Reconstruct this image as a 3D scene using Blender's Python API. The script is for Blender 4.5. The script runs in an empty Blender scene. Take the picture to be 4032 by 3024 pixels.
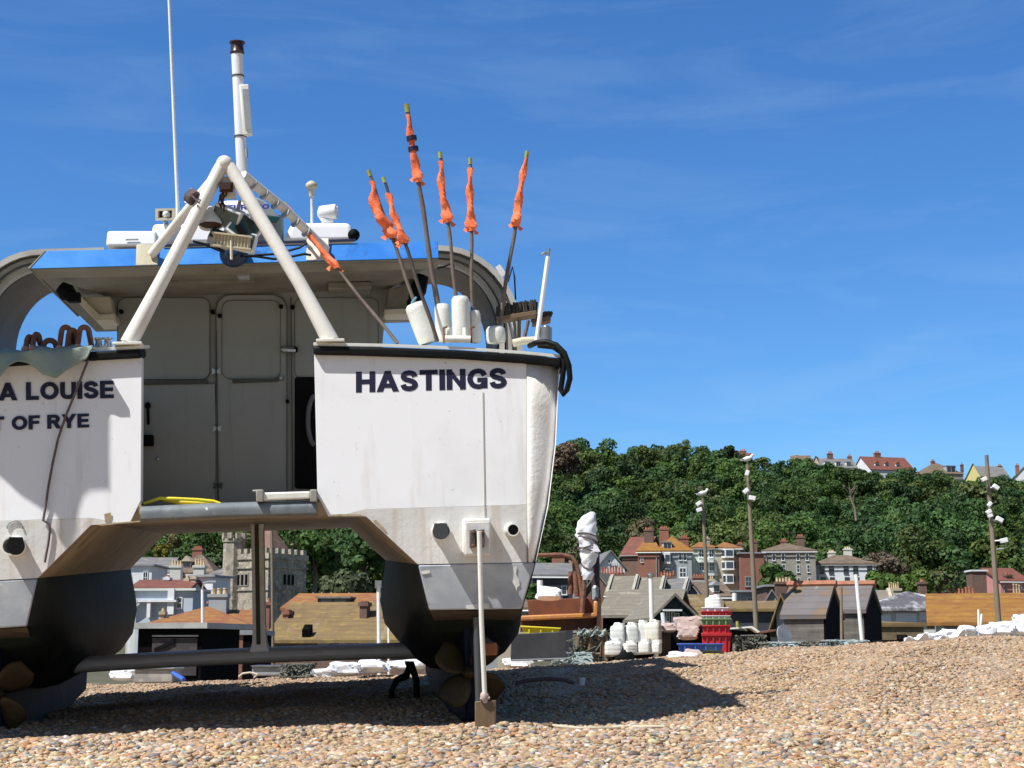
import bpy, bmesh, math, random
import numpy as np
from mathutils import Vector, Matrix
V = Vector
rad = math.radians
rnd = random.Random(11)
scene = bpy.context.scene
col = scene.collection
# ------------------------------------------------------------------ camera
F0, CX, CY = 6000.0, 2016.0, 1512.0          # the photograph is 4032 x 3024
TH = rad(9.9)
cam_d = bpy.data.cameras.new('camera'); cam = bpy.data.objects.new('camera', cam_d)
col.objects.link(cam); scene.camera = cam
cam.rotation_euler = (rad(90) + TH, 0, 0)
cam_d.sensor_width = 36.0; cam_d.lens = 36.0 * F0 / 4032.0
cam_d.clip_end = 6000; cam_d.clip_start = 0.1
def ray(px, py):
    x = (px - CX) / F0; y = -(py - CY) / F0
    return V((x, math.cos(TH) - y * math.sin(TH), math.sin(TH) + y * math.cos(TH)))
def at(px, py, D):
    r = ray(px, py); return r * (D / r.y)
def kpx(D, py=2300):                          # metres per photo pixel at distance D
    return D / ray(2016, py).y / F0
# ------------------------------------------------------------------ mesh builder
class MB:
    def __init__(s): s.v = []; s.f = []; s.m = []
    def add(s, vs, fs, m=0):
        o = len(s.v); s.v += [tuple(p) for p in vs]
        for f in fs: s.f.append(tuple(i + o for i in f)); s.m.append(m)
        return s
    def hexa(s, p, m=0):                      # p: 4 bottom then 4 top, same order
        return s.add(p, [(3,2,1,0),(4,5,6,7),(0,1,5,4),(1,2,6,5),(2,3,7,6),(3,0,4,7)], m)
    def box(s, c, d, m=0, R=None):
        c = V(c); h = [V((x*d[0]/2, y*d[1]/2, z*d[2]/2)) for z in (-1,1) for x, y in ((-1,-1),(1,-1),(1,1),(-1,1))]
        if R is not None: h = [R @ q for q in h]
        return s.hexa([c + q for q in h], m)
    def bb(s, x0, x1, y0, y1, z0, z1, m=0):
        return s.box(((x0+x1)/2,(y0+y1)/2,(z0+z1)/2), (x1-x0, y1-y0, z1-z0), m)
    def prism(s, poly, vec, m=0, mside=None, mback=None):
        n = len(poly); vec = V(vec); p = [V(q) for q in poly]; o = len(s.v)
        s.v += [tuple(q) for q in p] + [tuple(q + vec) for q in p]
        s.f.append(tuple(range(o, o+n))); s.m.append(m)
        s.f.append(tuple(reversed(range(o+n, o+2*n)))); s.m.append(m if mback is None else mback)
        for i in range(n):
            j = (i+1) % n; s.f.append((o+i, o+n+i, o+n+j, o+j)); s.m.append(m if mside is None else mside)
        return s
    def tube(s, pts, r, n=10, m=0, cap=True, up=None):
        pts = [V(p) for p in pts]; k = len(pts)
        rs = r if isinstance(r, (list, tuple)) else [r] * k
        o = len(s.v); prev = None
        for i, p in enumerate(pts):
            t = (pts[min(i+1,k-1)] - pts[max(i-1,0)])
            if t.length < 1e-9: t = V((0,0,1))
            t.normalize()
            if prev is None:
                a = V((0,0,1)) if abs(t.z) < .9 else V((1,0,0))
                u = t.cross(a).normalized()
            else:
                u = (prev - t * prev.dot(t)).normalized()
            prev = u; w = t.cross(u)
            for j in range(n):
                an = 2*math.pi*j/n
                s.v.append(tuple(p + (u*math.cos(an) + w*math.sin(an)) * rs[i]))
        for i in range(k-1):
            for j in range(n):
                a = o+i*n+j; b = o+i*n+(j+1)%n
                s.f.append((a, b, b+n, a+n)); s.m.append(m)
        if cap:
            s.f.append(tuple(reversed(range(o, o+n)))); s.m.append(m)
            s.f.append(tuple(range(o+(k-1)*n, o+k*n))); s.m.append(m)
        return s
    def lathe(s, o3, axis, prof, n=14, m=0):  # prof: (distance along axis, radius)
        a = V(axis).normalized(); o3 = V(o3); u = a.cross(V((0,0,1)) if abs(a.z) < .9 else V((1,0,0))).normalized(); w = a.cross(u); o = len(s.v)
        for h, r in prof:
            for j in range(n):
                an = 2*math.pi*j/n; s.v.append(tuple(o3 + a*h + (u*math.cos(an)+w*math.sin(an))*max(r,1e-4)))
        k = len(prof)
        for i in range(k-1):
            for j in range(n):
                A = o+i*n+j; B_ = o+i*n+(j+1)%n; s.f.append((A,B_,B_+n,A+n)); s.m.append(m)
        s.f.append(tuple(reversed(range(o,o+n)))); s.m.append(m); s.f.append(tuple(range(o+(k-1)*n,o+k*n))); s.m.append(m)
        return s
    def ell(s, c, r, m=0, nu=12, nv=8, R=None, jit=0, seed=0):
        c = V(c); rr = random.Random(seed); vs = []; fs = []
        for i in range(nv+1):
            ph = math.pi*i/nv
            for j in range(nu):
                th = 2*math.pi*j/nu
                q = V((r[0]*math.sin(ph)*math.cos(th), r[1]*math.sin(ph)*math.sin(th), r[2]*math.cos(ph)))
                if jit: q *= 1 + jit*(rr.random()-.5)*2
                if R is not None: q = R @ q
                vs.append(c+q)
        for i in range(nv):
            for j in range(nu):
                a = i*nu+j; b = i*nu+(j+1)%nu
                fs.append((a, a+nu, b+nu, b))
        return s.add(vs, fs, m)
    def grid(s, fn, nu, nv, m=0):
        vs = [fn(i/(nu-1), j/(nv-1)) for j in range(nv) for i in range(nu)]
        fs = [(j*nu+i, j*nu+i+1, (j+1)*nu+i+1, (j+1)*nu+i) for j in range(nv-1) for i in range(nu-1)]
        return s.add(vs, fs, m)
    def build(s, name, mats, parent=None, smooth=None, bevel=0, seg=2, solid=0, weld=False):
        me = bpy.data.meshes.new(name)
        me.from_pydata(s.v, [], s.f)
        mats = mats if isinstance(mats, (list, tuple)) else [mats]
        for x in mats: me.materials.append(x)
        me.polygons.foreach_set('material_index', s.m)
        bm = bmesh.new(); bm.from_mesh(me)
        if weld: bmesh.ops.remove_doubles(bm, verts=bm.verts, dist=1e-4)
        bmesh.ops.recalc_face_normals(bm, faces=bm.faces); bm.to_mesh(me); bm.free()
        if smooth is not None:
            me.polygons.foreach_set('use_smooth', [True]*len(me.polygons))
            me.set_sharp_from_angle(angle=smooth)
        me.update()
        o = bpy.data.objects.new(name, me); col.objects.link(o)
        if parent is not None: o.parent = parent
        if solid:
            md = o.modifiers.new('solid', 'SOLIDIFY'); md.thickness = solid; md.offset = 0
        if bevel:
            md = o.modifiers.new('bevel', 'BEVEL'); md.width = bevel; md.segments = seg; md.limit_method = 'ANGLE'; md.angle_limit = rad(40)
            if smooth is None:
                me.polygons.foreach_set('use_smooth', [True]*len(me.polygons)); me.set_sharp_from_angle(angle=rad(35))
        return o
def tag(o, label=None, cat=None, group=None, kind=None):
    if label: o['label'] = label
    if cat: o['category'] = cat
    if group: o['group'] = group
    if kind: o['kind'] = kind
    return o
def empty(name, label=None, cat=None, loc=(0,0,0), rotz=0, group=None, M=None):
    o = bpy.data.objects.new(name, None); col.objects.link(o); o.empty_display_size = .2
    if M is not None: o.matrix_world = M
    else: o.location = loc; o.rotation_euler = (0,0,rotz)
    return tag(o, label, cat, group)
def cp(o, parent=None):
    c = o.copy(); col.objects.link(c)
    if parent is not None: c.parent = parent
    for ch in o.children: cp(ch, c)
    return c
# ------------------------------------------------------------------ materials
def mat(name, c, rough=.6, c2=None, scale=4, lo=.4, hi=.65, bump=0, bscale=60, metal=0, spec=.4,
        streak=None, samt=.6, sscale=(14,14,.8), slo=.55, shi=.75, c3=None, s3=25, lo3=.62, hi3=.7, coat=0, tile=None, tdir='Z'):
    m = bpy.data.materials.new(name); m.use_nodes = True
    nt = m.node_tree; N = nt.nodes; L = nt.links; b = N['Principled BSDF']
    b.inputs['Roughness'].default_value = rough; b.inputs['Metallic'].default_value = metal
    b.inputs['Specular IOR Level'].default_value = spec
    if coat: b.inputs['Coat Weight'].default_value = coat
    tc = N.new('ShaderNodeTexCoord')
    cur = N.new('ShaderNodeRGB'); cur.outputs[0].default_value = (*c, 1); cur = cur.outputs[0]
    def noise(sc, det=6, vec=None, rg=.6):
        n = N.new('ShaderNodeTexNoise'); n.inputs['Scale'].default_value = sc; n.inputs['Detail'].default_value = det
        n.inputs['Roughness'].default_value = rg
        L.new(vec or tc.outputs['Object'], n.inputs['Vector']); return n.outputs['Fac']
    def ramp(f, a, z):
        r = N.new('ShaderNodeMapRange'); r.inputs[1].default_value = a; r.inputs[2].default_value = z
        L.new(f, r.inputs[0]); return r.outputs[0]
    def mix(f, a, cc, amt=1.0):
        x = N.new('ShaderNodeMix'); x.data_type = 'RGBA'
        if amt != 1.0:
            mm = N.new('ShaderNodeMath'); mm.operation = 'MULTIPLY'; mm.inputs[1].default_value = amt; L.new(f, mm.inputs[0]); f = mm.outputs[0]
        L.new(f, x.inputs[0]); L.new(a, x.inputs[6]); x.inputs[7].default_value = (*cc, 1); return x.outputs[2]
    if c2: cur = mix(ramp(noise(scale), lo, hi), cur, c2)
    if c3: cur = mix(ramp(noise(s3, 5), lo3, hi3), cur, c3)
    if streak:
        mp = N.new('ShaderNodeMapping'); mp.inputs['Scale'].default_value = sscale
        L.new(tc.outputs['Object'], mp.inputs[0])
        cur = mix(ramp(noise(1.0, 5, mp.outputs[0]), slo, shi), cur, streak, samt)
    hgt = None
    if bump: hgt = noise(bscale, 4); dist = bump
    if tile:                                   # courses of tiles or boards: tile = period in metres
        sp = N.new('ShaderNodeSeparateXYZ'); L.new(tc.outputs['Object'], sp.inputs[0])
        mu = N.new('ShaderNodeMath'); mu.operation = 'MULTIPLY'; mu.inputs[1].default_value = 1.0/tile; L.new(sp.outputs[tdir], mu.inputs[0])
        fr = N.new('ShaderNodeMath'); fr.operation = 'FRACT'; L.new(mu.outputs[0], fr.inputs[0])
        gl = ramp(fr.outputs[0], .78, .98)
        x = N.new('ShaderNodeMix'); x.data_type = 'RGBA'; L.new(gl, x.inputs[0]); L.new(cur, x.inputs[6])
        y = N.new('ShaderNodeMix'); y.data_type = 'RGBA'; y.blend_type = 'MULTIPLY'; y.inputs[0].default_value = 1; L.new(cur, y.inputs[6]); y.inputs[7].default_value = (.72,.72,.72,1)
        L.new(y.outputs[2], x.inputs[7]); cur = x.outputs[2]
    L.new(cur, b.inputs['Base Color'])
    if hgt is not None:
        bp_ = N.new('ShaderNodeBump'); bp_.inputs['Strength'].default_value = 1.0; bp_.inputs['Distance'].default_value = dist
        L.new(hgt, bp_.inputs['Height']); L.new(bp_.outputs[0], b.inputs['Normal'])
    return m
M = {}
M['gelcoat'] = mat('white_hull_paint', (.80,.805,.815), .38, (.68,.68,.67), 1.1, .5, .8, .0015, 3.5, streak=(.52,.47,.39), samt=.45, sscale=(9,9,.5), slo=.55, shi=.78, c3=(.5,.48,.44), s3=30, lo3=.66, hi3=.74)
M['gelcoat2'] = mat('stained_white_paint', (.73,.725,.71), .45, (.60,.585,.55), 1.6, .42, .75, .003, 22, streak=(.42,.31,.17), samt=.55, sscale=(10,10,.6), slo=.5, shi=.75, c3=(.4,.37,.3), s3=28, lo3=.68, hi3=.78)
M['rough_glass'] = mat('rough_fibreglass', (.79,.78,.75), .5, (.70,.67,.61), 3, .45, .75, .006, 24, streak=(.58,.49,.36), samt=.45, sscale=(16,16,.5))
M['grey_band'] = mat('brushed_grey_paint', (.36,.385,.42), .36, (.52,.54,.56), 3.2, .45, .7, .003, 12, metal=.25, streak=(.24,.26,.28), samt=.6, sscale=(3,3,12), c3=(.72,.70,.64), s3=5, lo3=.66, hi3=.70)
M['antifoul'] = mat('dark_antifouling', (.010,.013,.013), .55, (.024,.032,.029), 1.5, .45, .7, .004, 14, streak=(.036,.046,.038), samt=.6, sscale=(7,3,.6), slo=.6, shi=.8, spec=.1)
M['tunnel'] = mat('stained_tunnel_paint', (.42,.31,.18), .5, (.26,.175,.085), 2.2, .4, .65, .003, 14, streak=(.46,.42,.34), samt=.9, sscale=(1.3,11,1.3), slo=.53, shi=.70, c3=(.09,.06,.03), s3=3, lo3=.55, hi3=.7)
M['skeg'] = mat('navy_antifouling', (.008,.013,.035), .55, (.02,.026,.04), 3, .4, .7, .004, 20, streak=(.07,.07,.075), samt=.6, sscale=(2,2,3), slo=.60, shi=.78, spec=.08)
M['beam'] = mat('grey_beam_paint', (.74,.75,.78), .38, (.80,.80,.82), 2.5, .4, .7, .003, 18, streak=(.25,.24,.22), samt=.35, sscale=(3,3,9))
M['deck_edge'] = mat('scuffed_grey_metal', (.15,.172,.188), .5, (.21,.235,.245), 4, .4, .65, .003, 20, metal=.0, streak=(.10,.11,.12), samt=.7, sscale=(16,3,3), c3=(.7,.69,.64), s3=9, lo3=.68, hi3=.72)
M['rubber'] = mat('black_rubber', (.005,.0055,.006), .5, (.010,.011,.011), 5, .4, .7, .002, 40, spec=.15)
M['cap'] = mat('pale_gunwale_paint', (.78,.78,.72), .45, (.6,.58,.5), 6, .5, .75)
M['pipe'] = mat('cream_pipe_paint', (.74,.72,.66), .42, (.64,.60,.52), 4, .45, .75, .002, 30, c3=(.28,.14,.06), s3=7, lo3=.73, hi3=.75)
M['bulk'] = mat('grey_cabin_paint', (.275,.285,.265), .5, (.24,.248,.228), 1.3, .4, .7, .001, 30, streak=(.15,.14,.11), samt=.4)
M['soffit'] = mat('dull_soffit_paint', (.225,.21,.17), .6, (.15,.135,.10), 3, .42, .7, c3=(.07,.055,.04), s3=9, lo3=.66, hi3=.72)
M['cream'] = mat('cream_paint', (.62,.56,.43), .5, (.50,.44,.30), 4)
M['groove'] = mat('dark_seam', (.085,.085,.075), .8, spec=.1)
M['blue'] = mat('faded_blue_paint', (.030,.175,.56), .7, (.065,.25,.62), 1.7, .42, .62, .001, 30, streak=(.24,.38,.60), samt=.5, sscale=(5,5,.7), slo=.64, shi=.76, c3=(.03,.13,.40), s3=5, lo3=.58, hi3=.68, spec=.1)
M['white'] = mat('clean_white_plastic', (.82,.83,.86), .32, (.72,.73,.75), 2, .5, .8)
M['whiteb'] = mat('matt_white_paint', (.78,.79,.78), .5, (.66,.66,.62), 6, .5, .75)
M['greypl'] = mat('grey_plastic', (.33,.36,.37), .4, (.24,.26,.27), 6)
M['glassy'] = mat('tinted_glass', (.02,.05,.05), .08, spec=.8)
M['pane'] = mat('window_glass', (.025,.03,.036), .12, (.05,.06,.07), .3, .4, .6, spec=.7)
M['black'] = mat('matt_black', (.004,.004,.005), .7, spec=.1)
M['navy'] = mat('navy_lettering', (.012,.010,.035), .5, c3=(.75,.75,.74), s3=22, lo3=.70, hi3=.73)
M['blueink'] = mat('blue_lettering', (.03,.04,.30), .4)
M['steel'] = mat('galvanised_steel', (.42,.43,.43), .3, (.3,.3,.3), 9, metal=.8)
M['rust'] = mat('rusty_iron', (.15,.066,.042), .8, (.22,.11,.065), 14, .4, .65, .004, 50, c3=(.10,.05,.035), s3=20, lo3=.55, hi3=.7)
M['rustred'] = mat('rusted_plate', (.19,.065,.028), .75, (.12,.045,.025), 3, .4, .65, .003, 30, streak=(.28,.12,.05), samt=.5, sscale=(5,5,.5))
M['orange_rim'] = mat('rusted_orange_paint', (.52,.23,.05), .6, (.46,.17,.07), 4, .4, .6, .004, 20, c3=(.55,.36,.25), s3=7, lo3=.56, hi3=.64)
M['darkrust'] = mat('dark_rust', (.045,.022,.016), .8, (.08,.035,.02), 5)
M['bronze'] = mat('dull_bronze', (.060,.044,.022), .5, (.036,.027,.016), 5, .4, .7, metal=.15, spec=.2)
M['oldwood'] = mat('brown_board', (.20,.135,.075), .65, (.14,.09,.05), 3, .4, .7, .002, 30, streak=(.09,.06,.035), samt=.7, sscale=(20,20,1))
M['pole'] = mat('weathered_pole', (.22,.18,.12), .8, (.16,.14,.11), 3, .4, .7, .004, 20, streak=(.32,.27,.2), samt=.5, sscale=(20,20,.3))
M['bamboo'] = mat('grey_brown_cane', (.13,.10,.085), .6, (.19,.155,.12), 8, .4, .7, .002, 40)
M['canedark'] = mat('dark_wet_cane', (.05,.038,.034), .6, (.09,.07,.055), 8, .4, .7)
M['flag'] = mat('orange_flag_cloth', (.88,.20,.075), .8, (.78,.14,.05), 9, .4, .7, .006, 30, c3=(.90,.32,.17), s3=14, lo3=.5, hi3=.8)
M['tape'] = mat('yellow_green_tape', (.35,.38,.07), .6, (.2,.2,.06), 30)
M['foam'] = mat('chipped_white_float', (.72,.72,.68), .7, (.60,.59,.53), 6, .4, .7, .004, 40, c3=(.16,.14,.12), s3=11, lo3=.69, hi3=.72)
M['tarp'] = mat('grey_green_tarpaulin', (.20,.26,.23), .75, (.26,.32,.29), 5, .35, .7, .004, 26)
M['rope'] = mat('dark_rope', (.10,.075,.08), .9, (.17,.13,.13), 60, bump=.002, bscale=200)
M['blrope'] = mat('faded_blue_rope', (.12,.36,.48), .8)
M['yellow'] = mat('yellow_plastic', (.78,.66,.03), .45, (.66,.55,.04), 4)
M['red'] = mat('red_plastic', (.50,.025,.03), .4, (.40,.02,.03), 4)
M['green'] = mat('green_plastic', (.20,.33,.14), .45, (.15,.26,.11), 4)
M['bluepl'] = mat('blue_plastic', (.05,.13,.55), .4, (.04,.10,.42), 4)
M['drum'] = mat('white_plastic_drum', (.76,.77,.74), .45, (.62,.62,.56), 2.5, .42, .7, .003, 12)
M['sheet'] = mat('white_sheeting', (.80,.81,.84), .55, (.66,.69,.73), 2, .4, .7, .01, 8)
M['slab'] = mat('charcoal_board', (.085,.085,.09), .7, (.11,.11,.115), 5)
M['net'] = mat('tangled_net', (.10,.105,.085), .9, (.19,.19,.15), 9, .4, .65, .03, 25)
M['netblue'] = mat('pale_net', (.33,.38,.38), .9, (.22,.28,.27), 9, .4, .6, .02, 25)
M['pink'] = mat('pale_pink_sacking', (.47,.37,.33), .8, (.36,.27,.24), 2.5, .4, .7, .008, 9)
M['lampw'] = mat('white_lamp_case', (.8,.8,.8), .35)
M['gullw'] = mat('white_feathers', (.78,.78,.78), .7); M['gullg'] = mat('grey_feathers', (.33,.35,.38), .7); M['beak'] = mat('yellow_beak', (.6,.4,.05), .5)
# ------------------------------------------------------------------ the boat's own axes
Fd = ray(1250, 2173).normalized()
R0 = Fd.cross(V((0,0,1))).normalized(); U0 = R0.cross(Fd)
PHI = rad(2.45)
Rd = R0*math.cos(PHI) + U0*math.sin(PHI); Ud = Rd.cross(Fd)
OB = at(908, 2200, 10.55)
MBOAT = Matrix(((Rd.x,Fd.x,Ud.x,OB.x),(Rd.y,Fd.y,Ud.y,OB.y),(Rd.z,Fd.z,Ud.z,OB.z),(0,0,0,1)))
def bp(px, py, b=0.0):                        # the point of the boat's cross-section b metres ahead of the transom
    r = ray(px, py); t = (OB.dot(Fd) + b) / r.dot(Fd); p = r*t - OB
    return V((p.dot(Rd), b, p.dot(Ud)))
def bk(b): return (OB.dot(Fd) + b) / F0       # metres per photo pixel there (roughly)
def tb(py): return .0002*max(0, 2000-py) 
def tp(px, py, db=0): return bp(px, py, tb(py) + db)
def w2px(P):
    yc = P.y*math.cos(TH)+P.z*math.sin(TH); zc = -P.y*math.sin(TH)+P.z*math.cos(TH)
    return CX+F0*P.x/yc, CY-F0*zc/yc
# ------------------------------------------------------------------ the catamaran
boat = empty('fishing_catamaran', 'large white twin-hulled fishing boat with blue roof edge, stern on, hauled out on the shingle', 'fishing boat', M=MBOAT)
def B(mb, name, mats, parent=boat, **k): return mb.build(name, mats, parent, **k)
def mirror(p): return V((-p.x, p.y, p.z))
AC = bp(1872, 2300).x
WL = [tp(1645,2222), tp(2110,2214)]
# --- hulls: closed sections lofted forward
def section(b, sgn):
    up = [tp(1237,1395), tp(1250,1950), tp(1293,2033), tp(1440,2033)]
    if b > .15: up[0] = V((tp(2204,1420).x-.12, up[0].y, up[0].z)); up[1] = V((tp(2204,1420).x-.16, up[1].y, bp(900,1985).z)); up[2] = V((up[2].x, up[2].y, bp(900,1987).z))
    fw = min(1, b/4)
    up[3] = V((up[3].x - .0*fw, up[3].y, up[3].z))
    out = [tp(2160,1990), tp(2189,1750), tp(2204,1420)]
    bot0 = [tp(1645,2222), tp(1660,2290), tp(1675,2355), tp(1690,2405), tp(1780,2405), tp(1872,2404), tp(1960,2402), tp(2055,2400), tp(2076,2340), tp(2093,2280), tp(2110,2214)]
    a0, a1 = bot0[0].x - .0*fw, bot0[-1].x; hb = (a1-a0)/2; ac = (a0+a1)/2; cw = bot0[0].z
    f = min(1, b/1.3); f = f*f*(3-2*f)
    g = max(0, (b-5.1)/1.9)                   # towards the bow
    dep = .36 + .56*min(1, (b/1.6)**.8) - .35*g
    bot = []
    n = len(bot0)
    for i, p in enumerate(bot0):
        an = math.pi*(1 - i/(n-1)); e = 2/2.9
        ca, sa = math.cos(an), math.sin(an)
        bulge = 1 + .27*sa*(1-sa)*4*.9
        q = V((ac + hb*(1.0)*bulge*math.copysign(abs(ca)**e, ca), 0, cw - dep*abs(sa)**e))
        bot.append(p.lerp(q, f))
    loop = up + bot + out
    res = []
    for k, p in enumerate(loop):
        x, z, bb = p.x, p.z, p.y
        if g > 0:                             # hulls sharpen and sheer up
            x = x + (ac - x)*min(1, g**1.6)*(.97 if z < 1.0 else .9)
            z = z + (.45*g if z > 1.0 else .12*g)
        flare = 0
        if z > .2 and k >= len(up)+n: flare = .06*min(1, b/2)*(z-.1)
        res.append(V((sgn*(x+flare), bb*(1-min(1,b/1.0)) + b, z)))
    return res
def make_hull(sgn):
    mb = MB(); st = [0, .14, .17, .4, .8, 1.3, 2.2, 3.4, 5.1, 5.7, 6.4, 7.0]
    secs = [section(b, sgn) for b in st]; n = len(secs[0])
    mb.v = [tuple(p) for s_ in secs for p in s_]
    def m_of(i):                              # edge i -> i+1
        if i in (0, 1): return 0
        if i in (2,): return 2
        if i == 3: return 2
        if 4 <= i < 14: return 3
        return 0
    for k in range(len(st)-1):
        for i in range(n):
            j = (i+1) % n
            mb.f.append((k*n+i, k*n+j, (k+1)*n+j, (k+1)*n+i)); mb.m.append(m_of(i))
    mb.f.append(tuple((len(st)-1)*n + i for i in range(n))); mb.m.append(0)
    h = B(mb, 'hull', [M['gelcoat'], M['grey_band'], M['tunnel'], M['antifoul']], smooth=rad(32))
    # transom faces, built as plates just proud of the loft's open end
    def T(px, py, d=0): p = tp(px, py, d); p.x *= sgn; return p
    def plate(name, pts, m, th=.02, bev=.006):
        q = MB(); q.prism([T(x, y, -.004) for x, y in pts], V((0, th, 0)), 0); return B(q, name, m, h, bevel=bev)
    up = plate('upper_transom', [(1237,1395),(1250,1950),(1293,2033),(1335,2033),(1440,2006),(2075,1987),(2075,1423)], M['gelcoat'], .02, .0015)
    lo = plate('lower_transom', [(1336,2033.5),(1440,2033),(1455,2046),(1645,2222),(2075,2214),(2075,1987.6),(1440,2006.6)], M['gelcoat2'], .02, .0015)
    # corner strip turned towards the side
    q = MB()
    rows = [(1423,2075,2204),(1600,2075,2197),(1750,2075,2189),(1880,2075,2177),(1990,2075,2160),(2110,2077,2136),(2214,2080,2110)]
    vs = []
    for y, x0, x1 in rows:
        for k in range(5):
            u = k/4; bx = .09*u**2.2
            p = tp(x0+(x1-x0)*u, y, -.006); p.y += bx; p.x *= sgn; vs.append(p)
    fs = [(r*5+k, r*5+k+1, (r+1)*5+k+1, (r+1)*5+k) for r in range(len(rows)-1) for k in range(4)]
    q.add(vs, fs); cs = B(q, 'corner_strip', M['rough_glass'], h, smooth=rad(60), solid=.012)
    gb = plate('stern_box', [(1645,2224),(1690,2404),(2055,2399),(2108,2216),(2080,2214)], M['grey_band'], .03, .012)
    # fouled underside lip of the stern box
    q = MB(); q.hexa([T(1692,2408,.02), T(2054,2403,.02), T(2030,2440,.55), T(1712,2446,.55), T(1692,2404,.02), T(2054,2399,.02), T(2030,2420,.55), T(1712,2426,.55)])
    B(q, 'stern_underside', mat('fouled_bottom', (.05,.035,.022), .8, (.10,.075,.045), 4, .45, .7, c3=(.35,.32,.25), s3=7, lo3=.66, hi3=.72), h)
    return h, T
hullR, TR = make_hull(1)
hullL, TL = make_hull(-1)
# seams on the right transom
for x, y0, y1, w, e in ((1902,1545,1988,5,7),(1909,1992,2036,5,1),(2075,1425,1986,4,0),(2075,1990,2212,4,0)):
    q = MB()
    q.prism([tp(x-w/2,y0,-.009), tp(x+w/2,y0,-.009), tp(x+w/2+e,y1,-.009), tp(x-w/2+e,y1,-.009)], V((0,.007,0)))
    B(q, 'seam', mat('seam_grey', (.40,.38,.34), .7), hullR)
# --- gunwales: pale cap and black rubbing strake
def gunwale(sgn, h):
    def G(px, py, b=0): p = bp(px, py, .075+b); p.x *= sgn; return p
    q = MB(); pts = [(1234,1348),(1500,1353),(1800,1364),(2060,1382),(2212,1397)]
    for i in range(len(pts)-1):
        (x0,y0),(x1,y1) = pts[i], pts[i+1]
        q.hexa([G(x0,y0+12,.02),G(x1,y1+12,.02),G(x1,y1+12,.55),G(x0,y0+12,.55),G(x0,y0,.02),G(x1,y1,.02),G(x1,y1,.55),G(x0,y0,.55)])
    B(q, 'gunwale_cap', M['cap'], h, weld=True)
    q = MB()
    for i in range(len(pts)-1):
        (x0,y0),(x1,y1) = pts[i], pts[i+1]
        q.hexa([G(x0,y0+50,-.015),G(x1,y1+50,-.015),G(x1,y1+50,.3),G(x0,y0+50,.3),G(x0,y0+14,-.015),G(x1,y1+14,-.015),G(x1,y1+14,.3),G(x0,y0+14,.3)])
    B(q, 'rubbing_strake', M['rubber'], h, weld=True, bevel=.018, seg=3)
    # side strake running forward along the sheer
    q = MB(); a = bp(2206,1418,.2).x
    st = [(.12,0,0),(1.5,.05,0),(3,.07,0),(4.6,.06,0),(5.6,-.3,.2),(6.6,-.72,.42)]
    z0 = bp(2206,1420,0).z
    q.tube([V((sgn*(a+dx), b, z0+dz)) for b, dx, dz in st], .05, 8)
    B(q, 'side_strake', M['rubber'], h, smooth=rad(60))
gunwale(1, hullR); gunwale(-1, hullL)
# --- bridge deck between the hulls
q = MB()
y0c = bp(900,2040).z; a0 = bp(1440,2033).x
zt = bp(900,1985).z
secs = [(0.02, y0c, zt), (5.2, y0c-.02, zt), (6.0, y0c+.25, zt+.15), (6.8, zt-.05, zt+.3)]
for i in range(3):
    b0, c0, t0 = secs[i]; b1, c1, t1 = secs[i+1]
    q.hexa([V((-a0,b0,c0)),V((a0,b0,c0)),V((a0,b1,c1)),V((-a0,b1,c1)),V((-a0,b0,t0)),V((a0,b0,t0)),V((a0,b1,t1)),V((-a0,b1,t1))])
bd = B(q, 'bridge_deck', M['tunnel'])
# scuffed rounded edge beam across the stern
q = MB(); n = 14; vs = []
prof = [(-.02,2046),(-.05,2036),(-.055,2015),(-.045,1997),(-.01,1988),(.12,1984),(.12,2046)]
for k in range(n):
    u = k/(n-1); x = 556 + (1247-556)*u
    for b, y in prof: vs.append(bp(x, y - 2*u*8 + (7 if u < .5 else 0)*(1-2*u), 0) + V((0,b,0)))
m_ = len(prof)
fs = [(k*m_+i, k*m_+(i+1)%m_, (k+1)*m_+(i+1)%m_, (k+1)*m_+i) for k in range(n-1) for i in range(m_)] + [tuple(range(m_)), tuple((n-1)*m_+i for i in range(m_))]
q.add(vs, fs); B(q, 'stern_edge', M['deck_edge'], smooth=rad(50))
q = MB()
q.hexa([bp(352,2092,.03)+V((0,0,0)),bp(1452,2056,.03),bp(1452,2052,.5),bp(352,2088,.5),bp(365,2060,-.012),bp(1436,2036,-.012),bp(1436,2034,.5),bp(365,2060,.5)])
# --- cabin
cab = empty('cabin'); cab.parent = boat
CB = 2.1
def C(px, py, d=0): return bp(px, py, CB + d)
q = MB()
outl = [(492,1365),(500,1990),(1470,1960),(1508,1330),(1528,1138),(440,1168)]
q.prism([C(x,y) for x,y in outl], V((0,2.3,0)))
B(q, 'cabin_wall', M['bulk'], cab)
def cplate(name, pts, m, th=.02, d=0, bev=.004, par=cab):
    q = MB(); q.prism([C(x,y,-th-d) for x,y in pts], V((0,th,0))); return B(q, name, m, par, bevel=bev)
def rrect(x0,y0,x1,y1,r,n=5,tl=1,tr=1,br=1,bl=1):
    pts = []
    for cx,cy,a,on in ((x0+r,y0+r,180,tl),(x1-r,y0+r,270,tr),(x1-r,y1-r,0,br),(x0+r,y1-r,90,bl)):
        if on:
            for k in range(n+1):
                t = rad(a+90*k/n); pts.append((cx+r*math.cos(t), cy+r*math.sin(t)))
        else:
            pts.append((cx+(r if a in (270,0) else -r), cy+(r if a in (0,90) else -r)))
    return pts
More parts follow.
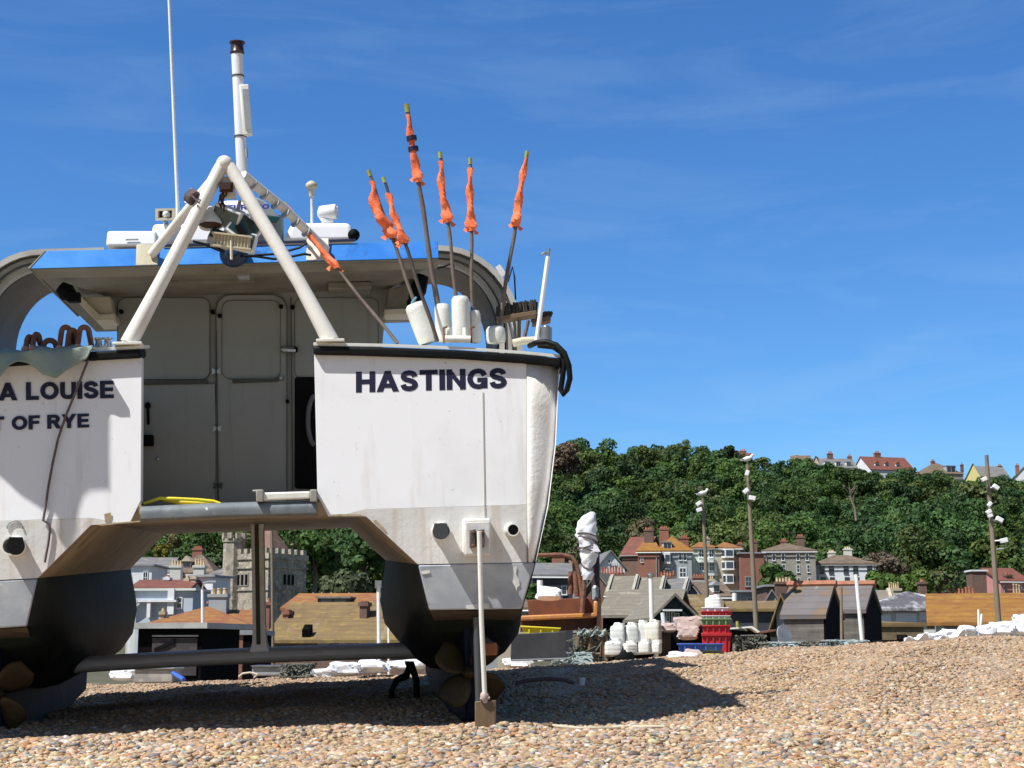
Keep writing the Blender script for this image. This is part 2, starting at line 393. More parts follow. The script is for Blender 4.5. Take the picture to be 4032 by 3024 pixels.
def ring(name, pts, w, m, d=.012, par=cab, th=.012):
    q = MB(); n = len(pts); P = [C(x,y,-d) for x,y in pts]
    for i in range(n):
        a, b_ = P[i], P[(i+1)%n]; t = (b_-a)
        if t.length < 1e-6: continue
        nrm = V((-t.z,0,t.x)).normalized()*w/2
        e = t.normalized()*w*.3
        q.hexa([a-nrm-e, b_-nrm+e, b_-nrm+e+V((0,th,0)), a-nrm-e+V((0,th,0)), a+nrm-e, b_+nrm+e, b_+nrm+e+V((0,th,0)), a+nrm-e+V((0,th,0))])
    return B(q, name, m, par)
# left leaf, right leaf, window panels
doorL = cplate('door', [(562,1512),(846,1512),(856,1985),(562,1990)], M['bulk'], .03)
doorR = cplate('door', rrect(850,1160,1130,1985,60,5,1,1,0,0), M['bulk'], .022)
ring('door_gap', rrect(850,1160,1130,1985,60,5,1,1,0,0), .006, M['groove'], .03, doorR)
ring('door_panel', rrect(874,1183,1104,1492,34), .004, M['groove'], .027, doorR)
cplate('window_cover', rrect(462,1172,826,1494,34), M['bulk'], .014)
ring('window_seal', rrect(462,1172,826,1494,34), .004, M['groove'], .018)
ring('side_window_seal', rrect(1160,1172,1490,1490,30), .004, M['groove'], .006)
q = MB(); q.prism([C(554,1503,-.05),C(818,1494,-.05),C(818,1510,-.05),C(554,1515,-.05)], V((0,.045,0))); B(q, 'drip_rail', M['groove'], doorL)
q = MB(); q.prism([C(915,1494,-.05),C(1095,1490,-.05),C(1095,1502,-.05),C(915,1508,-.05)], V((0,.026,0))); B(q, 'drip_rail', M['groove'], doorR)
q = MB(); q.prism([C(851,1300,-.034),C(853,1300,-.034),C(862,1985,-.034),C(857,1985,-.034)], V((0,.03,0))); B(q, 'door_joint', M['groove'], doorL)
q = MB(); q.prism([C(1144,1170,-.012),C(1147,1170,-.012),C(1155,1930,-.012),C(1150,1930,-.012)], V((0,.01,0))); B(q, 'wall_joint', M['groove'], cab)
for x, y in ((851,1462),(854,1687),(857,1912)):
    q = MB()
    for s_ in (-1,1):
        q.prism([C(x+s_*3,y-6,-.05),C(x+s_*18,y-14,-.05),C(x+s_*16,y,-.05),C(x+s_*18,y+14,-.05),C(x+s_*3,y+6,-.05)], V((0,.014,0)))
    B(q, 'hinge', M['steel'] if y < 1900 else M['groove'], doorL)
for x, y, r in ((838,1230,9),(866,1246,9),(1107,1210,9),(1152,1212,9),(480,1230,9),(1107,1492,10),(1162,1378,12),(1132,1582,8)):
    q = MB(); q.lathe(C(x,y,0), (0,-1,0), [(0,r*bk(CB)),(.05,r*bk(CB)),(.07,r*.7*bk(CB))], 8); B(q, 'latch', M['steel'] if y == 1492 else M['black'], cab, smooth=rad(40))
q = MB(); q.tube([C(1160,1378,-.05), C(1120,1376,-.09)], .025, 8); q.ell(C(1118,1376,-.09), (.03,.03,.03)); B(q, 'door_handle', M['steel'], cab, smooth=rad(40))
q = MB(); q.tube([C(582,1592,-.04), C(582,1600,-.08), C(584,1660,-.08), C(584,1668,-.03)], .012, 8); q.ell(C(582,1597,-.05), (.025,.03,.03)); B(q, 'door_handle', M['black'], doorL, smooth=rad(40))
q = MB(); q.box(C(580,1735,-.07), (.10,.10,.09)); B(q, 'junction_box', M['black'], cab, bevel=.01)
q = MB(); q.ell(C(622,1806,-.035), (.018,.012,.018)); B(q, 'stud', M['steel'], doorL, smooth=rad(60))
# name plate over the door and small lamp over it
cplate('name_plate', [(945,1138),(1024,1135),(1024,1156),(945,1159)], mat('yellowed_plate', (.30,.24,.12), .6, (.10,.07,.03), 25, .5, .6), .02)
# dark opening into the right hull
q = MB(); q.prism([C(x,y,-.012) for x,y in rrect(1160,1484,1330,1925,12)], V((0,.01,0))); op = B(q, 'dark_opening', M['black'], cab)
q = MB(); q.tube([C(1243+30*math.cos(t),1655+100*math.sin(t),-.04) for t in [rad(100+16*k) for k in range(11)]], .02, 8); B(q, 'coiled_pipe', mat('dim_grey_pipe', (.12,.12,.125), .6), op, smooth=rad(60))
q = MB(); q.bb(-1.75,-.90,1.5,2.05,bp(900,1985).z,1.33); B(q, 'sun_blocker', M['bulk'], boat, bevel=.02)  # unseen box added to keep a sun patch off the cabin wall
# --- roof with blue edge
RB = 1.0
def Rf(px, py, d=0): return bp(px, py, RB + d)
roof = empty('roof'); roof.parent = boat
back = 3.4
q = MB()
lo = [Rf(122,1056), Rf(600,1045), Rf(1726,1015)]
q.hexa([Rf(122,1056,.01),Rf(1726,1016,.01),Rf(1726,1016,.01)+V((0,back,0)),Rf(122,1056,.01)+V((0,back,0)), Rf(186,990,.09),Rf(1722,952,.09),Rf(1722,952,.09)+V((0,back-.2,0)),Rf(186,990,.09)+V((0,back-.2,0))])
B(q, 'roof_panel', M['soffit'], roof, bevel=.01)
q = MB()
e0, e1, e2, e3 = Rf(120,1058,-.012), Rf(1728,1016,-.012), Rf(1724,950,.075), Rf(184,988,.075)
q.prism([e0, e1, e2, e3], V((0,.02,.003))); B(q, 'blue_fascia', M['blue'], roof, bevel=.004)
q = MB(); q.prism([Rf(116,1057,-.01), Rf(180,988,.075), V((Rf(180,988,.075).x, back, Rf(180,988).z)), V((Rf(116,1057).x, back, Rf(116,1057).z))], V((-.012,0,.002))); B(q, 'side_fascia', M['soffit'], roof)
# pale lip along the bottom edge, soffit boards, beams
q = MB(); q.prism([Rf(124,1060,.0), Rf(1724,1018,.0), Rf(1722,1058,.12), Rf(160,1098,.12)], V((0,.02,.01))); B(q, 'soffit_lip', M['soffit'], roof)
q = MB(); q.prism([Rf(128,1066,.02), Rf(1722,1030,.02), C(1530,1140,-.01), C(430,1172,-.01)], V((0,0,.02))); B(q, 'soffit', M['soffit'], roof)
q = MB()
q.box(C(905,1115,-.12), (2.05,.2,.10)); B(q, 'header_beam', M['soffit'], cab, bevel=.01)
q = MB(); q.box(Rf(820,1105,.55), (.75,.12,.05)); B(q, 'header_beam', M['soffit'], cab, bevel=.006)
q = MB(); q.box(Rf(960,1078,.4), (.10,.12,.09)); B(q, 'ceiling_lamp', M['greypl'], roof, bevel=.015)
q = MB(); q.box(C(1375,1135,-.25), (.35,.3,.06)); B(q, 'corner_box', M['soffit'], roof, bevel=.01)
# side wings under the roof corners
wing = [(226,1128),(330,1160),(330,1165),(440,1165),(452,1250),(380,1262)]
q = MB(); q.prism([C(318,1170,-.25), C(432,1166,-.25), C(446,1238,-.25), C(388,1238,-.25)], V((0,.35,0))); B(q, 'side_wing', mat('pale_wing', (.50,.44,.34), .6), roof, bevel=.01)
q = MB(); q.prism([C(290,1172,-.3), C(322,1166,-.3), C(392,1236,-.3), C(452,1232,-.3), C(454,1262,-.3), C(378,1264,-.3)], V((0,.5,0))); B(q, 'wing_edge', M['cream'], roof, bevel=.01)
q = MB(); q.prism([C(1528,1140,-.2), C(1650,1110,-.2), C(1638,1225,-.2), C(1600,1236,-.2), C(1520,1236,-.2)], V((0,.4,0))); B(q, 'side_wing', M['soffit'], roof, bevel=.01)
q = MB(); q.prism([C(1514,1216,-.25), C(1640,1212,-.25), C(1632,1238,-.25), C(1512,1240,-.25)], V((0,.3,0))); B(q, 'wing_edge', M['cream'], roof, bevel=.01)
for x, y, x2, y2 in ((236,1130,292,1172),(1665,1085,1625,1200)):
    q = MB(); q.tube([Rf(x,y,.35), Rf((x+x2)/2,(y+y2)/2,.35), Rf(x2,y2,.35)], [.05,.07,.04], 8)
    q.box(Rf(x2,y2,.33), (.09,.1,.07)); B(q, 'deck_lamp', M['black'], roof, smooth=rad(40))
# stained pads where the forward legs land
for x0,x1,yt,yb in ((534,622,962,1046),(1205,1297,938,1026)):
    q = MB(); q.prism([Rf(x0,yb,-.03), Rf(x1,yb-2,-.03), Rf(x1-2,yt,.055), Rf(x0+3,yt,.055)], V((0,.03,.006)))
    B(q, 'leg_pad', mat('stained_pad', (.52,.48,.34) if x0 < 900 else (.70,.66,.58), .6, (.38,.36,.26) if x0 < 900 else (.6,.56,.46), 6, .4, .65), roof, bevel=.008)
# --- gallows: pipe tripod over the stern
gal = empty('gallows'); gal.parent = boat
apex = bp(884,645,.35)
def leg(pts, r, name='leg', m='pipe'):
    q = MB(); q.tube(pts, r, 14); return B(q, name, M[m], gal, smooth=rad(50))
l1 = leg([bp(507,1352,.12), bp(640,1100,.18), bp(868,662,.35), bp(884,640,.36)], [.062,.05,.05,.05])
l2 = leg([bp(1303,1345,.12), bp(1180,1115,.18), bp(905,662,.35), bp(884,642,.36)], [.062,.05,.05,.05])
l3 = leg([Rf(598,1002,0), bp(720,850,.75), bp(862,678,.42)], .036)
l4 = leg([Rf(1285,985,0), bp(1120,822,.75), bp(955,690,.45)], [.036,.036,.04])
q = MB(); q.ell(apex, (.062,.06,.062)); B(q, 'apex_cap', M['pipe'], gal, smooth=rad(80))
for t in (.12,.25,.38,.5,.62,.75):
    p0, p1 = bp(955,690,.45), Rf(1285,985,0); c = p0.lerp(p1, t); d = (p1-p0).normalized()
    q = MB(); q.tube([c-d*.006, c+d*.006], .043, 12); B(q, 'clamp_band', M['greypl'], l4, smooth=rad(40))
q = MB(); q.tube([bp(747,768,.3), bp(765,782,.28)], .058, 12); q.tube([bp(755,770,.22), bp(785,800,.2), bp(788,785,.2)], .008, 6); B(q, 'lashing', M['rope'], l1)
q = MB(); q.tube([bp(760,745,.5), bp(735,800,.5), bp(742,785,.52)], .02, 6); B(q, 'lashing', M['whiteb'], l3)
for x, y, s_ in ((507,1352,-1),(1300,1340,1)):
    q = MB(); q.box(bp(x,y+6,.14), (.2,.2,.02)); q.hexa([bp(x-32,y,.1),bp(x+32,y,.1),bp(x+32,y,.14),bp(x-32,y,.14),bp(x-8-s_*22,y-70,.12),bp(x+8-s_*22,y-70,.12),bp(x+8-s_*22,y-70,.15),bp(x-8-s_*22,y-70,.15)])
    B(q, 'foot_plate', M['pipe'], gal, bevel=.004)
q = MB(); q.prism([bp(858,695,.36),bp(912,695,.36),bp(930,780,.36),bp(872,778,.36)], V((0,.05,0))); gp = B(q, 'gusset', M['pipe'], gal, bevel=.005)
q = MB(); q.tube([bp(868,718,.3),bp(868,752,.3),bp(912,752,.3),bp(912,718,.3)], .012, 8); q.box(bp(890,738,.32), (.07,.1,.05)); B(q, 'shackle', M['darkrust'], gp)
# chain and floodlights hung beneath
q = MB()
for k in range(8):
    u = k/7; c = bp(884-14*math.sin(u*3), 760+60*u, .34); R = Matrix.Rotation(rad(90*(k%2)), 3, 'Z')
    q.tube([c + R @ V((.016*math.cos(t), 0, .026*math.sin(t))) for t in [2*math.pi*i/8 for i in range(9)]], .006, 6, cap=False)
ch = B(q, 'chain', M['darkrust'], gal, smooth=rad(60))
q = MB(); q.tube([bp(945,790,.36), bp(925,880,.36), bp(908,935,.35)], [.012,.02,.022], 8); q.tube([bp(905,935,.36),bp(918,845,.4)], .018, 8); B(q, 'hanging_strut', M['greypl'], gal, smooth=rad(40))
def flood(c, size, rot, m='lampw', name='floodlight'):
    R = Matrix.Rotation(rad(rot[0]),3,'X') @ Matrix.Rotation(rad(rot[1]),3,'Y') @ Matrix.Rotation(rad(rot[2]),3,'Z')
    q = MB(); q.box(c, size, 0, R); q.box(c + R @ V((0,size[1]*.55,0)), (size[0]*.8,size[1]*.5,size[2]*.7), 0, R); o = B(q, name, M[m], gal, bevel=.008)
    q = MB(); q.box(c + R @ V((0,-size[1]*.53,0)), (size[0]*.86,.006,size[2]*.8), 0, R); B(q, 'lamp_glass', M['glassy'], o)
    return o
flood(bp(895,855,.4), (.22,.10,.15), (25,18,-20)); flood(bp(960,905,.4), (.22,.09,.20), (-20,35,15)); flood(bp(950,950,.42), (.22,.14,.13), (0,15,0))
flood(bp(868,940,.4), (.17,.08,.10), (-30,20,10), 'greypl')
q = MB(); q.prism([bp(925,890,.3),bp(945,880,.3),bp(985,935,.3),bp(965,925,.3),bp(935,912,.3)], V((0,.03,0))); B(q, 'lamp_hood', M['black'], gal)
q = MB()                                       # domed lamp on the left
q.lathe(bp(830,875,.4), (.1,-.2,-1), [(-.12,.02),(-.10,.05),(-.02,.075),(.02,.09),(.035,.085)], 12); q.tube([bp(802,842,.38),bp(822,872,.38)], .012, 6); B(q, 'domed_lamp', M['pipe'], gal, smooth=rad(50))
q = MB(); q.ell(bp(828,886,.38), (.085,.085,.02)); B(q, 'lamp_rim', M['darkrust'], gal, smooth=rad(60))
q = MB(); c = bp(912,953,.34); R = Matrix.Rotation(rad(7),3,'Y')
q.box(c, (.27,.05,.085), 0, R)
for k in range(11): q.box(c + R @ V((-.12+.024*k,-.03,0)), (.006,.02,.08), 0, R)
q.box(c + R @ V((0,-.03,.045)), (.29,.05,.012), 0, R); q.box(c + R @ V((0,-.03,-.045)), (.29,.05,.012), 0, R); q.tube([c+V((0,-.05,0)), c+V((0,-.06,-.14))], .011, 6)
B(q, 'floodlight_bar', M['cream'], gal)
# cables and lamp hub at the roof edge
q = MB()
for pts in (((840,965),(905,1000),(945,1010),(1010,1005),(1090,1000),(1180,975),(1210,955)),((930,1005),(1010,1010),(1080,1020),(1150,1010),(1200,1000),(1225,1005)),((760,950),(800,960),(860,985),(930,1005))):
    q.tube([Rf(x,y,-.07) for x,y in pts], .010, 6)
B(q, 'cable', M['rubber'], roof, smooth=rad(60))
q = MB(); q.lathe(Rf(920,1000,0), (0,-1,.1), [(0,.11),(.05,.10),(.09,.05),(.13,.045)], 14); B(q, 'horn', mat('dark_blue_fitting', (.012,.03,.07), .4), roof, smooth=rad(40))
# --- things on the roof
RZ = RB + .5
def Q(px, py, d=0): return bp(px, py, RZ + d)
def rbox(name, x0, y0, x1, y1, m, depth=.5, d=0, bev=.03, par=roof, slope=0):
    q = MB(); q.hexa([Q(x0,y1,d),Q(x1,y1,d),Q(x1,y1,d)+V((0,depth,0)),Q(x0,y1,d)+V((0,depth,0)),Q(x0+slope*2,y0,d+.03),Q(x1-slope,y0,d+.03),Q(x1-slope,y0,d+.03)+V((0,depth-.06,0)),Q(x0+slope*2,y0,d+.03)+V((0,depth-.06,0))])
    return B(q, name, m, par, bevel=bev, seg=3)
rbox('life_raft_case', 416, 908, 618, 968, M['white'], .45, -.3, .02, slope=3)
q = MB(); q.prism([Q(495,941,-.302),Q(545,940,-.302),Q(545,946,-.302),Q(495,947,-.302)], V((0,.004,0))); B(q, 'maker_mark', M['greypl'], roof)
rbox('roof_coaming', 590, 880, 905, 955, M['white'], .8, .15, .03, slope=6)
rbox('roof_coaming', 1112, 875, 1398, 950, M['white'], .8, .15, .04, slope=18)
rbox('roof_box', 985, 845, 1115, 950, M['greypl'], .3, .4, .02)
q = MB(); q.prism([Rf(640,962,.06),Rf(1400,940,.06),Rf(1400,946,.06),Rf(640,968,.06)], V((0,.05,0))); B(q, 'roof_edge_trim', mat('dark_blue_trim',(.02,.03,.10),.5), roof)
q = MB(); q.ell(Q(1393,925,.1), (.05,.06,.05)); q.box(Q(1393,930,.1), (.06,.06,.06)); B(q, 'rubber_fender', M['black'], roof, smooth=rad(40))
# radar
rdr = rbox('radar', 852, 785, 1040, 862, M['white'], .4, .1, .045, slope=10)
rdr2 = MB(); rdr2.hexa([Q(1010,848,.12),Q(1105,858,.12),Q(1105,858,.5),Q(1010,848,.5),Q(1000,775,.12),Q(1040,790,.12),Q(1040,790,.5),Q(1000,775,.5)]); B(rdr2, 'radar_side', M['greypl'], rdr, bevel=.01)
q = MB(); q.hexa([Q(885,872,.15),Q(985,872,.15),Q(985,872,.4),Q(885,872,.4),Q(860,858,.12),Q(1035,858,.12),Q(1035,858,.45),Q(860,858,.45)]); B(q, 'radar_base', M['white'], rdr, bevel=.01)
q = MB(); q.hexa([Q(1045,874,.05),Q(1090,878,.05),Q(1090,878,.2),Q(1045,874,.2),Q(1040,850,.05),Q(1103,856,.05),Q(1103,856,.2),Q(1040,850,.2)]); B(q, 'dark_glass_lamp', mat('dark_green_glass', (.01,.06,.06), .15), roof, bevel=.006)
q = MB(); q.hexa([Q(640,905,.55),Q(1080,905,.55),Q(1080,905,.9),Q(640,905,.9),Q(720,815,.55),Q(1000,815,.55),Q(1000,815,.9),Q(720,815,.9)])
def crom(P, n=5):
    out = []; m_ = len(P)
    for k in range(m_-1):
        a, b, c, d = P[max(k-1,0)], P[k], P[k+1], P[min(k+2,m_-1)]
        for q_ in range(n):
            t = q_/n
            out.append(tuple(.5*((2*b[z])+(-a[z]+c[z])*t+(2*a[z]-5*b[z]+4*c[z]-d[z])*t*t+(-a[z]+3*b[z]-3*c[z]+d[z])*t**3) for z in (0,1)))
    return out + [P[-1]]
SW = .2
def RC(x0,x1,y0,y1): return [(x0,y0),(x1,y0),(x1,y1),(x0,y1)]
BOWL = crom([(.15,.905),(.42,.905),(.57,.85),(.63,.70),(.57,.55),(.42,.495),(.15,.495)])
GL = {'H':(.80,[RC(0,.2,0,1),RC(.6,.8,0,1),RC(.2,.6,.42,.6)],[]), 'I':(.20,[RC(0,.2,0,1)],[]), 'T':(.76,[RC(0,.76,.82,1),RC(.28,.48,0,.82)],[]),
 'L':(.62,[RC(0,.2,0,1),RC(.2,.62,0,.18)],[]), 'E':(.68,[RC(0,.2,0,1),RC(.2,.67,0,.17),RC(.2,.63,.42,.59),RC(.2,.67,.83,1)],[]), 'F':(.64,[RC(0,.2,0,1),RC(.2,.60,.41,.58),RC(.2,.64,.83,1)],[]),
 'A':(.92,[[(0,0),(.22,0),(.57,1),(.35,1)],[(.70,0),(.92,0),(.57,1),(.43,.78)],RC(.24,.68,.20,.36)],[]), 'N':(.80,[RC(0,.2,0,1),RC(.6,.8,0,1),[(.6,0),(.6,.33),(.2,1),(.2,.67)]],[]),
 'Y':(.84,[RC(.32,.52,0,.42),[(.32,.42),(.52,.42),(.22,1),(0,1)],[(.32,.42),(.52,.42),(.84,1),(.62,1)]],[]),
 'P':(.73,[RC(0,.2,0,1)],[BOWL]), 'R':(.78,[RC(0,.2,0,1),[(.55,0),(.78,0),(.56,.46),(.34,.46)]],[BOWL]),
 'S':(.74,[],[crom([(.62,.70),(.56,.84),(.37,.905),(.18,.85),(.115,.72),(.19,.59),(.38,.52),(.56,.43),(.635,.29),(.56,.15),(.37,.095),(.17,.15),(.10,.31)])]),
 'G':(.88,[RC(.46,.86,.36,.53),RC(.72,.86,.03,.36)],[crom([(.76,.66),(.67,.83),(.46,.905),(.22,.80),(.10,.5),(.22,.20),(.46,.095),(.66,.15),(.77,.34)])]),
 'O':(.92,[],[[(.46+.36*math.cos(2*math.pi*t/28),.5+.405*math.sin(2*math.pi*t/28)) for t in range(29)]]), 'U':(.78,[],[crom([(.1,1),(.1,.40),(.17,.17),(.39,.095),(.61,.17),(.68,.40),(.68,1)])]), ' ':(.26,[],[])}
def grow(P, e):                               # a convex quad pushed outwards by e
    n_ = len(P); A = sum(P[k][0]*P[(k+1)%n_][1]-P[(k+1)%n_][0]*P[k][1] for k in range(n_)); s_ = 1 if A > 0 else -1; E = []
    for k in range(n_):
        a, b = P[k], P[(k+1)%n_]; dx, dy = b[0]-a[0], b[1]-a[1]; l = math.hypot(dx,dy); E.append(((a[0]+s_*dy/l*e, a[1]-s_*dx/l*e), (dx/l,dy/l)))
    out = []
    for k in range(n_):
        (p,d), (q,f) = E[k-1], E[k]; c = d[0]*f[1]-d[1]*f[0]; t = ((q[0]-p[0])*f[1]-(q[1]-p[1])*f[0])/c; out.append((p[0]+d[0]*t, p[1]+d[1]*t))
    return [(x, min(1+e, max(-e, y))) for x, y in out]
def text(body, p0, p1, top, m, par, name='lettering', gap=.125, e=.030):
    polys = []; x = 0
    for chh in body:
        w_, qs, cs = GL[chh]
        for q_ in qs: polys.append([(a+x,b) for a,b in grow(q_, e)])
        for c_ in cs:
            n_ = len(c_); L_, R_ = [], []
            closed = abs(c_[0][0]-c_[-1][0])+abs(c_[0][1]-c_[-1][1]) < 1e-6
            for k in range(n_):
                if closed: a, b = c_[(k-1)%(n_-1)], c_[(k+1)%(n_-1)]
                else: a, b = c_[max(k-1,0)], c_[min(k+1,n_-1)]
                dx, dy = b[0]-a[0], b[1]-a[1]; l = math.hypot(dx,dy) or 1; nx, ny = -dy/l*(SW*.48+e), dx/l*(SW*.48+e)
                L_.append((c_[k][0]+nx+x, c_[k][1]+ny)); R_.append((c_[k][0]-nx+x, c_[k][1]-ny))
            polys.append((L_, R_))
        x += w_ + gap
    tot = x - gap; q = MB(); ax = (p1-p0)/tot
    def P3(pt, d): return p0 + ax*pt[0] + top*((pt[1]+e)/(1+2*e)) + V((0,-d,0))
    for i, pl in enumerate(polys):
        d = .0015 + .00012*(i % 7)
        if isinstance(pl, tuple):
            L_, R_ = pl; vs = [P3(v_,d) for v_ in L_] + [P3(v_,d) for v_ in R_]; n_ = len(L_)
            q.add(vs, [(k,k+1,n_+k+1,n_+k) for k in range(n_-1)])
        else: q.add([P3(v_,d) for v_ in pl], [(0,1,2,3)])
    return q.build(name, m, par, solid=.001)
text('FURUNO', Q(898,828,.085), Q(1060,823,.085), Q(898,808,.09)-Q(898,828,.085), M['blueink'], rdr)
# signal mast
mast = MB(); mp = [Q(972,720,.25), Q(955,690,.25), Q(948,560,.25), Q(938,330,.25), Q(934,215,.25)]
mast.tube(mp, [.045,.048,.046,.046,.050], 14); mst = B(mast, 'signal_mast', M['white'], roof, smooth=rad(50))
q = MB(); q.tube([Q(972,718,.25), Q(985,850,.25)], .045, 12); B(q, 'mast_foot', M['white'], mst, smooth=rad(50))
q = MB(); q.lathe(Q(934,212,.25), (Q(934,165,.25)-Q(934,212,.25)), [(0,.05),(.01,.062),(.02,.055),(.085,.052),(.09,.066),(.10,.066)], 14); B(q, 'mast_lamp', mat('brown_lamp', (.045,.018,.015), .3, spec=.6), mst, smooth=rad(40))
q = MB(); c = Q(969,435,.22); R = Matrix.Rotation(rad(-3.2),3,'Y')
q.box(c, (.075,.06,.43), 0, R); pn = B(q, 'strip_light', M['cap'], mst, bevel=.01)
q = MB(); q.box(c + R @ V((.008,-.033,.0)), (.05,.012,.34), 0, R); B(q, 'light_tube', M['greypl'], pn)
for y in (300, 538):
    q = MB(); q.tube([Q(938+ (y-330)*.04,y-3,.25), Q(938+(y-330)*.04,y+3,.25)], .052, 12); B(q, 'clip', M['groove'], mst)
q = MB(); q.tube([Q(970,585,.22),Q(972,620,.22)], .012, 6); B(q, 'bracket', M['greypl'], mst)
# whip aerial
q = MB(); q.tube([Q(700,865,.3), Q(699,800,.3), Q(664,-30,.3)], [.018,.015,.011], 8); B(q, 'whip_aerial', M['white'], roof, smooth=rad(60))
# loudhailer
q = MB(); q.hexa([Q(634,862,.2),Q(690,862,.2),Q(680,858,.35),Q(640,858,.35),Q(612,822,.1),Q(692,820,.1),Q(680,826,.35),Q(626,826,.35)])
c = Q(652,846,.1)
q = MB()
o4 = [Q(612,868,.1),Q(690,868,.1),Q(690,820,.1),Q(612,822,.1)]; i4 = [Q(622,860,.1),Q(680,860,.1),Q(680,828,.1),Q(622,830,.1)]; k4 = [Q(642,852,.26),Q(662,852,.26),Q(662,838,.26),Q(642,838,.26)]
q.add(o4+i4+k4, [(0,1,5,4),(1,2,6,5),(2,3,7,6),(3,0,4,7),(4,5,9,8),(5,6,10,9),(6,7,11,10),(7,4,8,11),(8,9,10,11)])
lh = B(q, 'loudhailer', M['cream'], roof, solid=.012)
q = MB(); q.ell(Q(655,846,.14), (.035,.06,.035)); B(q, 'horn_throat', M['whiteb'], lh, smooth=rad(80))
q = MB(); q.tube([Q(652,868,.2), Q(652,885,.25)], .02, 8); B(q, 'bracket', M['greypl'], lh)
# small mushroom aerial and searchlight
q = MB(); q.tube([Q(1228,880,.3), Q(1227,745,.3)], .011, 8); ma = B(q, 'gps_aerial', M['whiteb'], roof)
q = MB(); q.lathe(Q(1227,760,.3), (0,0,1), [(-.03,.022),(.03,.026),(.04,.04),(.06,.05),(.08,.045),(.10,.02)], 12); B(q, 'aerial_head', M['cream'], ma, smooth=rad(50))
q = MB(); q.lathe(Q(1262,842,.3), (1,-.3,.06), [(-.02,.03),(0,.062),(.02,.066),(.13,.066),(.14,.06)], 16); sl = B(q, 'searchlight', M['lampw'], roof, smooth=rad(40))
q = MB(); q.box(Q(1290,872,.3), (.10,.12,.04)); q.box(Q(1310,826,.3), (.09,.12,.04)); B(q, 'searchlight_bracket', M['white'], sl, bevel=.01)
# --- curved shelter hoops forward
def hoop(pts_out, pts_in, b0, b1, name, m):
    q = MB(); n = len(pts_out)
    A = [bp(x,y,b0) for x,y in pts_out]; I = [bp(x,y,b0) for x,y in pts_in]
    vs = A + I + [p+V((0,b1-b0,0)) for p in A] + [p+V((0,b1-b0,0)) for p in I]
    fs = []
    for i in range(n-1):
        fs += [(i,i+1,n+i+1,n+i), (2*n+i,2*n+i+1,3*n+i+1,3*n+i), (i,i+1,2*n+i+1,2*n+i), (n+i,n+i+1,3*n+i+1,3*n+i)]
    fs += [(0,n,3*n,2*n),(n-1,2*n-1,4*n-1,3*n-1)]
    q.add(vs, fs); return B(q, name, m, sh, smooth=rad(35))
def arc(cx, cy, rx, ry, n=12, sgn=1): return [(cx + sgn*rx*math.cos(t), cy - ry*math.sin(t)) for t in [math.pi/2*(1-k/n) for k in range(n+1)]]
sh = empty('bow_shelter'); sh.parent = boat
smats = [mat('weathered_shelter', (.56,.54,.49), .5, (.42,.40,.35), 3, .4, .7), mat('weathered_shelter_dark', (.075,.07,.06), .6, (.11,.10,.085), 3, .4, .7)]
def both(extra0, cx, cy, rx, ry, tail, b, th_px, m, name, db=.35):
    out = [extra0] + arc(cx, cy, rx, ry) + [tail]
    inn = [(extra0[0], extra0[1]+th_px)] + arc(cx, cy, rx-th_px, ry-th_px) + [(tail[0]-th_px, tail[1])]
    hoop(out, inn, b, b+db, name, m)
    A = [bp(x,y,b) for x,y in out]; I = [bp(x,y,b) for x,y in inn]
    n = len(A); q = MB(); A = [mirror(p) for p in A]; I = [mirror(p) for p in I]
    vs = A + I + [p+V((0,db,0)) for p in A] + [p+V((0,db,0)) for p in I]; fs = []
    for i in range(n-1): fs += [(i,i+1,n+i+1,n+i), (2*n+i,2*n+i+1,3*n+i+1,3*n+i), (i,i+1,2*n+i+1,2*n+i), (n+i,n+i+1,3*n+i+1,3*n+i)]
    fs += [(0,n,3*n,2*n),(n-1,2*n-1,4*n-1,3*n-1)]
    q.add(vs, fs); B(q, name, m, sh, smooth=rad(35))
both((1500,964), 1735, 1330, 322, 364, (2058,1400), 2.9, 20, smats[0], 'shelter_rib', .10)
both((1500,976), 1735, 1330, 309, 351, (2046,1400), 3.1, 26, smats[1], 'shelter_skin', .8)
both((1500,999), 1735, 1330, 284, 329, (2020,1400), 3.0, 15, smats[0], 'shelter_rib', .10)
both((1500,1008), 1735, 1330, 272, 320, (2008,1400), 3.35, 22, smats[1], 'shelter_skin', .8)
both((1500,1024), 1735, 1330, 252, 306, (1987,1400), 3.1, 18, smats[0], 'shelter_rib', .12)
both((1500,1036), 1735, 1330, 240, 294, (1976,1400), 4.3, 22, smats[1], 'shelter_skin', .9)
both((1500,989), 1735, 1330, 297, 341, (2033,1400), 2.93, 6, M['groove'], 'shelter_joint', .04)
both((1500,1015), 1735, 1330, 266, 316, (2003,1400), 2.93, 6, M['groove'], 'shelter_joint', .04)
both((1500,1046), 1735, 1330, 228, 284, (1964,1400), 3.2, 5, M['groove'], 'shelter_joint', .04)
# white sheet strips on the right hoop
q = MB(); q.prism([bp(1950,1052,2.97),bp(1968,1040,2.97),bp(1995,1078,2.97),bp(1975,1092,2.97)], V((0,.03,0))); B(q, 'patch', M['white'], sh)
q = MB(); q.prism([bp(1985,1140,2.97),bp(2003,1130,2.97),bp(2040,1340,2.97),bp(2022,1350,2.97)], V((0,.03,0))); B(q, 'patch', M['white'], sh)
q = MB(); q.tube([bp(2000,1110,2.9),bp(2018,1050,2.9),bp(2026,1090,2.9),bp(2030,1180,2.9)], .008, 6); q.tube([bp(1717,1056,2.9),bp(1745,1050,2.9),bp(1778,1036,2.9)], .012, 6); B(q, 'cable', M['rubber'], sh)
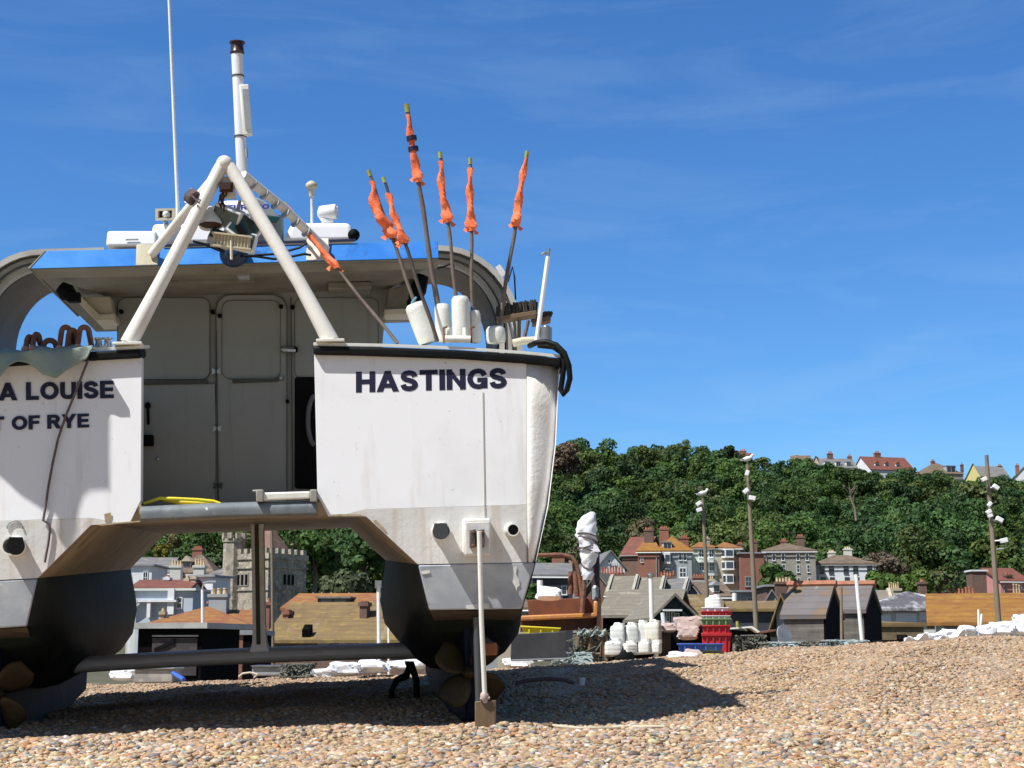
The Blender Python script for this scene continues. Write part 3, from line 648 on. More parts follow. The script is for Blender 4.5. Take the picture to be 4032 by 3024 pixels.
# --- stern roller
q = MB(); q.hexa([bp(1030,1972,-.06),bp(1222,1964,-.06),bp(1222,1964,.05),bp(1030,1972,.05),bp(1030,1940,-.06),bp(1222,1934,-.06),bp(1222,1934,.05),bp(1030,1940,.05)]); sr = B(q, 'stern_roller', M['cap'], bevel=.012)
q = MB()
for x in (1024,1235): q.box(bp(x,1953,-.01), (.05,.14,.085))
q.box(bp(1008,1933,0), (.05,.05,.015)); B(q, 'roller_bracket', mat('roller_bracket_grey', (.3,.29,.26), .6), sr, bevel=.008)
# small roller fairlead on right gunwale
q = MB(); q.tube([bp(1752,1335,.1), bp(1852,1336,.1)], .026, 12); fr = B(q, 'fairlead_roller', M['cap'], smooth=rad(50))
q = MB()
for x in (1748,1856):
    q = MB(); q.tube([bp(x,1350,.1), bp(x-2,1292,.12), bp(x+12,1286,.12)], .009, 6); B(q, 'roller_guide', M['rust'], fr)
for x in (1768,1832):
    q = MB(); q.tube([bp(x,1330,.15), bp(x,1290,.15)], .02, 8); B(q, 'roller_post', M['cap'], fr)
q = MB(); q.tube([bp(2150,1348,.3), bp(2150,1290,.3)], .045, 12); q.ell(bp(2150,1290,.3), (.03,.03,.02)); B(q, 'exhaust_stub', M['steel'], smooth=rad(40))
q = MB()                                       # twin bollard on the left gunwale
q.bb(0,0,0,0,0,0); q = MB()
for x in (388,424):
    q.lathe(bp(x,1366,.2), (0,0,1), [(0,.03),(.03,.022),(.045,.024),(.05,.034),(.065,.034)], 10)
q.box(bp(406,1366,.2), (.11,.05,.015)); B(q, 'bollard', M['steel'], smooth=rad(40))
# --- lettering
def lett(s_, x0, y0, x1, y1, hh, par):
    p0, p1 = tp(x0,y0,-.0045), tp(x1,y1,-.0045)
    text(s_, p0, p1, tp(x0,y0-hh,-.0045)-p0, M['navy'], par)
lett('HASTINGS', 1404, 1546, 1994, 1529, 82, hullR)
lett('A LOUISE', -4, 1578, 447, 1568, 70, hullL)
lett('PORT OF RYE', -215, 1704, 350, 1683, 56, hullL)
# --- outlets and brackets on the transoms
def collar(px, py, r, ln, h, name='exhaust_pipe', flap=True, b=0):
    c = tp(px, py); q = MB(); R_ = r*bk(0)
    q.lathe(c, (0,-1,0), [(0,R_*1.12),(.02,R_*1.12),(.03,R_*1.02),(ln,R_),(ln,R_*.82),(.01,R_*.8)], 20)
    o = B(q, name, M['cap'], h, smooth=rad(35))
    if flap:
        pts = [(px+r*.98*math.cos(t), py+r*.98*math.sin(t)) for t in [rad(-25+230*k/14) for k in range(15)]]
        pts += [(px-r*.72, py-r*.98), (px+r*.72, py-r*.98)]
        q = MB(); q.prism([tp(x,y,-ln-.012) for x,y in pts], V((0,.012,0))); B(q, 'rubber_flap', mat('grey_rubber', (.045,.05,.056), .6, (.06,.065,.07), 8) if px > 900 else M['rubber'], o, bevel=.003)
    else:
        q = MB(); q.tube([c+V((0,-ln+.001,0)), c+V((0,-.01,0))], R_*.8, 16); B(q, 'pipe_bore', M['black'], o)
    return o
collar(1735, 2092, 33, .17, hullR); collar(2011, 2087, 25, .14, hullR, 'drain_outlet', False); collar(62, 2150, 36, .17, hullL)
q = MB(); q.tube([tp(58+30*math.cos(t), 2082-32*math.sin(t), -.012) for t in [math.pi*k/10 for k in range(11)]], .006, 6); B(q, 'cable_loop', M['greypl'], hullL)
def tbox(name, x0,y0,x1,y1,d0,d1,m,par,bev=.006):
    q = MB(); q.prism([tp(x0,y1,-d1),tp(x1,y1-3,-d1),tp(x1,y0-3,-d1),tp(x0,y0,-d1)], V((0,d1-d0,0))); return B(q, name, m, par, bevel=bev)
brk = tbox('bracket_pad', 1824, 2044, 1932, 2190, 0, .09, M['cap'], hullR, .012)
tbox('bracket_face', 1834, 2058, 1926, 2182, .088, .096, M['gelcoat2'], brk, .003)
rb = mat('brown_bracket', (.11,.085,.075), .6, (.06,.045,.04), 9)
tbox('bracket_cheek', 1852, 2086, 1874, 2158, .09, .16, rb, brk); tbox('bracket_cheek', 1888, 2086, 1908, 2158, .09, .16, rb, brk)
tbox('bracket_back', 1856, 2092, 1904, 2150, .09, .11, M['darkrust'], brk)
for x, y in ((1862,2095),(1862,2148),(1898,2095),(1898,2148)):
    q = MB(); q.lathe(tp(x,y,-.16), (0,-1,0), [(0,.012),(.012,.011),(.014,.006)], 8); B(q, 'bolt', M['rust'], brk)
# --- keels, shafts, propellers, rudders
def eqp(y, b, x=1872): p = bp(x, y, 0); return V((AC, b, p.z))
for sgn, h in ((1,hullR),(-1,hullL)):
    def S(p, dx=0): return V((sgn*(p.x+dx), p.y, p.z))
    prof = [eqp(2470,.62), eqp(2880,.66), eqp(2893,.75), eqp(2890,1.5), eqp(2886,3.2), eqp(2860,4.5), eqp(2480,4.9)]
    q = MB(); n = len(prof)
    wid = [.03,.035,.05,.09,.10,.06,.05]
    L_ = [S(p,-w) for p,w in zip(prof,wid)]; R_ = [S(p,w) for p,w in zip(prof,wid)]
    q.add(L_+R_, [tuple(range(n)), tuple(reversed(range(n,2*n)))] + [(i,(i+1)%n,n+(i+1)%n,n+i) for i in range(n)])
    B(q, 'skeg', M['skeg'], h, bevel=.02)
    pc = V((sgn*AC, .62, bp(1880,2655,.4).z))
    q = MB(); q.lathe(pc+V((0,.28,0)), (0,-1,0), [(0,.05),(.1,.055),(.3,.05),(.36,.03),(.38,.01)], 12); hub = B(q, 'propeller', M['bronze'], h, smooth=rad(40))
    for k in range(4):
        an = rad(32 + 90*k + (7 if sgn > 0 else 20)); q = MB(); nu, nv = 7, 7; vs = []
        for j in range(nv):
            r_ = .045 + .235*j/(nv-1); wd = .118*math.sqrt(max(0, 1-((j/(nv-1)-.52)/.56)**2)) + .012
            tw = rad(58 - 34*j/(nv-1))
            for i in range(nu):
                s_ = (i/(nu-1)-.5)*2*wd
                loc = V((s_*math.cos(tw), s_*math.sin(tw), r_))
                vs.append(pc + Matrix.Rotation(an,3,'Y') @ loc)
        q.add(vs, [(j*nu+i,j*nu+i+1,(j+1)*nu+i+1,(j+1)*nu+i) for j in range(nv-1) for i in range(nu-1)])
        B(q, 'propeller_blade', M['bronze'], hub, smooth=rad(60), solid=.014)
    q = MB(); q.tube([S(V((AC+.005,.06,bp(1880,2430,.06).z))), S(V((AC+.005,.06,bp(1880,2775,.06).z)))], .026, 12); B(q, 'rudder_stock', mat('dark_steel', (.10,.11,.115), .4, metal=.5), h, smooth=rad(40))
    q = MB(); z0, z1 = bp(1880,2480,.2).z, bp(1880,2700,.2).z
    q.hexa([S(V((AC-.012,.09,z1))),S(V((AC+.012,.09,z1))),S(V((AC+.012,.30,z1+.1))),S(V((AC-.012,.30,z1+.1))),S(V((AC-.02,.07,z0))),S(V((AC+.02,.07,z0))),S(V((AC+.02,.36,z0))),S(V((AC-.02,.36,z0)))]); B(q, 'rudder', M['skeg'], h, bevel=.006)
    q = MB(); q.box(V((sgn*(AC+.10),.25,bp(1925,2555,.25).z)), (.13,.05,.09)); B(q, 'sacrificial_anode', mat('orange_anode', (.36,.13,.05), .8), h, bevel=.01)
# cross beam between the skegs, with its central strut
q = MB(); zc = bp(1020,2580,2.3).z; n = 16; vs = []
ce = [(.24*math.cos(t)*1.2, .064*math.sin(t)) for t in [2*math.pi*k/14 for k in range(14)]]
for k in range(n):
    u = -1 + 2*k/(n-1); x = AC*u
    for db, dz in ce: vs.append(V((x, 2.3+db, zc + dz - .02*u*u)))
q.add(vs, [(k*14+i, k*14+(i+1)%14, (k+1)*14+(i+1)%14, (k+1)*14+i) for k in range(n-1) for i in range(14)])
cb = B(q, 'cross_beam', M['beam'], smooth=rad(60))
xs = bp(1020,2300,2.3).x; zb = bp(1020,2075,2.3).z
q = MB(); zt2 = bp(900,2040).z + .01
prof = [(zc+.04,.078),(zc+.12,.056),(zc+.3,.05),(zt2-.06,.05),(zt2,.058)]
for i in range(4):
    (z0,w0),(z1,w1) = prof[i], prof[i+1]
    q.hexa([V((xs-w0,2.1,z0)),V((xs+w0,2.1,z0)),V((xs+w0,2.4,z0)),V((xs-w0,2.4,z0)),V((xs-w1,2.1,z1)),V((xs+w1,2.1,z1)),V((xs+w1,2.4,z1)),V((xs-w1,2.4,z1))])
st_ = B(q, 'centre_strut', M['beam'], weld=True, smooth=rad(40))
q = MB(); q.bb(xs-.022,xs+.012,2.093,2.0985,zc+.1,zt2-.02); B(q, 'strut_slot', M['groove'], st_)
def decal(name, pts, m, par, d=.0085):
    q = MB(); q.prism([tp(x,y,-d) for x,y in pts], V((0,.003,0))); return B(q, name, m, par)
chip = mat('chipped_gelcoat', (.36,.27,.15), .8, (.48,.40,.27), 14)
decal('paint_chip', [(410,2024),(436,2018),(440,2040),(430,2058),(414,2056)], chip, hullL); decal('paint_chip', [(545,1985),(556,1978),(557,2030),(548,2024)], chip, hullL); decal('paint_chip', [(380,2066),(440,2060),(520,2052),(552,2050),(552,2055),(470,2062),(400,2070)], chip, hullL)
decal('paint_chip', [(1470,2050),(1480,2047),(1512,2078),(1524,2096),(1514,2094),(1490,2070)], chip, hullR); decal('paint_chip', [(1300,2026),(1360,2024),(1420,2026),(1430,2031),(1310,2032)], chip, hullR)
drip = mat('white_drips', (.70,.69,.64), .5, (.5,.5,.48), 12)
decal('paint_drip', [(2020,2232),(2034,2230),(2032,2262),(2044,2280),(2046,2306),(2036,2312),(2034,2330),(2030,2312),(2018,2292),(2024,2262)], drip, hullR, .012); decal('paint_drip', [(1836,2384),(1880,2376),(1926,2374),(1926,2396),(1850,2398),(1834,2396)], drip, hullR, .012); decal('paint_drip', [(1654,2250),(1690,2244),(1694,2256),(1666,2262)], drip, hullR, .012)
# invented screen on an arm, out of view, cut to shadow the left transom
hl = empty('shadow_rig'); hl.parent = boat
sd = (MBOAT.to_3x3().inverted() @ V((.785*.574, .62*.574, -.819))).normalized()
def cast(px, py, b=-.62):                      # the point whose sun shadow falls on the transom at (px, py)
    p = tp(px, py); t = (p.y - b)/sd.y; return p - sd*t
shp = [(432,1380),(432,1925),(352,1925),(325,1945),(312,1990),(312,2100),(285,2185),(262,2170),(268,2090),(225,2030),(165,2000),(80,1945),(0,1870),(-60,1835),(-120,1830),(-120,1380)]
q = MB(); q.prism([cast(x,y) for x,y in shp], V((0,.03,0))); B(q, 'shadow_screen', M['tarp'], hl)
q = MB(); pt = cast(-60,1385); q.tube([V((-2.32,.1,bp(0,1380).z)), V((-2.5,.0,pt.z-.4)), pt+V((-.1,.0,.03)), cast(425,1385)+V((0,0,.03))], .045, 10); B(q, 'screen_arm', M['pipe'], hl, smooth=rad(60))
# ------------------------------------------------------------------ loose things on and by the boat
def W(p): return MBOAT @ p
def dahn(label, pts, flag, base_b, tip_b, r0, rpx, flagpar, fl=None, cane='bamboo', tapes=(0.0,), name='marker_buoy'):
    (x0,y0),(x1,y1) = pts                     # tip, foot
    tip, foot = W(bp(x0,y0,tip_b)), W(bp(x1,y1,base_b))
    root = empty(name, label, 'marker buoy', loc=foot, group='orange flagged marker buoys stowed at the stern')
    ax = tip - foot; L = ax.length; k = bk(base_b)
    def at_(t, dx=0): return ax*t + V((dx*k,0,0))
    q = MB(); n = 16
    q.tube([at_(i/n) + V((math.sin(i*.9)*.004, 0, 0)) for i in range(n+1)], [rpx*k*(1 - .35*i/n)*(1.12 if i % 3 == 0 else 1) for i in range(n+1)], 8)
    q.build('cane', M[cane], root, smooth=rad(60))
    q = MB(); q.tube([at_(1), at_(.965)], rpx*k*.95, 8); q.build('tip_tape', M['tape'], root)
    t0, t1 = flag; rr = random.Random(flagpar); q = MB(); rows = 34; cols = 12; vs = []
    u_ = V((1,0,0)); w_ = ax.normalized().cross(u_).normalized()
    wide, low = flagpar % 10, (flagpar//10) % 10
    for j in range(rows+1):
        s_ = j/rows; t = t1 + (t0-t1)*s_      # from the top down
        base = (.016 + .013*s_)*(1+.02*wide) + .003*math.sin(s_*17+flagpar) + (.020*max(0,min(1,(s_-.15)/.5))*(1 if s_<.72 else max(0,1-(s_-.72)/.1)) if wide > 6 else 0)
        if s_ > .80: base *= 1 + .40*math.sin((s_-.80)/.20*math.pi)*(.4+.1*low)
        if s_ > .95: base *= .75
        off = .02*wide*math.sin(min(1, s_*1.1)*math.pi)**2*.3
        for i in range(cols):
            an = 2*math.pi*i/cols + s_*6
            r = base*(1 + .26*math.sin(2*an + s_*14 + flagpar) + .10*math.sin(5*an - s_*9) + .12*rr.random())
            vs.append(at_(t) + u_*(r*math.cos(an) - off) + w_*r*math.sin(an))
    q.add(vs, [(j*cols+i, j*cols+(i+1)%cols, (j+1)*cols+(i+1)%cols, (j+1)*cols+i) for j in range(rows) for i in range(cols)])
    for t_, sg_ in ((t0+.012, 1 if flagpar % 2 else -1), (t0+.03, -1)):
        c_ = at_(t_) + u_*sg_*.022; q.add([c_, c_ + u_*sg_*(.035+.003*wide) + V((0,0,-.03)), c_ + u_*sg_*.012 + V((0,-.012,-.055)), c_ + V((0,.01,-.03))], [(0,1,2),(0,2,3)])
    f = q.build('flag', M['flag'], root, smooth=rad(35))
    if fl:
        (fx0,fy0),(fx1,fy1),fr_ = fl; a = W(bp(fx0,fy0,base_b-.0)) - foot; b = W(bp(fx1,fy1,base_b-.0)) - foot
        d = (b-a); q = MB(); R_ = fr_*k; l = d.length
        q.lathe(a, d, [(0,R_*.75),(.02,R_*.97),(.05,R_),(l*.5,R_*1.02),(l-.04,R_),(l-.01,R_*.93),(l,R_*.4)], 16)
        q.build('float', M['foam'], root, smooth=rad(45))
    return root, f
dahn('orange flagged marker leaning left across the blue roof, lowest and most tilted', ((1118,798),(1565,1352)), (.52,.97), .55, .95, 0, 7.5, 21, None)
dahn('second orange marker from the roof, its flag bagging out widest, over a tilted white float', ((1450,670),(1690,1352)), (.60,.935), .42, .5, 0, 8.5, 97, ((1632,1196),(1692,1352),43))
dahn('dark cane marker with a thin ragged orange flag, crossing in front of the tilted float', ((1508,698),(1722,1345)), (.59,.90), .15, .3, 0, 8, 32, None, 'canedark')
d4, f4 = dahn('tallest orange flagged marker with black bands, highest of all the canes', ((1600,410),(1745,1345)), (.665,.955), .35, .35, 0, 11, 41, ((1740,1198),(1748,1348),31))
for t in (.80,.845):
    q = MB(); ax = f4.parent; top = W(bp(1600,410,.35)) - ax.location
    q.tube([top*t, top*(t+.018)], .040, 10); q.build('black_band', M['navy'], f4)
dahn('orange marker with a knotted flag, its cane rising from the upright white float', ((1732,598),(1816,1340)), (.62,.95), .25, .25, 0, 8.5, 53, ((1812,1168),(1818,1340),36))
dahn('straight vertical orange marker beside the grey ended float', ((1851,622),(1862,1350)), (.60,.945), .3, .3, 0, 8, 71, ((1868,1224),(1872,1352),24))
dahn('right hand orange marker leaning right, above the brooms', ((2076,596),(1955,1350)), (.60,.965), .45, .45, 0, 9, 61, ((1950,1286),(1955,1354),39))
# blue rope round the leaning float
q = MB(); q.tube([W(bp(x,y,.4)) for x,y in ((1640,1170),(1622,1190),(1620,1240),(1635,1300),(1655,1348))], .008, 6); q.tube([W(bp(x,y,.25)) for x,y in ((1790,1165),(1782,1210),(1778,1260),(1790,1310))], .007, 6)
tag(q.build('rope_tail', M['blrope']), 'faded blue rope tails wound round the white floats', 'rope')
# boat hook
q = MB(); q.tube([W(bp(x,y,.3)) for x,y in ((2112,1348),(2158,1010))], .017, 8); bh = tag(q.build('boat_hook', M['white'], None, smooth=rad(40)), 'slim white boat hook standing upright at the outer corner of the stern', 'boat hook')
q = MB(); q.tube([W(bp(x,y,.3)) for x,y in ((2158,1012),(2163,978))], .011, 8); q.tube([W(bp(x,y,.3)) for x,y in ((2160,1000),(2145,994),(2134,1000),(2130,1008))], [.011,.011,.009,.004], 8); q.build('hook', M['steel'], bh, smooth=rad(40))
# brooms
def broom(label, p0, p1, h0, h1, b, w):
    c = W(bp((p0[0]+p1[0])/2,(p0[1]+p1[1])/2,b)); root = empty('deck_broom', label, 'broom', loc=c, group='deck brooms')
    a, e = W(bp(*p0,b))-c, W(bp(*p1,b))-c; up = V((0,0,.03))
    q = MB(); d = V((0,.06,0))
    q.hexa([a-up-d, e-up-d, e-up+d, a-up+d, a+up*.3-d, e+up*.3-d, e+up*.3+d, a+up*.3+d]); q.build('broom_head', M['oldwood'], root, bevel=.006)
    q = MB(); rr = random.Random(int(p0[0]))
    for i in range(190):
        t = rr.random(); o = a.lerp(e,t) + V((0,(rr.random()-.5)*.11,.01)); q.tube([o, o+V(((rr.random()-.5)*.03,(rr.random()-.5)*.03,w*(.8+.4*rr.random())))], .009, 5)
    q.build('bristles', mat('dark_bristles', (.045,.04,.036), .9), root)
    q = MB(); q.tube([W(bp(*h0,b))-c, W(bp(*h1,b))-c], .014, 8); q.build('broom_handle', M['bamboo'], root)
broom('dark bristled deck broom tilted up to the right over the gunwale', (1955,1256), (2112,1232), (2045,1240), (2043,1352), .5, .075)
broom('broom behind the boat hook with a pale wooden head', (2095,1268), (2168,1252), (2080,1262), (2062,1345), .65, .03)
# black hose loop
q = MB(); q.tube([W(bp(x,y,b)) for x,y,b in ((2085,1362,.2),(2110,1350,.12),(2150,1346,.1),(2190,1358,.06),(2222,1390,.03),(2240,1440,.03),(2244,1490,.04),(2232,1535,.06),(2218,1552,.08),(2208,1535,.10),(2216,1480,.08),(2222,1430,.07),(2214,1390,.08),(2180,1366,.14),(2120,1360,.2))], .021, 10)
tag(q.build('hose', M['rubber'], None, smooth=rad(60)), 'black rubber hose looped over the outer corner of the right stern', 'hose')
q = MB(); q.tube([W(bp(x,y,.4)) for x,y in ((2020,1352),(2060,1342),(2110,1340))], .03, 8); tag(q.build('rolled_canvas', M['cream'], None, smooth=rad(50)), 'small cream canvas roll lying on the gunwale below the brooms', 'canvas roll')
# tarpaulin over the left gunwale
edge_t = [(-160,1400),(0,1388),(60,1385),(150,1376),(240,1372),(300,1370),(355,1362)]
edge_b = [(-160,1520),(-60,1530),(0,1482),(40,1436),(75,1422),(110,1428),(140,1448),(170,1475),(215,1490),(250,1462),(300,1436),(345,1412),(362,1372)]
def lerp_e(e, x): return float(np.interp(x, [p[0] for p in e], [p[1] for p in e]))
q = MB(); nu, nv = 60, 9
def tf(u, v):
    x = -160 + 520*u; yt, yb = lerp_e(edge_t, x), lerp_e(edge_b, x)
    if v < .35:
        return W(bp(x, yt-6, .42 - .46*v/.35) + V((0,0,.012*math.sin(x*.05)))) 
    s_ = (v-.35)/.65
    return W(bp(x + 6*math.sin(s_*3+x*.02), yt + (yb-yt)*s_, -.04 - .035*math.sin(x*.035)*s_ - .02*s_))
q.grid(tf, nu, nv); tp_o = tag(q.build('tarpaulin', M['tarp'], None, smooth=rad(80), solid=.008), 'grey green tarpaulin draped in scallops over the left gunwale', 'tarpaulin')
# rusty iron hoops standing on the tarpaulin
hk = [(112,1380,1322,13,'rusty iron hook, leftmost of the row on the tarpaulin'),(140,1378,1312,14,'rusty iron hook, tall and narrow, touching the leftmost one'),(192,1388,1336,30,'low wide rusty hook in the middle of the row on the tarpaulin'),
      (255,1378,1284,22,'tall reddish hook, first of the three standing close together'),(281,1383,1296,18,'yellow streaked hook between two taller reddish ones'),(328,1373,1284,24,'rusty hook nearest the steel bollard, open loop')]
for x, yb, yt, w, lab in hk:
    root = empty('iron_hook', lab, 'iron hook', loc=W(bp(x,yb,.1)), group='rusty hooks on the tarpaulin'); o0 = root.location
    pts = [W(bp(x-w,yb,.04))-o0]
    for k in range(9):
        t = math.pi*(1-k/8); pts.append(W(bp(x+4+w*.8*math.cos(t), yt+26-22*math.sin(t), .1+.04*k/8))-o0)
    pts.append(W(bp(x+w+8,yb-8,.2))-o0)
    q = MB(); q.tube(pts, .020, 8); q.build('hook_bar', M['rust'], root, smooth=rad(60))
    q = MB(); q.ell(pts[0]+V((0,0,.008)), (.028,.028,.026)); q.build('hook_end', mat('pink_lead', (.42,.24,.17), .8, (.32,.18,.12), 20), root, smooth=rad(60))
# thin rope down the left transom
q = MB(); q.tube([W(tp(x,y,-.02 - d)) for x,y,d in ((347,1418,.06),(330,1460,.06),(295,1550,.03),(258,1640,.0),(228,1730,.0),(206,1830,.0),(190,1920,.0),(180,1990,.0),(170,2050,.0),(192,2062,.0),(196,2090,.0),(190,2140,.0),(182,2180,.0),(176,2215,.0))], .0085, 6)
tag(q.build('rope', M['rope'], None, smooth=rad(60)), 'thin dark rope hanging down the left transom across the lettering', 'rope')
# yellow hose on the stern deck
q = MB(); q.tube([W(bp(x,y,.14)) for x,y in ((566,1984),(590,1976),(630,1962),(700,1964),(780,1968),(840,1974),(868,1984))], .012, 8); q.tube([W(bp(x,y,.2)) for x,y in ((640,1966),(700,1978),(770,1980),(840,1980))], .015, 8)
tag(q.build('yellow_hose', M['yellow'], None, smooth=rad(60)), 'bright yellow hose lying along the stern deck edge between the hulls', 'hose')
# the long pole standing before the right transom, with its square board at the foot
pr = empty('steering_oar', 'long pale pole with a square brown board at its foot, standing against the right transom', 'oar', loc=W(bp(1912,2868,-.12)))
o0 = pr.location
q = MB(); q.tube([W(bp(1887,2092,-.22))-o0, W(bp(1896,2450,-.18))-o0, W(bp(1910,2765,-.13))-o0], .0175, 10); q.build('shaft', M['cap'], pr, smooth=rad(50))
q = MB(); q.hexa([W(bp(x,y,b))-o0 for x,y,b in ((1870,2880,-.14),(1954,2876,-.14),(1954,2876,-.08),(1870,2880,-.08),(1870,2762,-.14),(1954,2756,-.14),(1954,2756,-.08),(1870,2762,-.08))]); q.build('blade', M['oldwood'], pr, bevel=.006)
q = MB(); q.ell(W(bp(1908,2742,-.14))-o0, (.03,.03,.035), jit=.15); q.tube([W(bp(1890,2752,-.15))-o0, W(bp(1928,2748,-.15))-o0], .012, 6); q.build('lashing', M['pink'], pr, smooth=rad(50))
# ------------------------------------------------------------------ flatten: thing > part > sub-part only
def promote(e, child, name):
    child.name = 'tmp_part'; 
    for ch in list(e.children):
        if ch is not child: ch.parent = child
    child.parent = e.parent; bpy.data.objects.remove(e); child.name = name
    return child
def depth_of(o):
    d = 0
    while o.parent: o = o.parent; d += 1
    return d
def kid(e, nm): return [c for c in e.children if c.name.split('.')[0] == nm][0]
cab = promote(cab, kid(cab, 'cabin_wall'), 'cabin'); roof = promote(roof, kid(roof, 'roof_panel'), 'roof')
gal = promote(gal, kid(gal, 'apex_cap'), 'gallows'); sh = promote(sh, kid(sh, 'shelter_skin'), 'bow_shelter'); hl = promote(hl, kid(hl, 'screen_arm'), 'shadow_rig')
for o in list(bpy.data.objects):
    while depth_of(o) > 2: o.parent = o.parent.parent
# ------------------------------------------------------------------ town
def wallm(n, c, c2, **k): return mat(n, c, .8, c2, k.pop('scale', 1.2), .4, .7, **k)
def roofm(n, c, c2, lich=None, tile=.22, **k): return mat(n, c, .8, c2, k.pop('scale', .9), .4, .65, c3=lich, s3=k.pop('s3', 1.7), lo3=k.pop('lo3', .52), hi3=.68, tile=tile, **k)
T = {}
T['brick'] = wallm('red_brick_wall', (.27,.11,.075), (.20,.085,.06), c3=(.33,.18,.13), s3=9, lo3=.5)
T['brickb'] = wallm('brown_brick_wall', (.16,.095,.07), (.11,.07,.055), c3=(.22,.14,.11), s3=9, lo3=.5)
T['grey'] = wallm('blue_grey_render', (.37,.40,.42), (.30,.33,.345), streak=(.18,.19,.19), samt=.4, sscale=(2,2,.15))
T['mint'] = wallm('pale_mint_render', (.62,.67,.62), (.54,.58,.53))
T['beige'] = wallm('beige_render', (.50,.43,.31), (.42,.36,.26), streak=(.24,.20,.15), samt=.4, sscale=(2,2,.15))
T['stone'] = wallm('grey_brown_stone', (.30,.28,.235), (.225,.21,.18), c3=(.40,.38,.32), s3=5, lo3=.55)
T['rib'] = wallm('pale_coping', (.40,.37,.31), (.33,.30,.25))
T['white'] = wallm('white_render', (.72,.73,.74), (.60,.62,.64))
T['palegrey'] = wallm('pale_grey_render', (.60,.59,.54), (.50,.49,.45))
T['paleblue'] = wallm('pale_blue_render', (.44,.50,.56), (.37,.43,.49))
T['flint'] = mat('flint_rubble_wall', (.37,.32,.25), .85, (.21,.19,.155), 1.4, .42, .62, .05, 5, c3=(.52,.47,.37), s3=3.5, lo3=.52, hi3=.66)
T['tar'] = mat('tarred_boards', (.0035,.0035,.004), .8, (.006,.006,.007), 3, tile=.22, spec=.03)
T['teal'] = mat('dark_teal_boards', (.012,.020,.026), .7, (.02,.03,.036), 3, tile=.2, spec=.1)
T['r_dull'] = roofm('dull_pink_tiles', (.20,.115,.095), (.15,.09,.075), (.26,.16,.13))
T['boards'] = mat('weathered_boards', (.15,.135,.118), .8, (.085,.075,.065), 2, .4, .65, streak=(.24,.22,.19), samt=.8, sscale=(.4,.4,11), slo=.5, shi=.7, tile=.22)
T['pinkw'] = wallm('pink_render', (.52,.22,.20), (.45,.20,.18))
T['yellow'] = wallm('yellow_render', (.68,.60,.26), (.62,.54,.22))
T['olive'] = wallm('mossy_bank', (.17,.13,.065), (.11,.085,.045), c3=(.24,.19,.10), s3=6, lo3=.5)
T['r_orange'] = roofm('orange_lichen_tiles', (.25,.095,.04), (.29,.14,.04), (.33,.18,.05))
T['r_gold'] = roofm('golden_lichen_tiles', (.27,.13,.022), (.22,.085,.03), (.30,.165,.03), lo3=.48)
T['r_red'] = roofm('red_tiles', (.19,.066,.045), (.14,.055,.04), (.26,.12,.08), lo3=.6)
T['r_brown'] = roofm('brown_tiles', (.165,.115,.08), (.115,.085,.062), (.23,.18,.11))
T['r_olive'] = roofm('olive_brown_tiles', (.20,.135,.055), (.15,.10,.048), (.27,.185,.06), streak=(.30,.26,.19), samt=.5, sscale=(1.1,.2,.2), slo=.58, shi=.72)
T['r_slate'] = roofm('grey_slate', (.175,.175,.18), (.13,.13,.138), (.24,.22,.17))
T['r_slateb'] = roofm('mottled_brown_slate', (.215,.19,.145), (.135,.125,.105), (.31,.28,.21), s3=.9, lo3=.52)
T['r_hut'] = roofm('hut_slates', (.15,.135,.135), (.11,.098,.10), (.25,.14,.04), s3=.9, lo3=.49, tile=.25, streak=(.42,.40,.40), samt=.6, sscale=(1.6,.4,.3), slo=.58, shi=.72)
T['r_streak'] = roofm('bird_streaked_slate', (.12,.11,.125), (.085,.08,.09), None, streak=(.62,.62,.62), samt=.85, sscale=(.9,.25,.6), slo=.47, shi=.62)
T['dark'] = mat('dark_slate_cladding', (.05,.053,.065), .6, (.035,.037,.045), 1.5, tile=.3)
T['frame'] = mat('white_window_frame', (.74,.76,.76), .5)
T['pot'] = mat('terracotta_pot', (.42,.17,.09), .8, (.34,.12,.07), 3)
T['potc'] = mat('cream_pot', (.62,.46,.28), .8, (.5,.36,.22), 3)
T['lead'] = mat('lead_flashing', (.30,.31,.32), .6, (.22,.23,.24), 3)
T['ridge'] = mat('terracotta_ridge', (.36,.15,.085), .8, (.28,.115,.065), 4)
T['bpane'] = mat('blue_sky_glass', (.05,.07,.10), .1, (.03,.04,.06), .4, spec=.8)
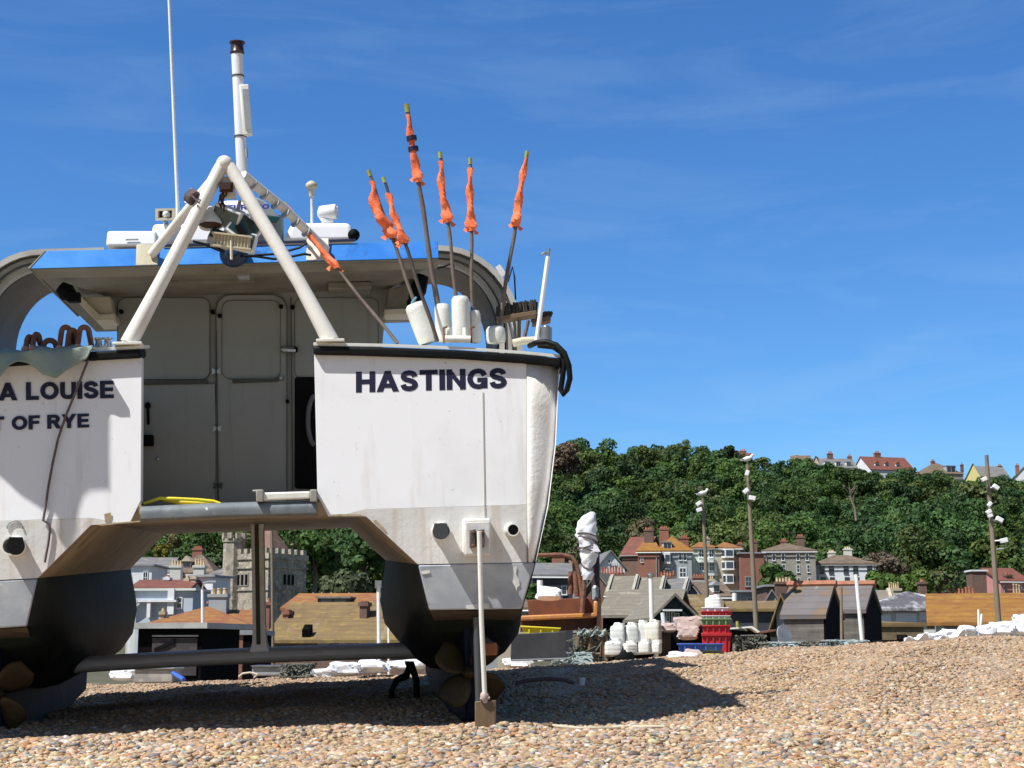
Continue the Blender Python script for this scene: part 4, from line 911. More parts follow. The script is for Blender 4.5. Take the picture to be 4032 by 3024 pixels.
class House:
    def __init__(s, name, label, x0, x1, yb, ye, yr, D, d, yaw=0, roof='gable', wall='grey', rm='r_slate', ov=.25, cat='house', group=None, rth=.16, ridge=None, inset=None, wallonly=False, flatcap='lead'):
        s.k = kpx(D, yb); s.yaw = rad(yaw); s.cy = math.cos(s.yaw); s.D = D; s.yb = yb; s.xc = (x0+x1)/2
        s.w = w = (x1-x0)*s.k/s.cy; s.d = d
        P = at(s.xc, yb, D); s.P = P
        s.root = empty(name, label, cat, P, s.yaw, group)
        s.h = h = (yb-ye)*s.k
        zr = at(s.xc, yr, D + d/2*s.cy).z - P.z if roof != 'flat' else at(s.xc, yr, D).z - P.z
        s.zr = zr; base = -3.5
        hw = w/2; q = MB()
        if roof == 'gable':
            q.prism([(-hw,0,base),(-hw,d,base),(-hw,d,h),(-hw,d/2,zr-.02),(-hw,0,h)], (w,0,0))
        elif roof == 'front':
            q.prism([(-hw,0,base),(hw,0,base),(hw,0,h),(0,0,zr-.02),(-hw,0,h)], (0,d,0))
        else: q.bb(-hw,hw,0,d,base,h if roof == 'hip' else zr)
        s.wall = q.build('wall', T[wall], s.root)
        r = MB()
        if roof == 'gable':
            dz = (zr-h)/(d/2)*ov; o2 = ov if ov < .5 else .3
            for sg in (0,1):
                y0, y1 = (-ov, d/2) if sg == 0 else (d+ov, d/2)
                a = [(-hw-o2,y0,h-dz),(hw+o2,y0,h-dz),(hw+o2,y1,zr),(-hw-o2,y1,zr)]
                r.prism([V(p)+V((0,0,.02)) for p in a], (0,0,rth))
        elif roof == 'front':
            dz = (zr-h)/hw*ov
            for sg in (-1,1):
                a = [(sg*(hw+ov),-ov,h-dz),(0,-ov,zr),(0,d+ov,zr),(sg*(hw+ov),d+ov,h-dz)]
                r.prism([V(p)+V((0,0,.02)) for p in a], (0,0,rth))
        elif roof == 'hip':
            i = min(hw-.05, inset if inset is not None else d/2*.9); o = ov
            e = [(-hw-o,-o,h+.01),(hw+o,-o,h+.01),(hw+o,d+o,h+.01),(-hw-o,d+o,h+.01)]; e2 = [V(p)+V((0,0,rth)) for p in e]
            r.add(e+[tuple(p) for p in e2]+[(-hw+i,d/2,zr),(hw-i,d/2,zr)], [(3,2,1,0),(0,1,5,4),(1,2,6,5),(2,3,7,6),(3,0,4,7),(4,5,9,8),(5,6,9),(6,7,8,9),(7,4,8)])
        else:
            r.bb(-hw-ov,hw+ov,-ov,d+ov,zr+.003,zr+rth)
        if roof in ('gable','hip') and D < 225 and cat == 'house' and h > 1.2:
            g = MB(); g.tube([(-hw-ov,-ov-.10,h-.12),(hw+ov,-ov-.10,h-.12)], .075, 6); g.build('gutter', T['frame'] if rnd.random() < .6 else T['lead'], s.root)
            g = MB(); xx = (hw-.35)*(1 if rnd.random() < .6 else -1); g.tube([(xx,-ov-.10,h-.15),(xx,-.10,h-.5),(xx,-.10,-2)], .06, 6); g.build('downpipe', T['lead'], s.root)
        s.roof = r.build('roof', T[rm] if roof != 'flat' else T[flatcap], s.root)
        if ridge:
            q = MB()
            if roof == 'front': q.tube([(0,-ov,zr+rth),(0,d+ov,zr+rth)], .14, 6)
            else: q.tube([(-hw-.2 if roof == 'gable' else -hw+i,d/2,zr+rth+.02),(hw+.2 if roof == 'gable' else hw-i,d/2,zr+rth+.02)], .16, 6)
            q.build('ridge_tiles', T[ridge], s.roof)
    def lx(s, px): return (px-s.xc)*s.k/s.cy
    def lz(s, py): return (s.yb-py)*s.k
    def win(s, px, py, w, h, bars=1, fr='frame', glass='pane', y=0, name='window'):
        x, z = s.lx(px), s.lz(py); W_, H_ = w*s.k/s.cy/2, h*s.k/2; t = min(.14, W_*.24)
        q = MB()
        q.bb(x-W_,x-W_+t,y-.07,y-.003,z-H_,z+H_); q.bb(x+W_-t,x+W_,y-.07,y-.003,z-H_,z+H_)
        q.bb(x-W_+t,x+W_-t,y-.068,y-.003,z+H_-t,z+H_); q.bb(x-W_+t-.0,x+W_-t,y-.068,y-.003,z-H_,z-H_+t)
        if bars: q.bb(x-W_+t,x+W_-t,y-.06,y-.003,z-t*.35,z+t*.35)
        if bars > 1: q.bb(x-t*.3,x+t*.3,y-.055,y-.003,z-H_+t,z+H_-t)
        q.bb(x-W_-t*.4,x+W_+t*.4,y-.14,y-.004,z-H_-t*.7,z-H_-.002)
        o = q.build(name, T[fr], s.root)
        q = MB(); q.bb(x-W_+t*.9,x+W_-t*.9,y-.04,y-.006,z-H_+t*.9,z+H_-t*.9); q.build('pane', M[glass] if glass in M else T[glass], o)
        return s
    def wins(s, L_, **k):
        for a in L_: s.win(*a, **k)
        return s
    def chim(s, px, yt, w, yb, v=.5, m='brickb', pots=3, pm='pot', dep=.9, ph=8):
        x = s.lx(px); y = s.d*v; kk = 1; z1 = at(px, yt, s.D + y*s.cy).z - s.P.z; z0 = min(at(px, yb, s.D+y*s.cy).z - s.P.z, z1-.5); W_ = w*s.k/2
        q = MB(); q.bb(x-W_,x+W_,y-dep/2,y+dep/2,z0-1.2,z1-.25); q.bb(x-W_-.07,x+W_+.07,y-dep/2-.07,y+dep/2+.07,z1-.249,z1-.05); q.bb(x-W_+.04,x+W_-.04,y-dep/2+.04,y+dep/2-.04,z1-.049,z1)
        c = q.build('chimney', T[m], s.roof)
        for i in range(pots):
            xx = x + (W_*1.5)*((i+.5)/pots-.5); hh = ph*s.k*(.85+.3*rnd.random()); rr = min(.16, W_/pots*.7)
            q = MB(); q.lathe((xx, y, z1), (0,0,1), [(0,rr*1.1),(hh*.8,rr*.85),(hh*.85,rr*1.1),(hh,rr)], 8); q.build('chimney_pot', T[pm], c, smooth=rad(40))
        return s
    def bay(s, px, y0, y1, w, proj=.8, wins=(), m=None, glass='bpane'):
        x = s.lx(px); W_ = w*s.k/2; z0, z1 = s.lz(y1), s.lz(y0)
        q = MB(); q.prism([(x-W_,-.002,z0),(x-W_*.6,-proj,z0),(x+W_*.6,-proj,z0),(x+W_,-.002,z0)], (0,0,z1-z0)); b = q.build('bay_window', T[m or 'frame'], s.root)
        for (wy0, wy1) in wins:
            a, c = s.lz(wy1), s.lz(wy0); q = MB(); e = .03
            for p0, p1 in (((x-W_,0),(x-W_*.6,-proj)),((x-W_*.6,-proj),(x+W_*.6,-proj)),((x+W_*.6,-proj),(x+W_,0))):
                p0, p1 = V((*p0,0)), V((*p1,0)); t = (p1-p0); n = V((t.y,-t.x,0)).normalized()*e
                parts = 2 if t.length > 1.4 else 1
                for i in range(parts):
                    u0, u1 = (i+.10)/parts, (i+.90)/parts; A, C_ = p0+t*u0+n, p0+t*u1+n
                    q.prism([A+V((0,0,a)), C_+V((0,0,a)), C_+V((0,0,c)), A+V((0,0,c))], -n*.6)
            q.build('pane', T[glass], b)
        return s
    def dormer(s, px, yt, w, yb, depth=1.6, v=.18, rm='lead', wall='frame', top='flat'):
        x = s.lx(px); y = s.d*v; z1, z0 = at(px, yt, s.D+y).z-s.P.z, at(px, yb, s.D+y).z-s.P.z; W_ = w*s.k/2
        q = MB(); q.bb(x-W_,x+W_,y,y+depth,z0,z1); o = q.build('dormer', T[wall], s.roof)
        q = MB(); q.bb(x-W_*.8,x-W_*.07,y-.05,y-.004,z0+.15*(z1-z0),z1-.12*(z1-z0)); q.bb(x+W_*.07,x+W_*.8,y-.05,y-.004,z0+.15*(z1-z0),z1-.12*(z1-z0)); q.build('dormer_pane', M['pane'], s.roof)
        q = MB()
        if top == 'flat': q.bb(x-W_-.12,x+W_+.12,y-.15,y+depth,z1+.003,z1+.12)
        else: q.prism([(x-W_-.12,y-.12,z1+.003),(x+W_+.12,y-.12,z1+.003),(x,y-.12,z1+W_*1.3)], (0,depth,0))
        q.build('dormer_roof', T[rm], s.roof)
        return s
    def para(s, side, m='rib', w=.22):     # raised parapet along a gable edge
        hw = s.w/2; x = side*hw; q = MB(); up = .32
        q.prism([(x-w/2,-.25,s.h-.2),(x-w/2,s.d/2,s.zr-.1),(x-w/2,s.d+.25,s.h-.2),(x-w/2,s.d+.25,s.h+up),(x-w/2,s.d/2,s.zr+up),(x-w/2,-.25,s.h+up)], (w,0,0)); q.build('parapet', T[m], s.roof); return s
# ---- far row under the wood
H = House('brick_house', 'orange roofed house with red brick flank and tall chimneys', 2514, 2597, 2330, 2174, 2112, 196, 9, -8, 'hip', 'brick', 'r_gold', inset=1.0)
H.chim(2554,2085,38,2150,.3,'brickb',3).chim(2610,2080,38,2125,.7,'brick',4); H.win(2530,2205,10,22)
House('tiled_house', 'red brown gabled house half hidden behind the orange roofed one', 2452, 2540, 2330, 2186, 2118, 204, 9, -22, 'gable', 'brickb', 'r_red').chim(2464,2150,8,2175,.3,'palegrey',1)
H = House('rendered_house', 'blue grey rendered house with paired bays beside the red brick flank', 2596, 2726, 2330, 2173, 2112, 197, 8, 0, 'hip', 'grey', 'r_gold', inset=3)
H.bay(2628,2180,2222,36,.7,[(2186,2212)]).bay(2628,2238,2262,30,.5,[(2242,2258)],'mint').win(2681,2193,13,30).win(2699,2194,13,30).win(2690,2255,30,40,2); H.dormer(2632,2135,34,2164,2,.05)
H = House('bay_house', 'mint and white terraced house with dark balcony windows', 2727, 2824, 2340, 2160, 2134, 199, 8, 0, 'hip', 'mint', 'r_orange', inset=1.5)
H.chim(2712,2115,32,2150,.5,'brick',4); H.wins([(2765,2180,22,32),(2805,2180,22,32),(2765,2232,22,34),(2805,2232,22,34)], bars=2)
H.bay(2785,2206,2216,80,.9,[],'mint'); H.bay(2785,2258,2268,86,.9,[],'mint')
H = House('bay_house', 'beige terraced house with three stacked bay windows', 2825, 2920, 2340, 2160, 2134, 199, 8, 0, 'hip', 'beige', 'r_orange', inset=1.5)
H.bay(2872,2162,2198,56,.9,[(2168,2190)]).bay(2872,2210,2246,56,.9,[(2215,2238)]).bay(2872,2262,2300,48,.8,[(2268,2292)]); H.chim(2806,2118,22,2138,.6,'stone',2,'potc')
H = House('brick_house', 'plain red brick block between the beige terrace and the grey stone house', 2920, 3012, 2340, 2186, 2180, 197, 9, 0, 'flat', 'brick', 'r_slate')
H.chim(2932,2142,26,2186,.3,'brickb',3).chim(2994,2130,26,2182,.5,'brickb',3,'pot'); H.win(2948,2290,26,40,2,'lead')
H = House('stone_house', 'three storey grey stone house with a low slate roof and one tall chimney', 3012, 3214, 2345, 2172, 2138, 200, 10, -4, 'hip', 'stone', 'r_brown', inset=4.5)
H.wins([(3052,2194,13,30),(3088,2194,13,30),(3146,2194,13,30),(3182,2194,13,30),(3090,2238,13,30),(3146,2240,13,30),(3186,2240,13,30),(3146,2292,13,34),(3188,2292,13,32)])
H.chim(3179,2112,30,2170,.6,'brickb',3,'pot').chim(3112,2128,24,2145,.6,'brick',3); 
H = House('white_house', 'long white two storey house with dark sash windows right of the stone house', 3216, 3452, 2345, 2224, 2186, 203, 9, -5, 'hip', 'white', 'r_brown', inset=3)
H.wins([(3242,2243,19,32),(3278,2243,19,32),(3335,2243,19,32),(3372,2243,19,32),(3426,2243,19,30),(3245,2288,19,30),(3280,2288,19,30),(3338,2288,19,30),(3375,2288,19,30)], fr='dark', bars=1)
H.chim(3300,2172,28,2195,.6,'palegrey',3,'potc').chim(3368,2160,32,2200,.7,'palegrey',3,'potc')
H = House('bungalow', 'low brown roofed house amid dry bushes', 3500, 3690, 2345, 2258, 2216, 212, 9, 8, 'hip', 'brickb', 'r_brown'); H.chim(3640,2212,14,2240,.5,'brickb',1)
H = House('bungalow', 'brown roofed house with a chimney at each end beneath the pale tree', 3680, 3842, 2345, 2262, 2224, 206, 8, 6, 'hip', 'brickb', 'r_brown', inset=1.0); H.chim(3708,2212,14,2240,.5,'brickb',1).chim(3832,2206,12,2236,.5,'stone',1); H.win(3765,2290,30,30,2,'lead')
H = House('pink_house', 'salmon pink house with a red roof at the right edge', 3940, 4060, 2360, 2290, 2242, 180, 8, 12, 'gable', 'pinkw', 'r_red'); H.chim(3985,2262,26,2300,.1,'brickb',2); H.win(4020,2310,16,26)
q = House('chimney_stack', 'broad free standing brown brick stack with a white cap left of the tall pole', 3832, 3888, 2345, 2256, 2250, 150, 2, 0, 'flat', 'brickb', 'r_slate', .15, 'chimney', flatcap='white')
# ---- ridge top houses
H = House('ridge_house', 'white house on the skyline with a terracotta roof and three arched dormers', 3428, 3610, 1930, 1850, 1802, 430, 12, 14, 'gable', 'white', 'r_red'); H.chim(3498,1784,26,1810,.5,'brick',3).chim(3606,1812,14,1840,.5,'brickb',1)
for x in (3464,3505,3552): H.dormer(x,1826,17,1850,2.5,.12,'r_red','frame','gable')
H = House('ridge_house', 'grey slate house on the skyline with a row of white dormers', 3225, 3380, 1930, 1842, 1808, 432, 11, 4, 'gable', 'palegrey', 'r_slate'); H.chim(3294,1786,22,1812,.5,'brickb',3).chim(3373,1796,16,1820,.5,'brick',2)
for x in (3264,3308,3350): H.dormer(x,1818,20,1840,2.5,.08)
House('ridge_house', 'brown gable end on the skyline left of the grey slate house', 3200, 3232, 1930, 1835, 1804, 434, 9, -20, 'front', 'beige', 'r_brown')
House('ridge_house', 'pair of small tan roofs showing above the trees on the skyline', 3120, 3192, 1900, 1826, 1796, 436, 9, -10, 'gable', 'beige', 'r_brown').chim(3140,1790,14,1806,.5,'beige',0)
House('ridge_house', 'red chimneyed roof just showing over the trees behind the middle pole', 2836, 2964, 1830, 1795, 1786, 438, 9, 0, 'gable', 'brick', 'r_red').chim(2935,1776,28,1792,.5,'brick',3)
H = House('ridge_house', 'brown hipped house with a glazed dormer on the skyline', 3645, 3800, 1935, 1866, 1824, 428, 11, 10, 'hip', 'stone', 'r_brown'); H.chim(3712,1816,14,1840,.5,'brick',2); H.dormer(3755,1834,40,1862,3,.06,'lead','grey')
H = House('ridge_house', 'pale yellow gabled house on the skyline', 3808, 3865, 1945, 1880, 1838, 424, 16, -14, 'front', 'yellow', 'r_slate')
H = House('ridge_house', 'slate roofed range joined behind the yellow gable', 3866, 3978, 1945, 1878, 1838, 430, 10, 4, 'gable', 'beige', 'r_slate'); H.chim(3970,1834,16,1850,.5,'brickb',2).chim(3816,1830,10,1845,.5,'brickb',1)
House('ridge_house', 'pale blue white gable cut by the right edge of the skyline', 4014, 4090, 1950, 1866, 1836, 424, 10, -10, 'front', 'white', 'r_slate').chim(4018,1832,14,1850,.2,'brick',2)
House('ridge_house', 'pale grey retaining house wall below the yellow gable', 3752, 3790, 1930, 1890, 1888, 420, 6, 0, 'flat', 'palegrey', 'r_slate')
# ---- middle rows of roofs
H = House('gabled_house', 'white gabled house behind rows of orange chimney pots', 2352, 2462, 2350, 2238, 2184, 150, 9, 6, 'front', 'white', 'r_slate'); H.win(2400,2212,10,14,0)
def stack(label, x0, x1, yt, yb, D, pots, m='brick', pm='pot', ph=14, cap='brickb', dd=.9):
    k = kpx(D, yb); P = at((x0+x1)/2, yb, D); r = empty('chimney_stack', label, 'chimney', P, 0, 'free standing chimney stacks between the roofs'); w = (x1-x0)*k/2; h = (yb-yt)*k
    q = MB(); q.bb(-w,w,0,dd,-3,h-.2); q.bb(-w-.08,w+.08,-.08,dd+.08,h-.198,h); q.build('stack', T[m], r)
    for i in range(pots):
        x = -w + 2*w*(i+.5)/pots; hh = ph*k*(.8+.35*rnd.random()); q = MB(); rr = min(.17, w/pots*.75)
        q.lathe((x, dd/2, h), (0,0,1), [(0,rr*1.1),(hh*.82,rr*.85),(hh*.86,rr*1.1),(hh,rr)], 8); q.build('chimney_pot', T[pm], r, smooth=rad(40))
    return r
stack('wide stack with a long row of orange pots in front of the white gable', 2366, 2456, 2256, 2272, 140, 8, ph=26)
stack('dark stack with red pots above the parapet roofs', 2400, 2460, 2262, 2300, 132, 4, 'brickb', ph=8)
stack('brown stack with red pots below the blue grey rendered house', 2602, 2662, 2268, 2302, 130, 5, 'brickb', ph=20)
stack('small brick stack with pots under the mint house balcony', 2732, 2776, 2268, 2290, 134, 4, ph=10)
stack('slim stack under the beige bays', 2798, 2812, 2280, 2302, 132, 2, 'beige', 'potc')
stack('long brown stack with cream pots in front of the green bush', 3058, 3120, 2290, 2312, 118, 5, 'brickb', 'potc', ph=16)
stack('stack with cream pots right of the tarred huts', 3505, 3548, 2316, 2345, 120, 5, 'beige', 'potc', ph=22)
stack('small dark stack right of the cream pots', 3625, 3650, 2290, 2325, 122, 1, 'brickb', ph=10)
stack('brown stack with five upright red pots behind the golden roof', 3780, 3848, 2345, 2352, 92, 5, 'brickb', ph=32)
stack('pair of pale pots on the golden roof at the far right', 3998, 4032, 2338, 2352, 92, 3, 'brick', 'potc', ph=36)
stack('row of red pots behind the second tarred hut', 3412, 3450, 2326, 2345, 112, 4, 'brickb', ph=14)
House('terraced_house', 'pinkish gable end with a slate roof behind the wrapped engine', 2296, 2412, 2420, 2340, 2268, 126, 8, -14, 'front', 'brickb', 'r_slateb')
H = House('terraced_house', 'slate terrace roof with pale parapet ribs and a skylight', 2392, 2492, 2420, 2345, 2276, 124, 8, -10, 'gable', 'palegrey', 'r_slateb'); H.para(-1).para(1)
H = House('terraced_house', 'slate terrace roof with pale ribs behind the white lamp post', 2494, 2600, 2420, 2345, 2282, 124, 8, -10, 'gable', 'palegrey', 'r_slateb'); H.para(1)
H = House('terraced_house', 'dark slate roof rising to the brown stack', 2598, 2690, 2420, 2348, 2286, 126, 8, -12, 'gable', 'palegrey', 'r_slate'); H.para(1)
H = House('dormer_cottage', 'grey slate cottage with a white dormer below the mint house', 2672, 2784, 2420, 2345, 2292, 130, 8, -4, 'gable', 'palegrey', 'r_slate'); H.dormer(2704,2299,36,2326,2,.05)
H = House('dormer_cottage', 'brown cottage with one white dormer left of the wooden pole', 2782, 2884, 2420, 2352, 2300, 128, 8, 6, 'gable', 'grey', 'r_brown'); H.dormer(2828,2304,26,2332,2,.05,'lead','frame','gable').win(2842,2366,20,18,2).win(2878,2370,10,30)
House('flat_roofed_house', 'dark flat roofed house with a blue glazed top beneath the bush', 2905, 3010, 2420, 2340, 2332, 128, 8, 0, 'flat', 'grey', 'r_slate', .5).win(2955,2364,24,22,2)
House('gabled_house', 'grey rendered gable with pale coping below the brown stack', 3000, 3085, 2440, 2400, 2338, 112, 10, -8, 'front', 'stone', 'r_slate')
House('brick_house', 'brown brick wall of a house behind the tarred huts', 3022, 3125, 2440, 2316, 2310, 121, 6, 0, 'flat', 'brickb', 'r_brown')
House('slate_house', 'dark blue slate house behind the rusty skip with one white window', 2100, 2256, 2420, 2270, 2225, 118, 8, 6, 'gable', 'dark', 'r_slate').win(2222,2325,22,36)
House('tiled_house', 'small red brown roof peeping above the bent rusty pipe', 2176, 2292, 2330, 2265, 2206, 148, 8, -6, 'hip', 'brickb', 'r_brown', inset=2).chim(2190,2184,50,2225,.4,'brick',4)
House('tiled_house', 'grey slate slope right of the small red brown roof', 2240, 2312, 2340, 2262, 2232, 142, 8, 0, 'gable', 'grey', 'r_slate')
H = House('slate_roofed_building', 'long mottled brown slate roof in front of the parapet terrace', 2376, 2650, 2500, 2424, 2332, 88, 9, -12, 'gable', 'tar', 'r_slateb', .5, 'building'); 
H = House('black_cottage', 'black weatherboarded gable with a white porch window behind the floats', 2582, 2734, 2500, 2424, 2358, 80, 8, 6, 'front', 'teal', 'r_slateb', .3, 'cottage'); H.wins([(2630,2428,14,40),(2650,2430,14,38)], bars=2).win(2668,2432,14,34); q = MB(); q.bb(H.lx(2606),H.lx(2680),-.5,-.02,H.lz(2408),H.lz(2401)); q.build('porch_canopy', T['white'], H.root)
House('tiled_building', 'plain olive brown roof between the black cottage and the wooden pole', 2690, 2900, 2500, 2442, 2352, 92, 10, 8, 'gable', 'brickb', 'r_olive', .3, 'building')
House('slate_fronted_house', 'low house with a dark slate front and a tan roof edge behind the fish boxes', 2890, 3110, 2500, 2408, 2378, 84, 9, -6, 'gable', 'dark', 'r_olive', .3, 'building')
House('gabled_house', 'grey blue gable beneath the slate roof beside the left tarred hut', 3062, 3110, 2530, 2420, 2360, 72, 8, -20, 'front', 'grey', 'r_olive', .4)
House('slate_roofed_building', 'grey brown roof right of the second tarred hut', 3394, 3520, 2470, 2410, 2334, 100, 9, -10, 'gable', 'olive', 'r_slateb', .3, 'building').para(1,'beige')
H = House('slate_roofed_hall', 'dark slate roof streaked white by birds over a pale glazed wall', 3436, 3840, 2500, 2408, 2328, 86, 11, -6, 'hip', 'palegrey', 'r_streak', .5, 'building', inset=7.0)
H.wins([(3490,2432,46,24),(3572,2428,78,26),(3636,2424,24,30)], glass='frame'); H.wins([(3455,2430,16,28)], bars=2)
House('turf_store', 'tan mossy turf roofed store with a small dark window', 3440, 3640, 2545, 2470, 2446, 66, 8, 0, 'hip', 'olive', 'r_olive', .1, 'store', inset=.8).win(3552,2510,40,20,2,'tar','bpane')
H = House('golden_roofed_shed', 'long shed with a golden lichen covered tile roof and white wall', 3706, 4150, 2560, 2456, 2350, 70, 9, -15, 'gable', 'white', 'r_gold', .4, 'shed')
H.win(3765,2472,50,16,2,'lead')
# ---- tarred net huts
H = House('net_hut', 'left black tarred net hut, nearer and wider, with a lichened slate roof', 3096, 3240, 2560, 2432, 2320, 56, 3.0, -24, 'gable', 'boards', 'r_hut', .12, 'net hut', 'tarred net huts', ridge='ridge')
def gable_boards(H, door):
    hw = H.w/2+.03; q = MB(); q.prism([(hw,-.02,-2),(hw,H.d+.02,-2),(hw,H.d+.02,H.h-.05),(hw,H.d/2,H.zr-.1),(hw,-.02,H.h-.05)], (.05,0,0)); q.build('tarred_gable', T['tar'], H.root)
    if door: q = MB(); q.bb(hw+.052,hw+.09,H.d*.42,H.d*.66,-2,H.h*.35); q.build('door', M['deck_edge'], H.root)
gable_boards(H, True)
H = House('net_hut', 'right black tarred net hut, narrower and taller, with a red ridge', 3280, 3400, 2570, 2412, 2318, 60, 3.2, -24, 'gable', 'boards', 'r_hut', .12, 'net hut', 'tarred net huts', ridge='ridge'); gable_boards(H, False)
# ---- seen beneath the boat
def tower():
    D = 135; k = kpx(D, 2300); P = at(975, 2440, D); r = empty('church_tower', 'square flint church tower with battlements and a stair turret', 'church tower', P, rad(-36)); h = (2440-2205)*k; w = 4.75
    q = MB(); q.bb(-w/2,w/2,0,w,-4,h); q.bb(-w/2-.12,w/2+.12,-.12,w+.12,h*.48,h*.5); q.bb(-w/2-.14,w/2+.14,-.14,w+.14,h*.85,h*.88); q.build('wall', T['flint'], r)
    q = MB()
    for i in range(6):
        for (a, b) in (((-w/2 + (i+.25)*w/6, -w/2 + (i+.8)*w/6), 'x'),):
            q.bb(a[0],a[1],-.14,.25,h+.5,h+.95); q.bb(a[0],a[1],w-.25,w+.14,h+.5,h+.95); q.bb(w/2-.25,w/2+.14,a[0]+w/2,a[1]+w/2,h+.5,h+.95); q.bb(-w/2-.14,-w/2+.25,a[0]+w/2,a[1]+w/2,h+.5,h+.95)
    q.bb(-w/2-.13,w/2+.13,-.13,.24,h+.002,h+.5); q.bb(-w/2-.13,w/2+.13,w-.24,w+.13,h+.002,h+.5); q.bb(w/2-.24,w/2+.13,.24,w-.24,h+.002,h+.5); q.bb(-w/2-.13,-w/2+.24,.24,w-.24,h+.002,h+.5)
    q.build('battlements', T['flint'], r)
    q = MB(); q.lathe((-w/2+.2,.2,-3), (0,0,1), [(0,.95),(h+4.6,.95),(h+4.61,1.05),(h+4.9,1.05)], 8)
    for i in range(8):
        a = 2*math.pi*(i+.5)/8; q.box((-w/2+.2+.9*math.cos(a), .2+.9*math.sin(a), h+2.15), (.4,.4,.5), 0, Matrix.Rotation(a,3,'Z'))
    q.build('stair_turret', T['flint'], r)
    q = MB(); q.add([(-1.6,w*.2,h+.5),(1.6,w*.2,h+.5),(1.6,w*.8,h+.5),(-1.6,w*.8,h+.5),(0,w/2,h+3.4)], [(0,1,4),(1,2,4),(2,3,4),(3,0,4),(3,2,1,0)]); q.build('cap_roof', T['r_dull'], r)
    for face in (0, 1):
        q = MB(); p = MB()
        for s_ in (-1, 0, 1):
            c = (-.75 if face == 0 else .1) + s_*.5
            if face == 0: q.bb(c-.24,c+.24,-.06,-.003,h*.56,h*.78); p.bb(c-.15,c+.15,-.09,-.062,h*.58,h*.75)
            else: q.bb(w/2+.003,w/2+.06,w/2+c-.24,w/2+c+.24,h*.56,h*.78); p.bb(w/2+.062,w/2+.09,w/2+c-.15,w/2+c+.15,h*.58,h*.75)
        o = q.build('window', T['stone'], r); p.build('pane', M['black'], o)
tower()
House('grey_roofed_house', 'grey slate house front with a white left wing near the boat hull', 500, 655, 2440, 2260, 2202, 150, 9, 4, 'gable', 'palegrey', 'r_slate')
House('white_house', 'white rendered house with dark doorway beside the port hull', 505, 590, 2440, 2235, 2228, 132, 6, 0, 'flat', 'white', 'r_slate').win(566,2275,20,46,2)
H = House('brown_roofed_house', 'brown hipped roof house with a round topped gable and clusters of pots', 665, 832, 2440, 2262, 2178, 158, 9, 0, 'hip', 'beige', 'r_brown', inset=3); H.chim(735,2158,40,2176,.5,'brick',5); H.dormer(718,2210,34,2234,2,.1,'beige','beige','gable')
for lab, x0, x1 in (('left one of two white chimney blocks with cream pots',668,710),('right one of two white chimney blocks with cream pots',760,802)): stack(lab, x0, x1, 2226, 2275, 128, 4, 'palegrey', 'potc', ph=24)
House('tall_white_house', 'blank pale house side wall left of the church tower', 742, 836, 2440, 2276, 2272, 120, 3, -16, 'flat', 'white', 'r_slate', .3)
House('slate_house', 'small grey slate slope against the church tower', 832, 885, 2340, 2262, 2224, 138, 7, -30, 'gable', 'palegrey', 'r_slate')
H = House('blue_house', 'pale blue house with white parapet and a white framed window', 530, 758, 2470, 2332, 2326, 106, 7, -6, 'flat', 'paleblue', 'r_slate', .25, flatcap='mint'); H.win(704,2375,26,44)
q = MB(); q.bb(H.lx(540),H.lx(700),-.5,-.003,H.lz(2372),H.lz(2364)); q.hexa([(H.lx(470),-.5,H.lz(2420)),(H.lx(545),-.5,H.lz(2372)),(H.lx(545),-.1,H.lz(2372)),(H.lx(470),-.1,H.lz(2420)),(H.lx(470),-.5,H.lz(2412)),(H.lx(545),-.5,H.lz(2364)),(H.lx(545),-.1,H.lz(2364)),(H.lx(470),-.1,H.lz(2412))]); q.bb(H.lx(582),H.lx(596),-.45,-.01,H.lz(2432),H.lz(2373)); q.build('white_balustrade', T['white'], H.root)
q = MB(); q.bb(H.lx(662),H.lx(688),-.35,.2,H.lz(2420),H.lz(2318)); q.build('pilaster', T['white'], H.root)
H = House('red_roofed_house', 'low red roof behind the pale blue parapet', 520, 738, 2400, 2322, 2292, 114, 6, 0, 'gable', 'palegrey', 'r_red'); H.chim(735,2268,18,2310,.4,'beige',0).chim(700,2276,16,2300,.5,'beige',1,'potc').chim(620,2272,20,2295,.5,'white',1)
stack('big blue grey chimney stack with three cream pots left of the tower', 818, 888, 2340, 2470, 98, 3, 'grey', 'potc', ph=22)
H = House('hipped_house', 'red hipped roof glowing orange on its right slope above the black shed', 572, 960, 2520, 2472, 2388, 92, 11, 4, 'hip', 'brick', 'r_orange', .3, 'house', inset=6.0, ridge='ridge'); H.chim(618,2405,16,2440,.2,'beige',1,'potc',ph=10)
House('red_roofed_house', 'small orange roof slope at the foot of the tower', 895, 1010, 2520, 2470, 2412, 96, 7, 20, 'gable', 'brickb', 'r_orange')
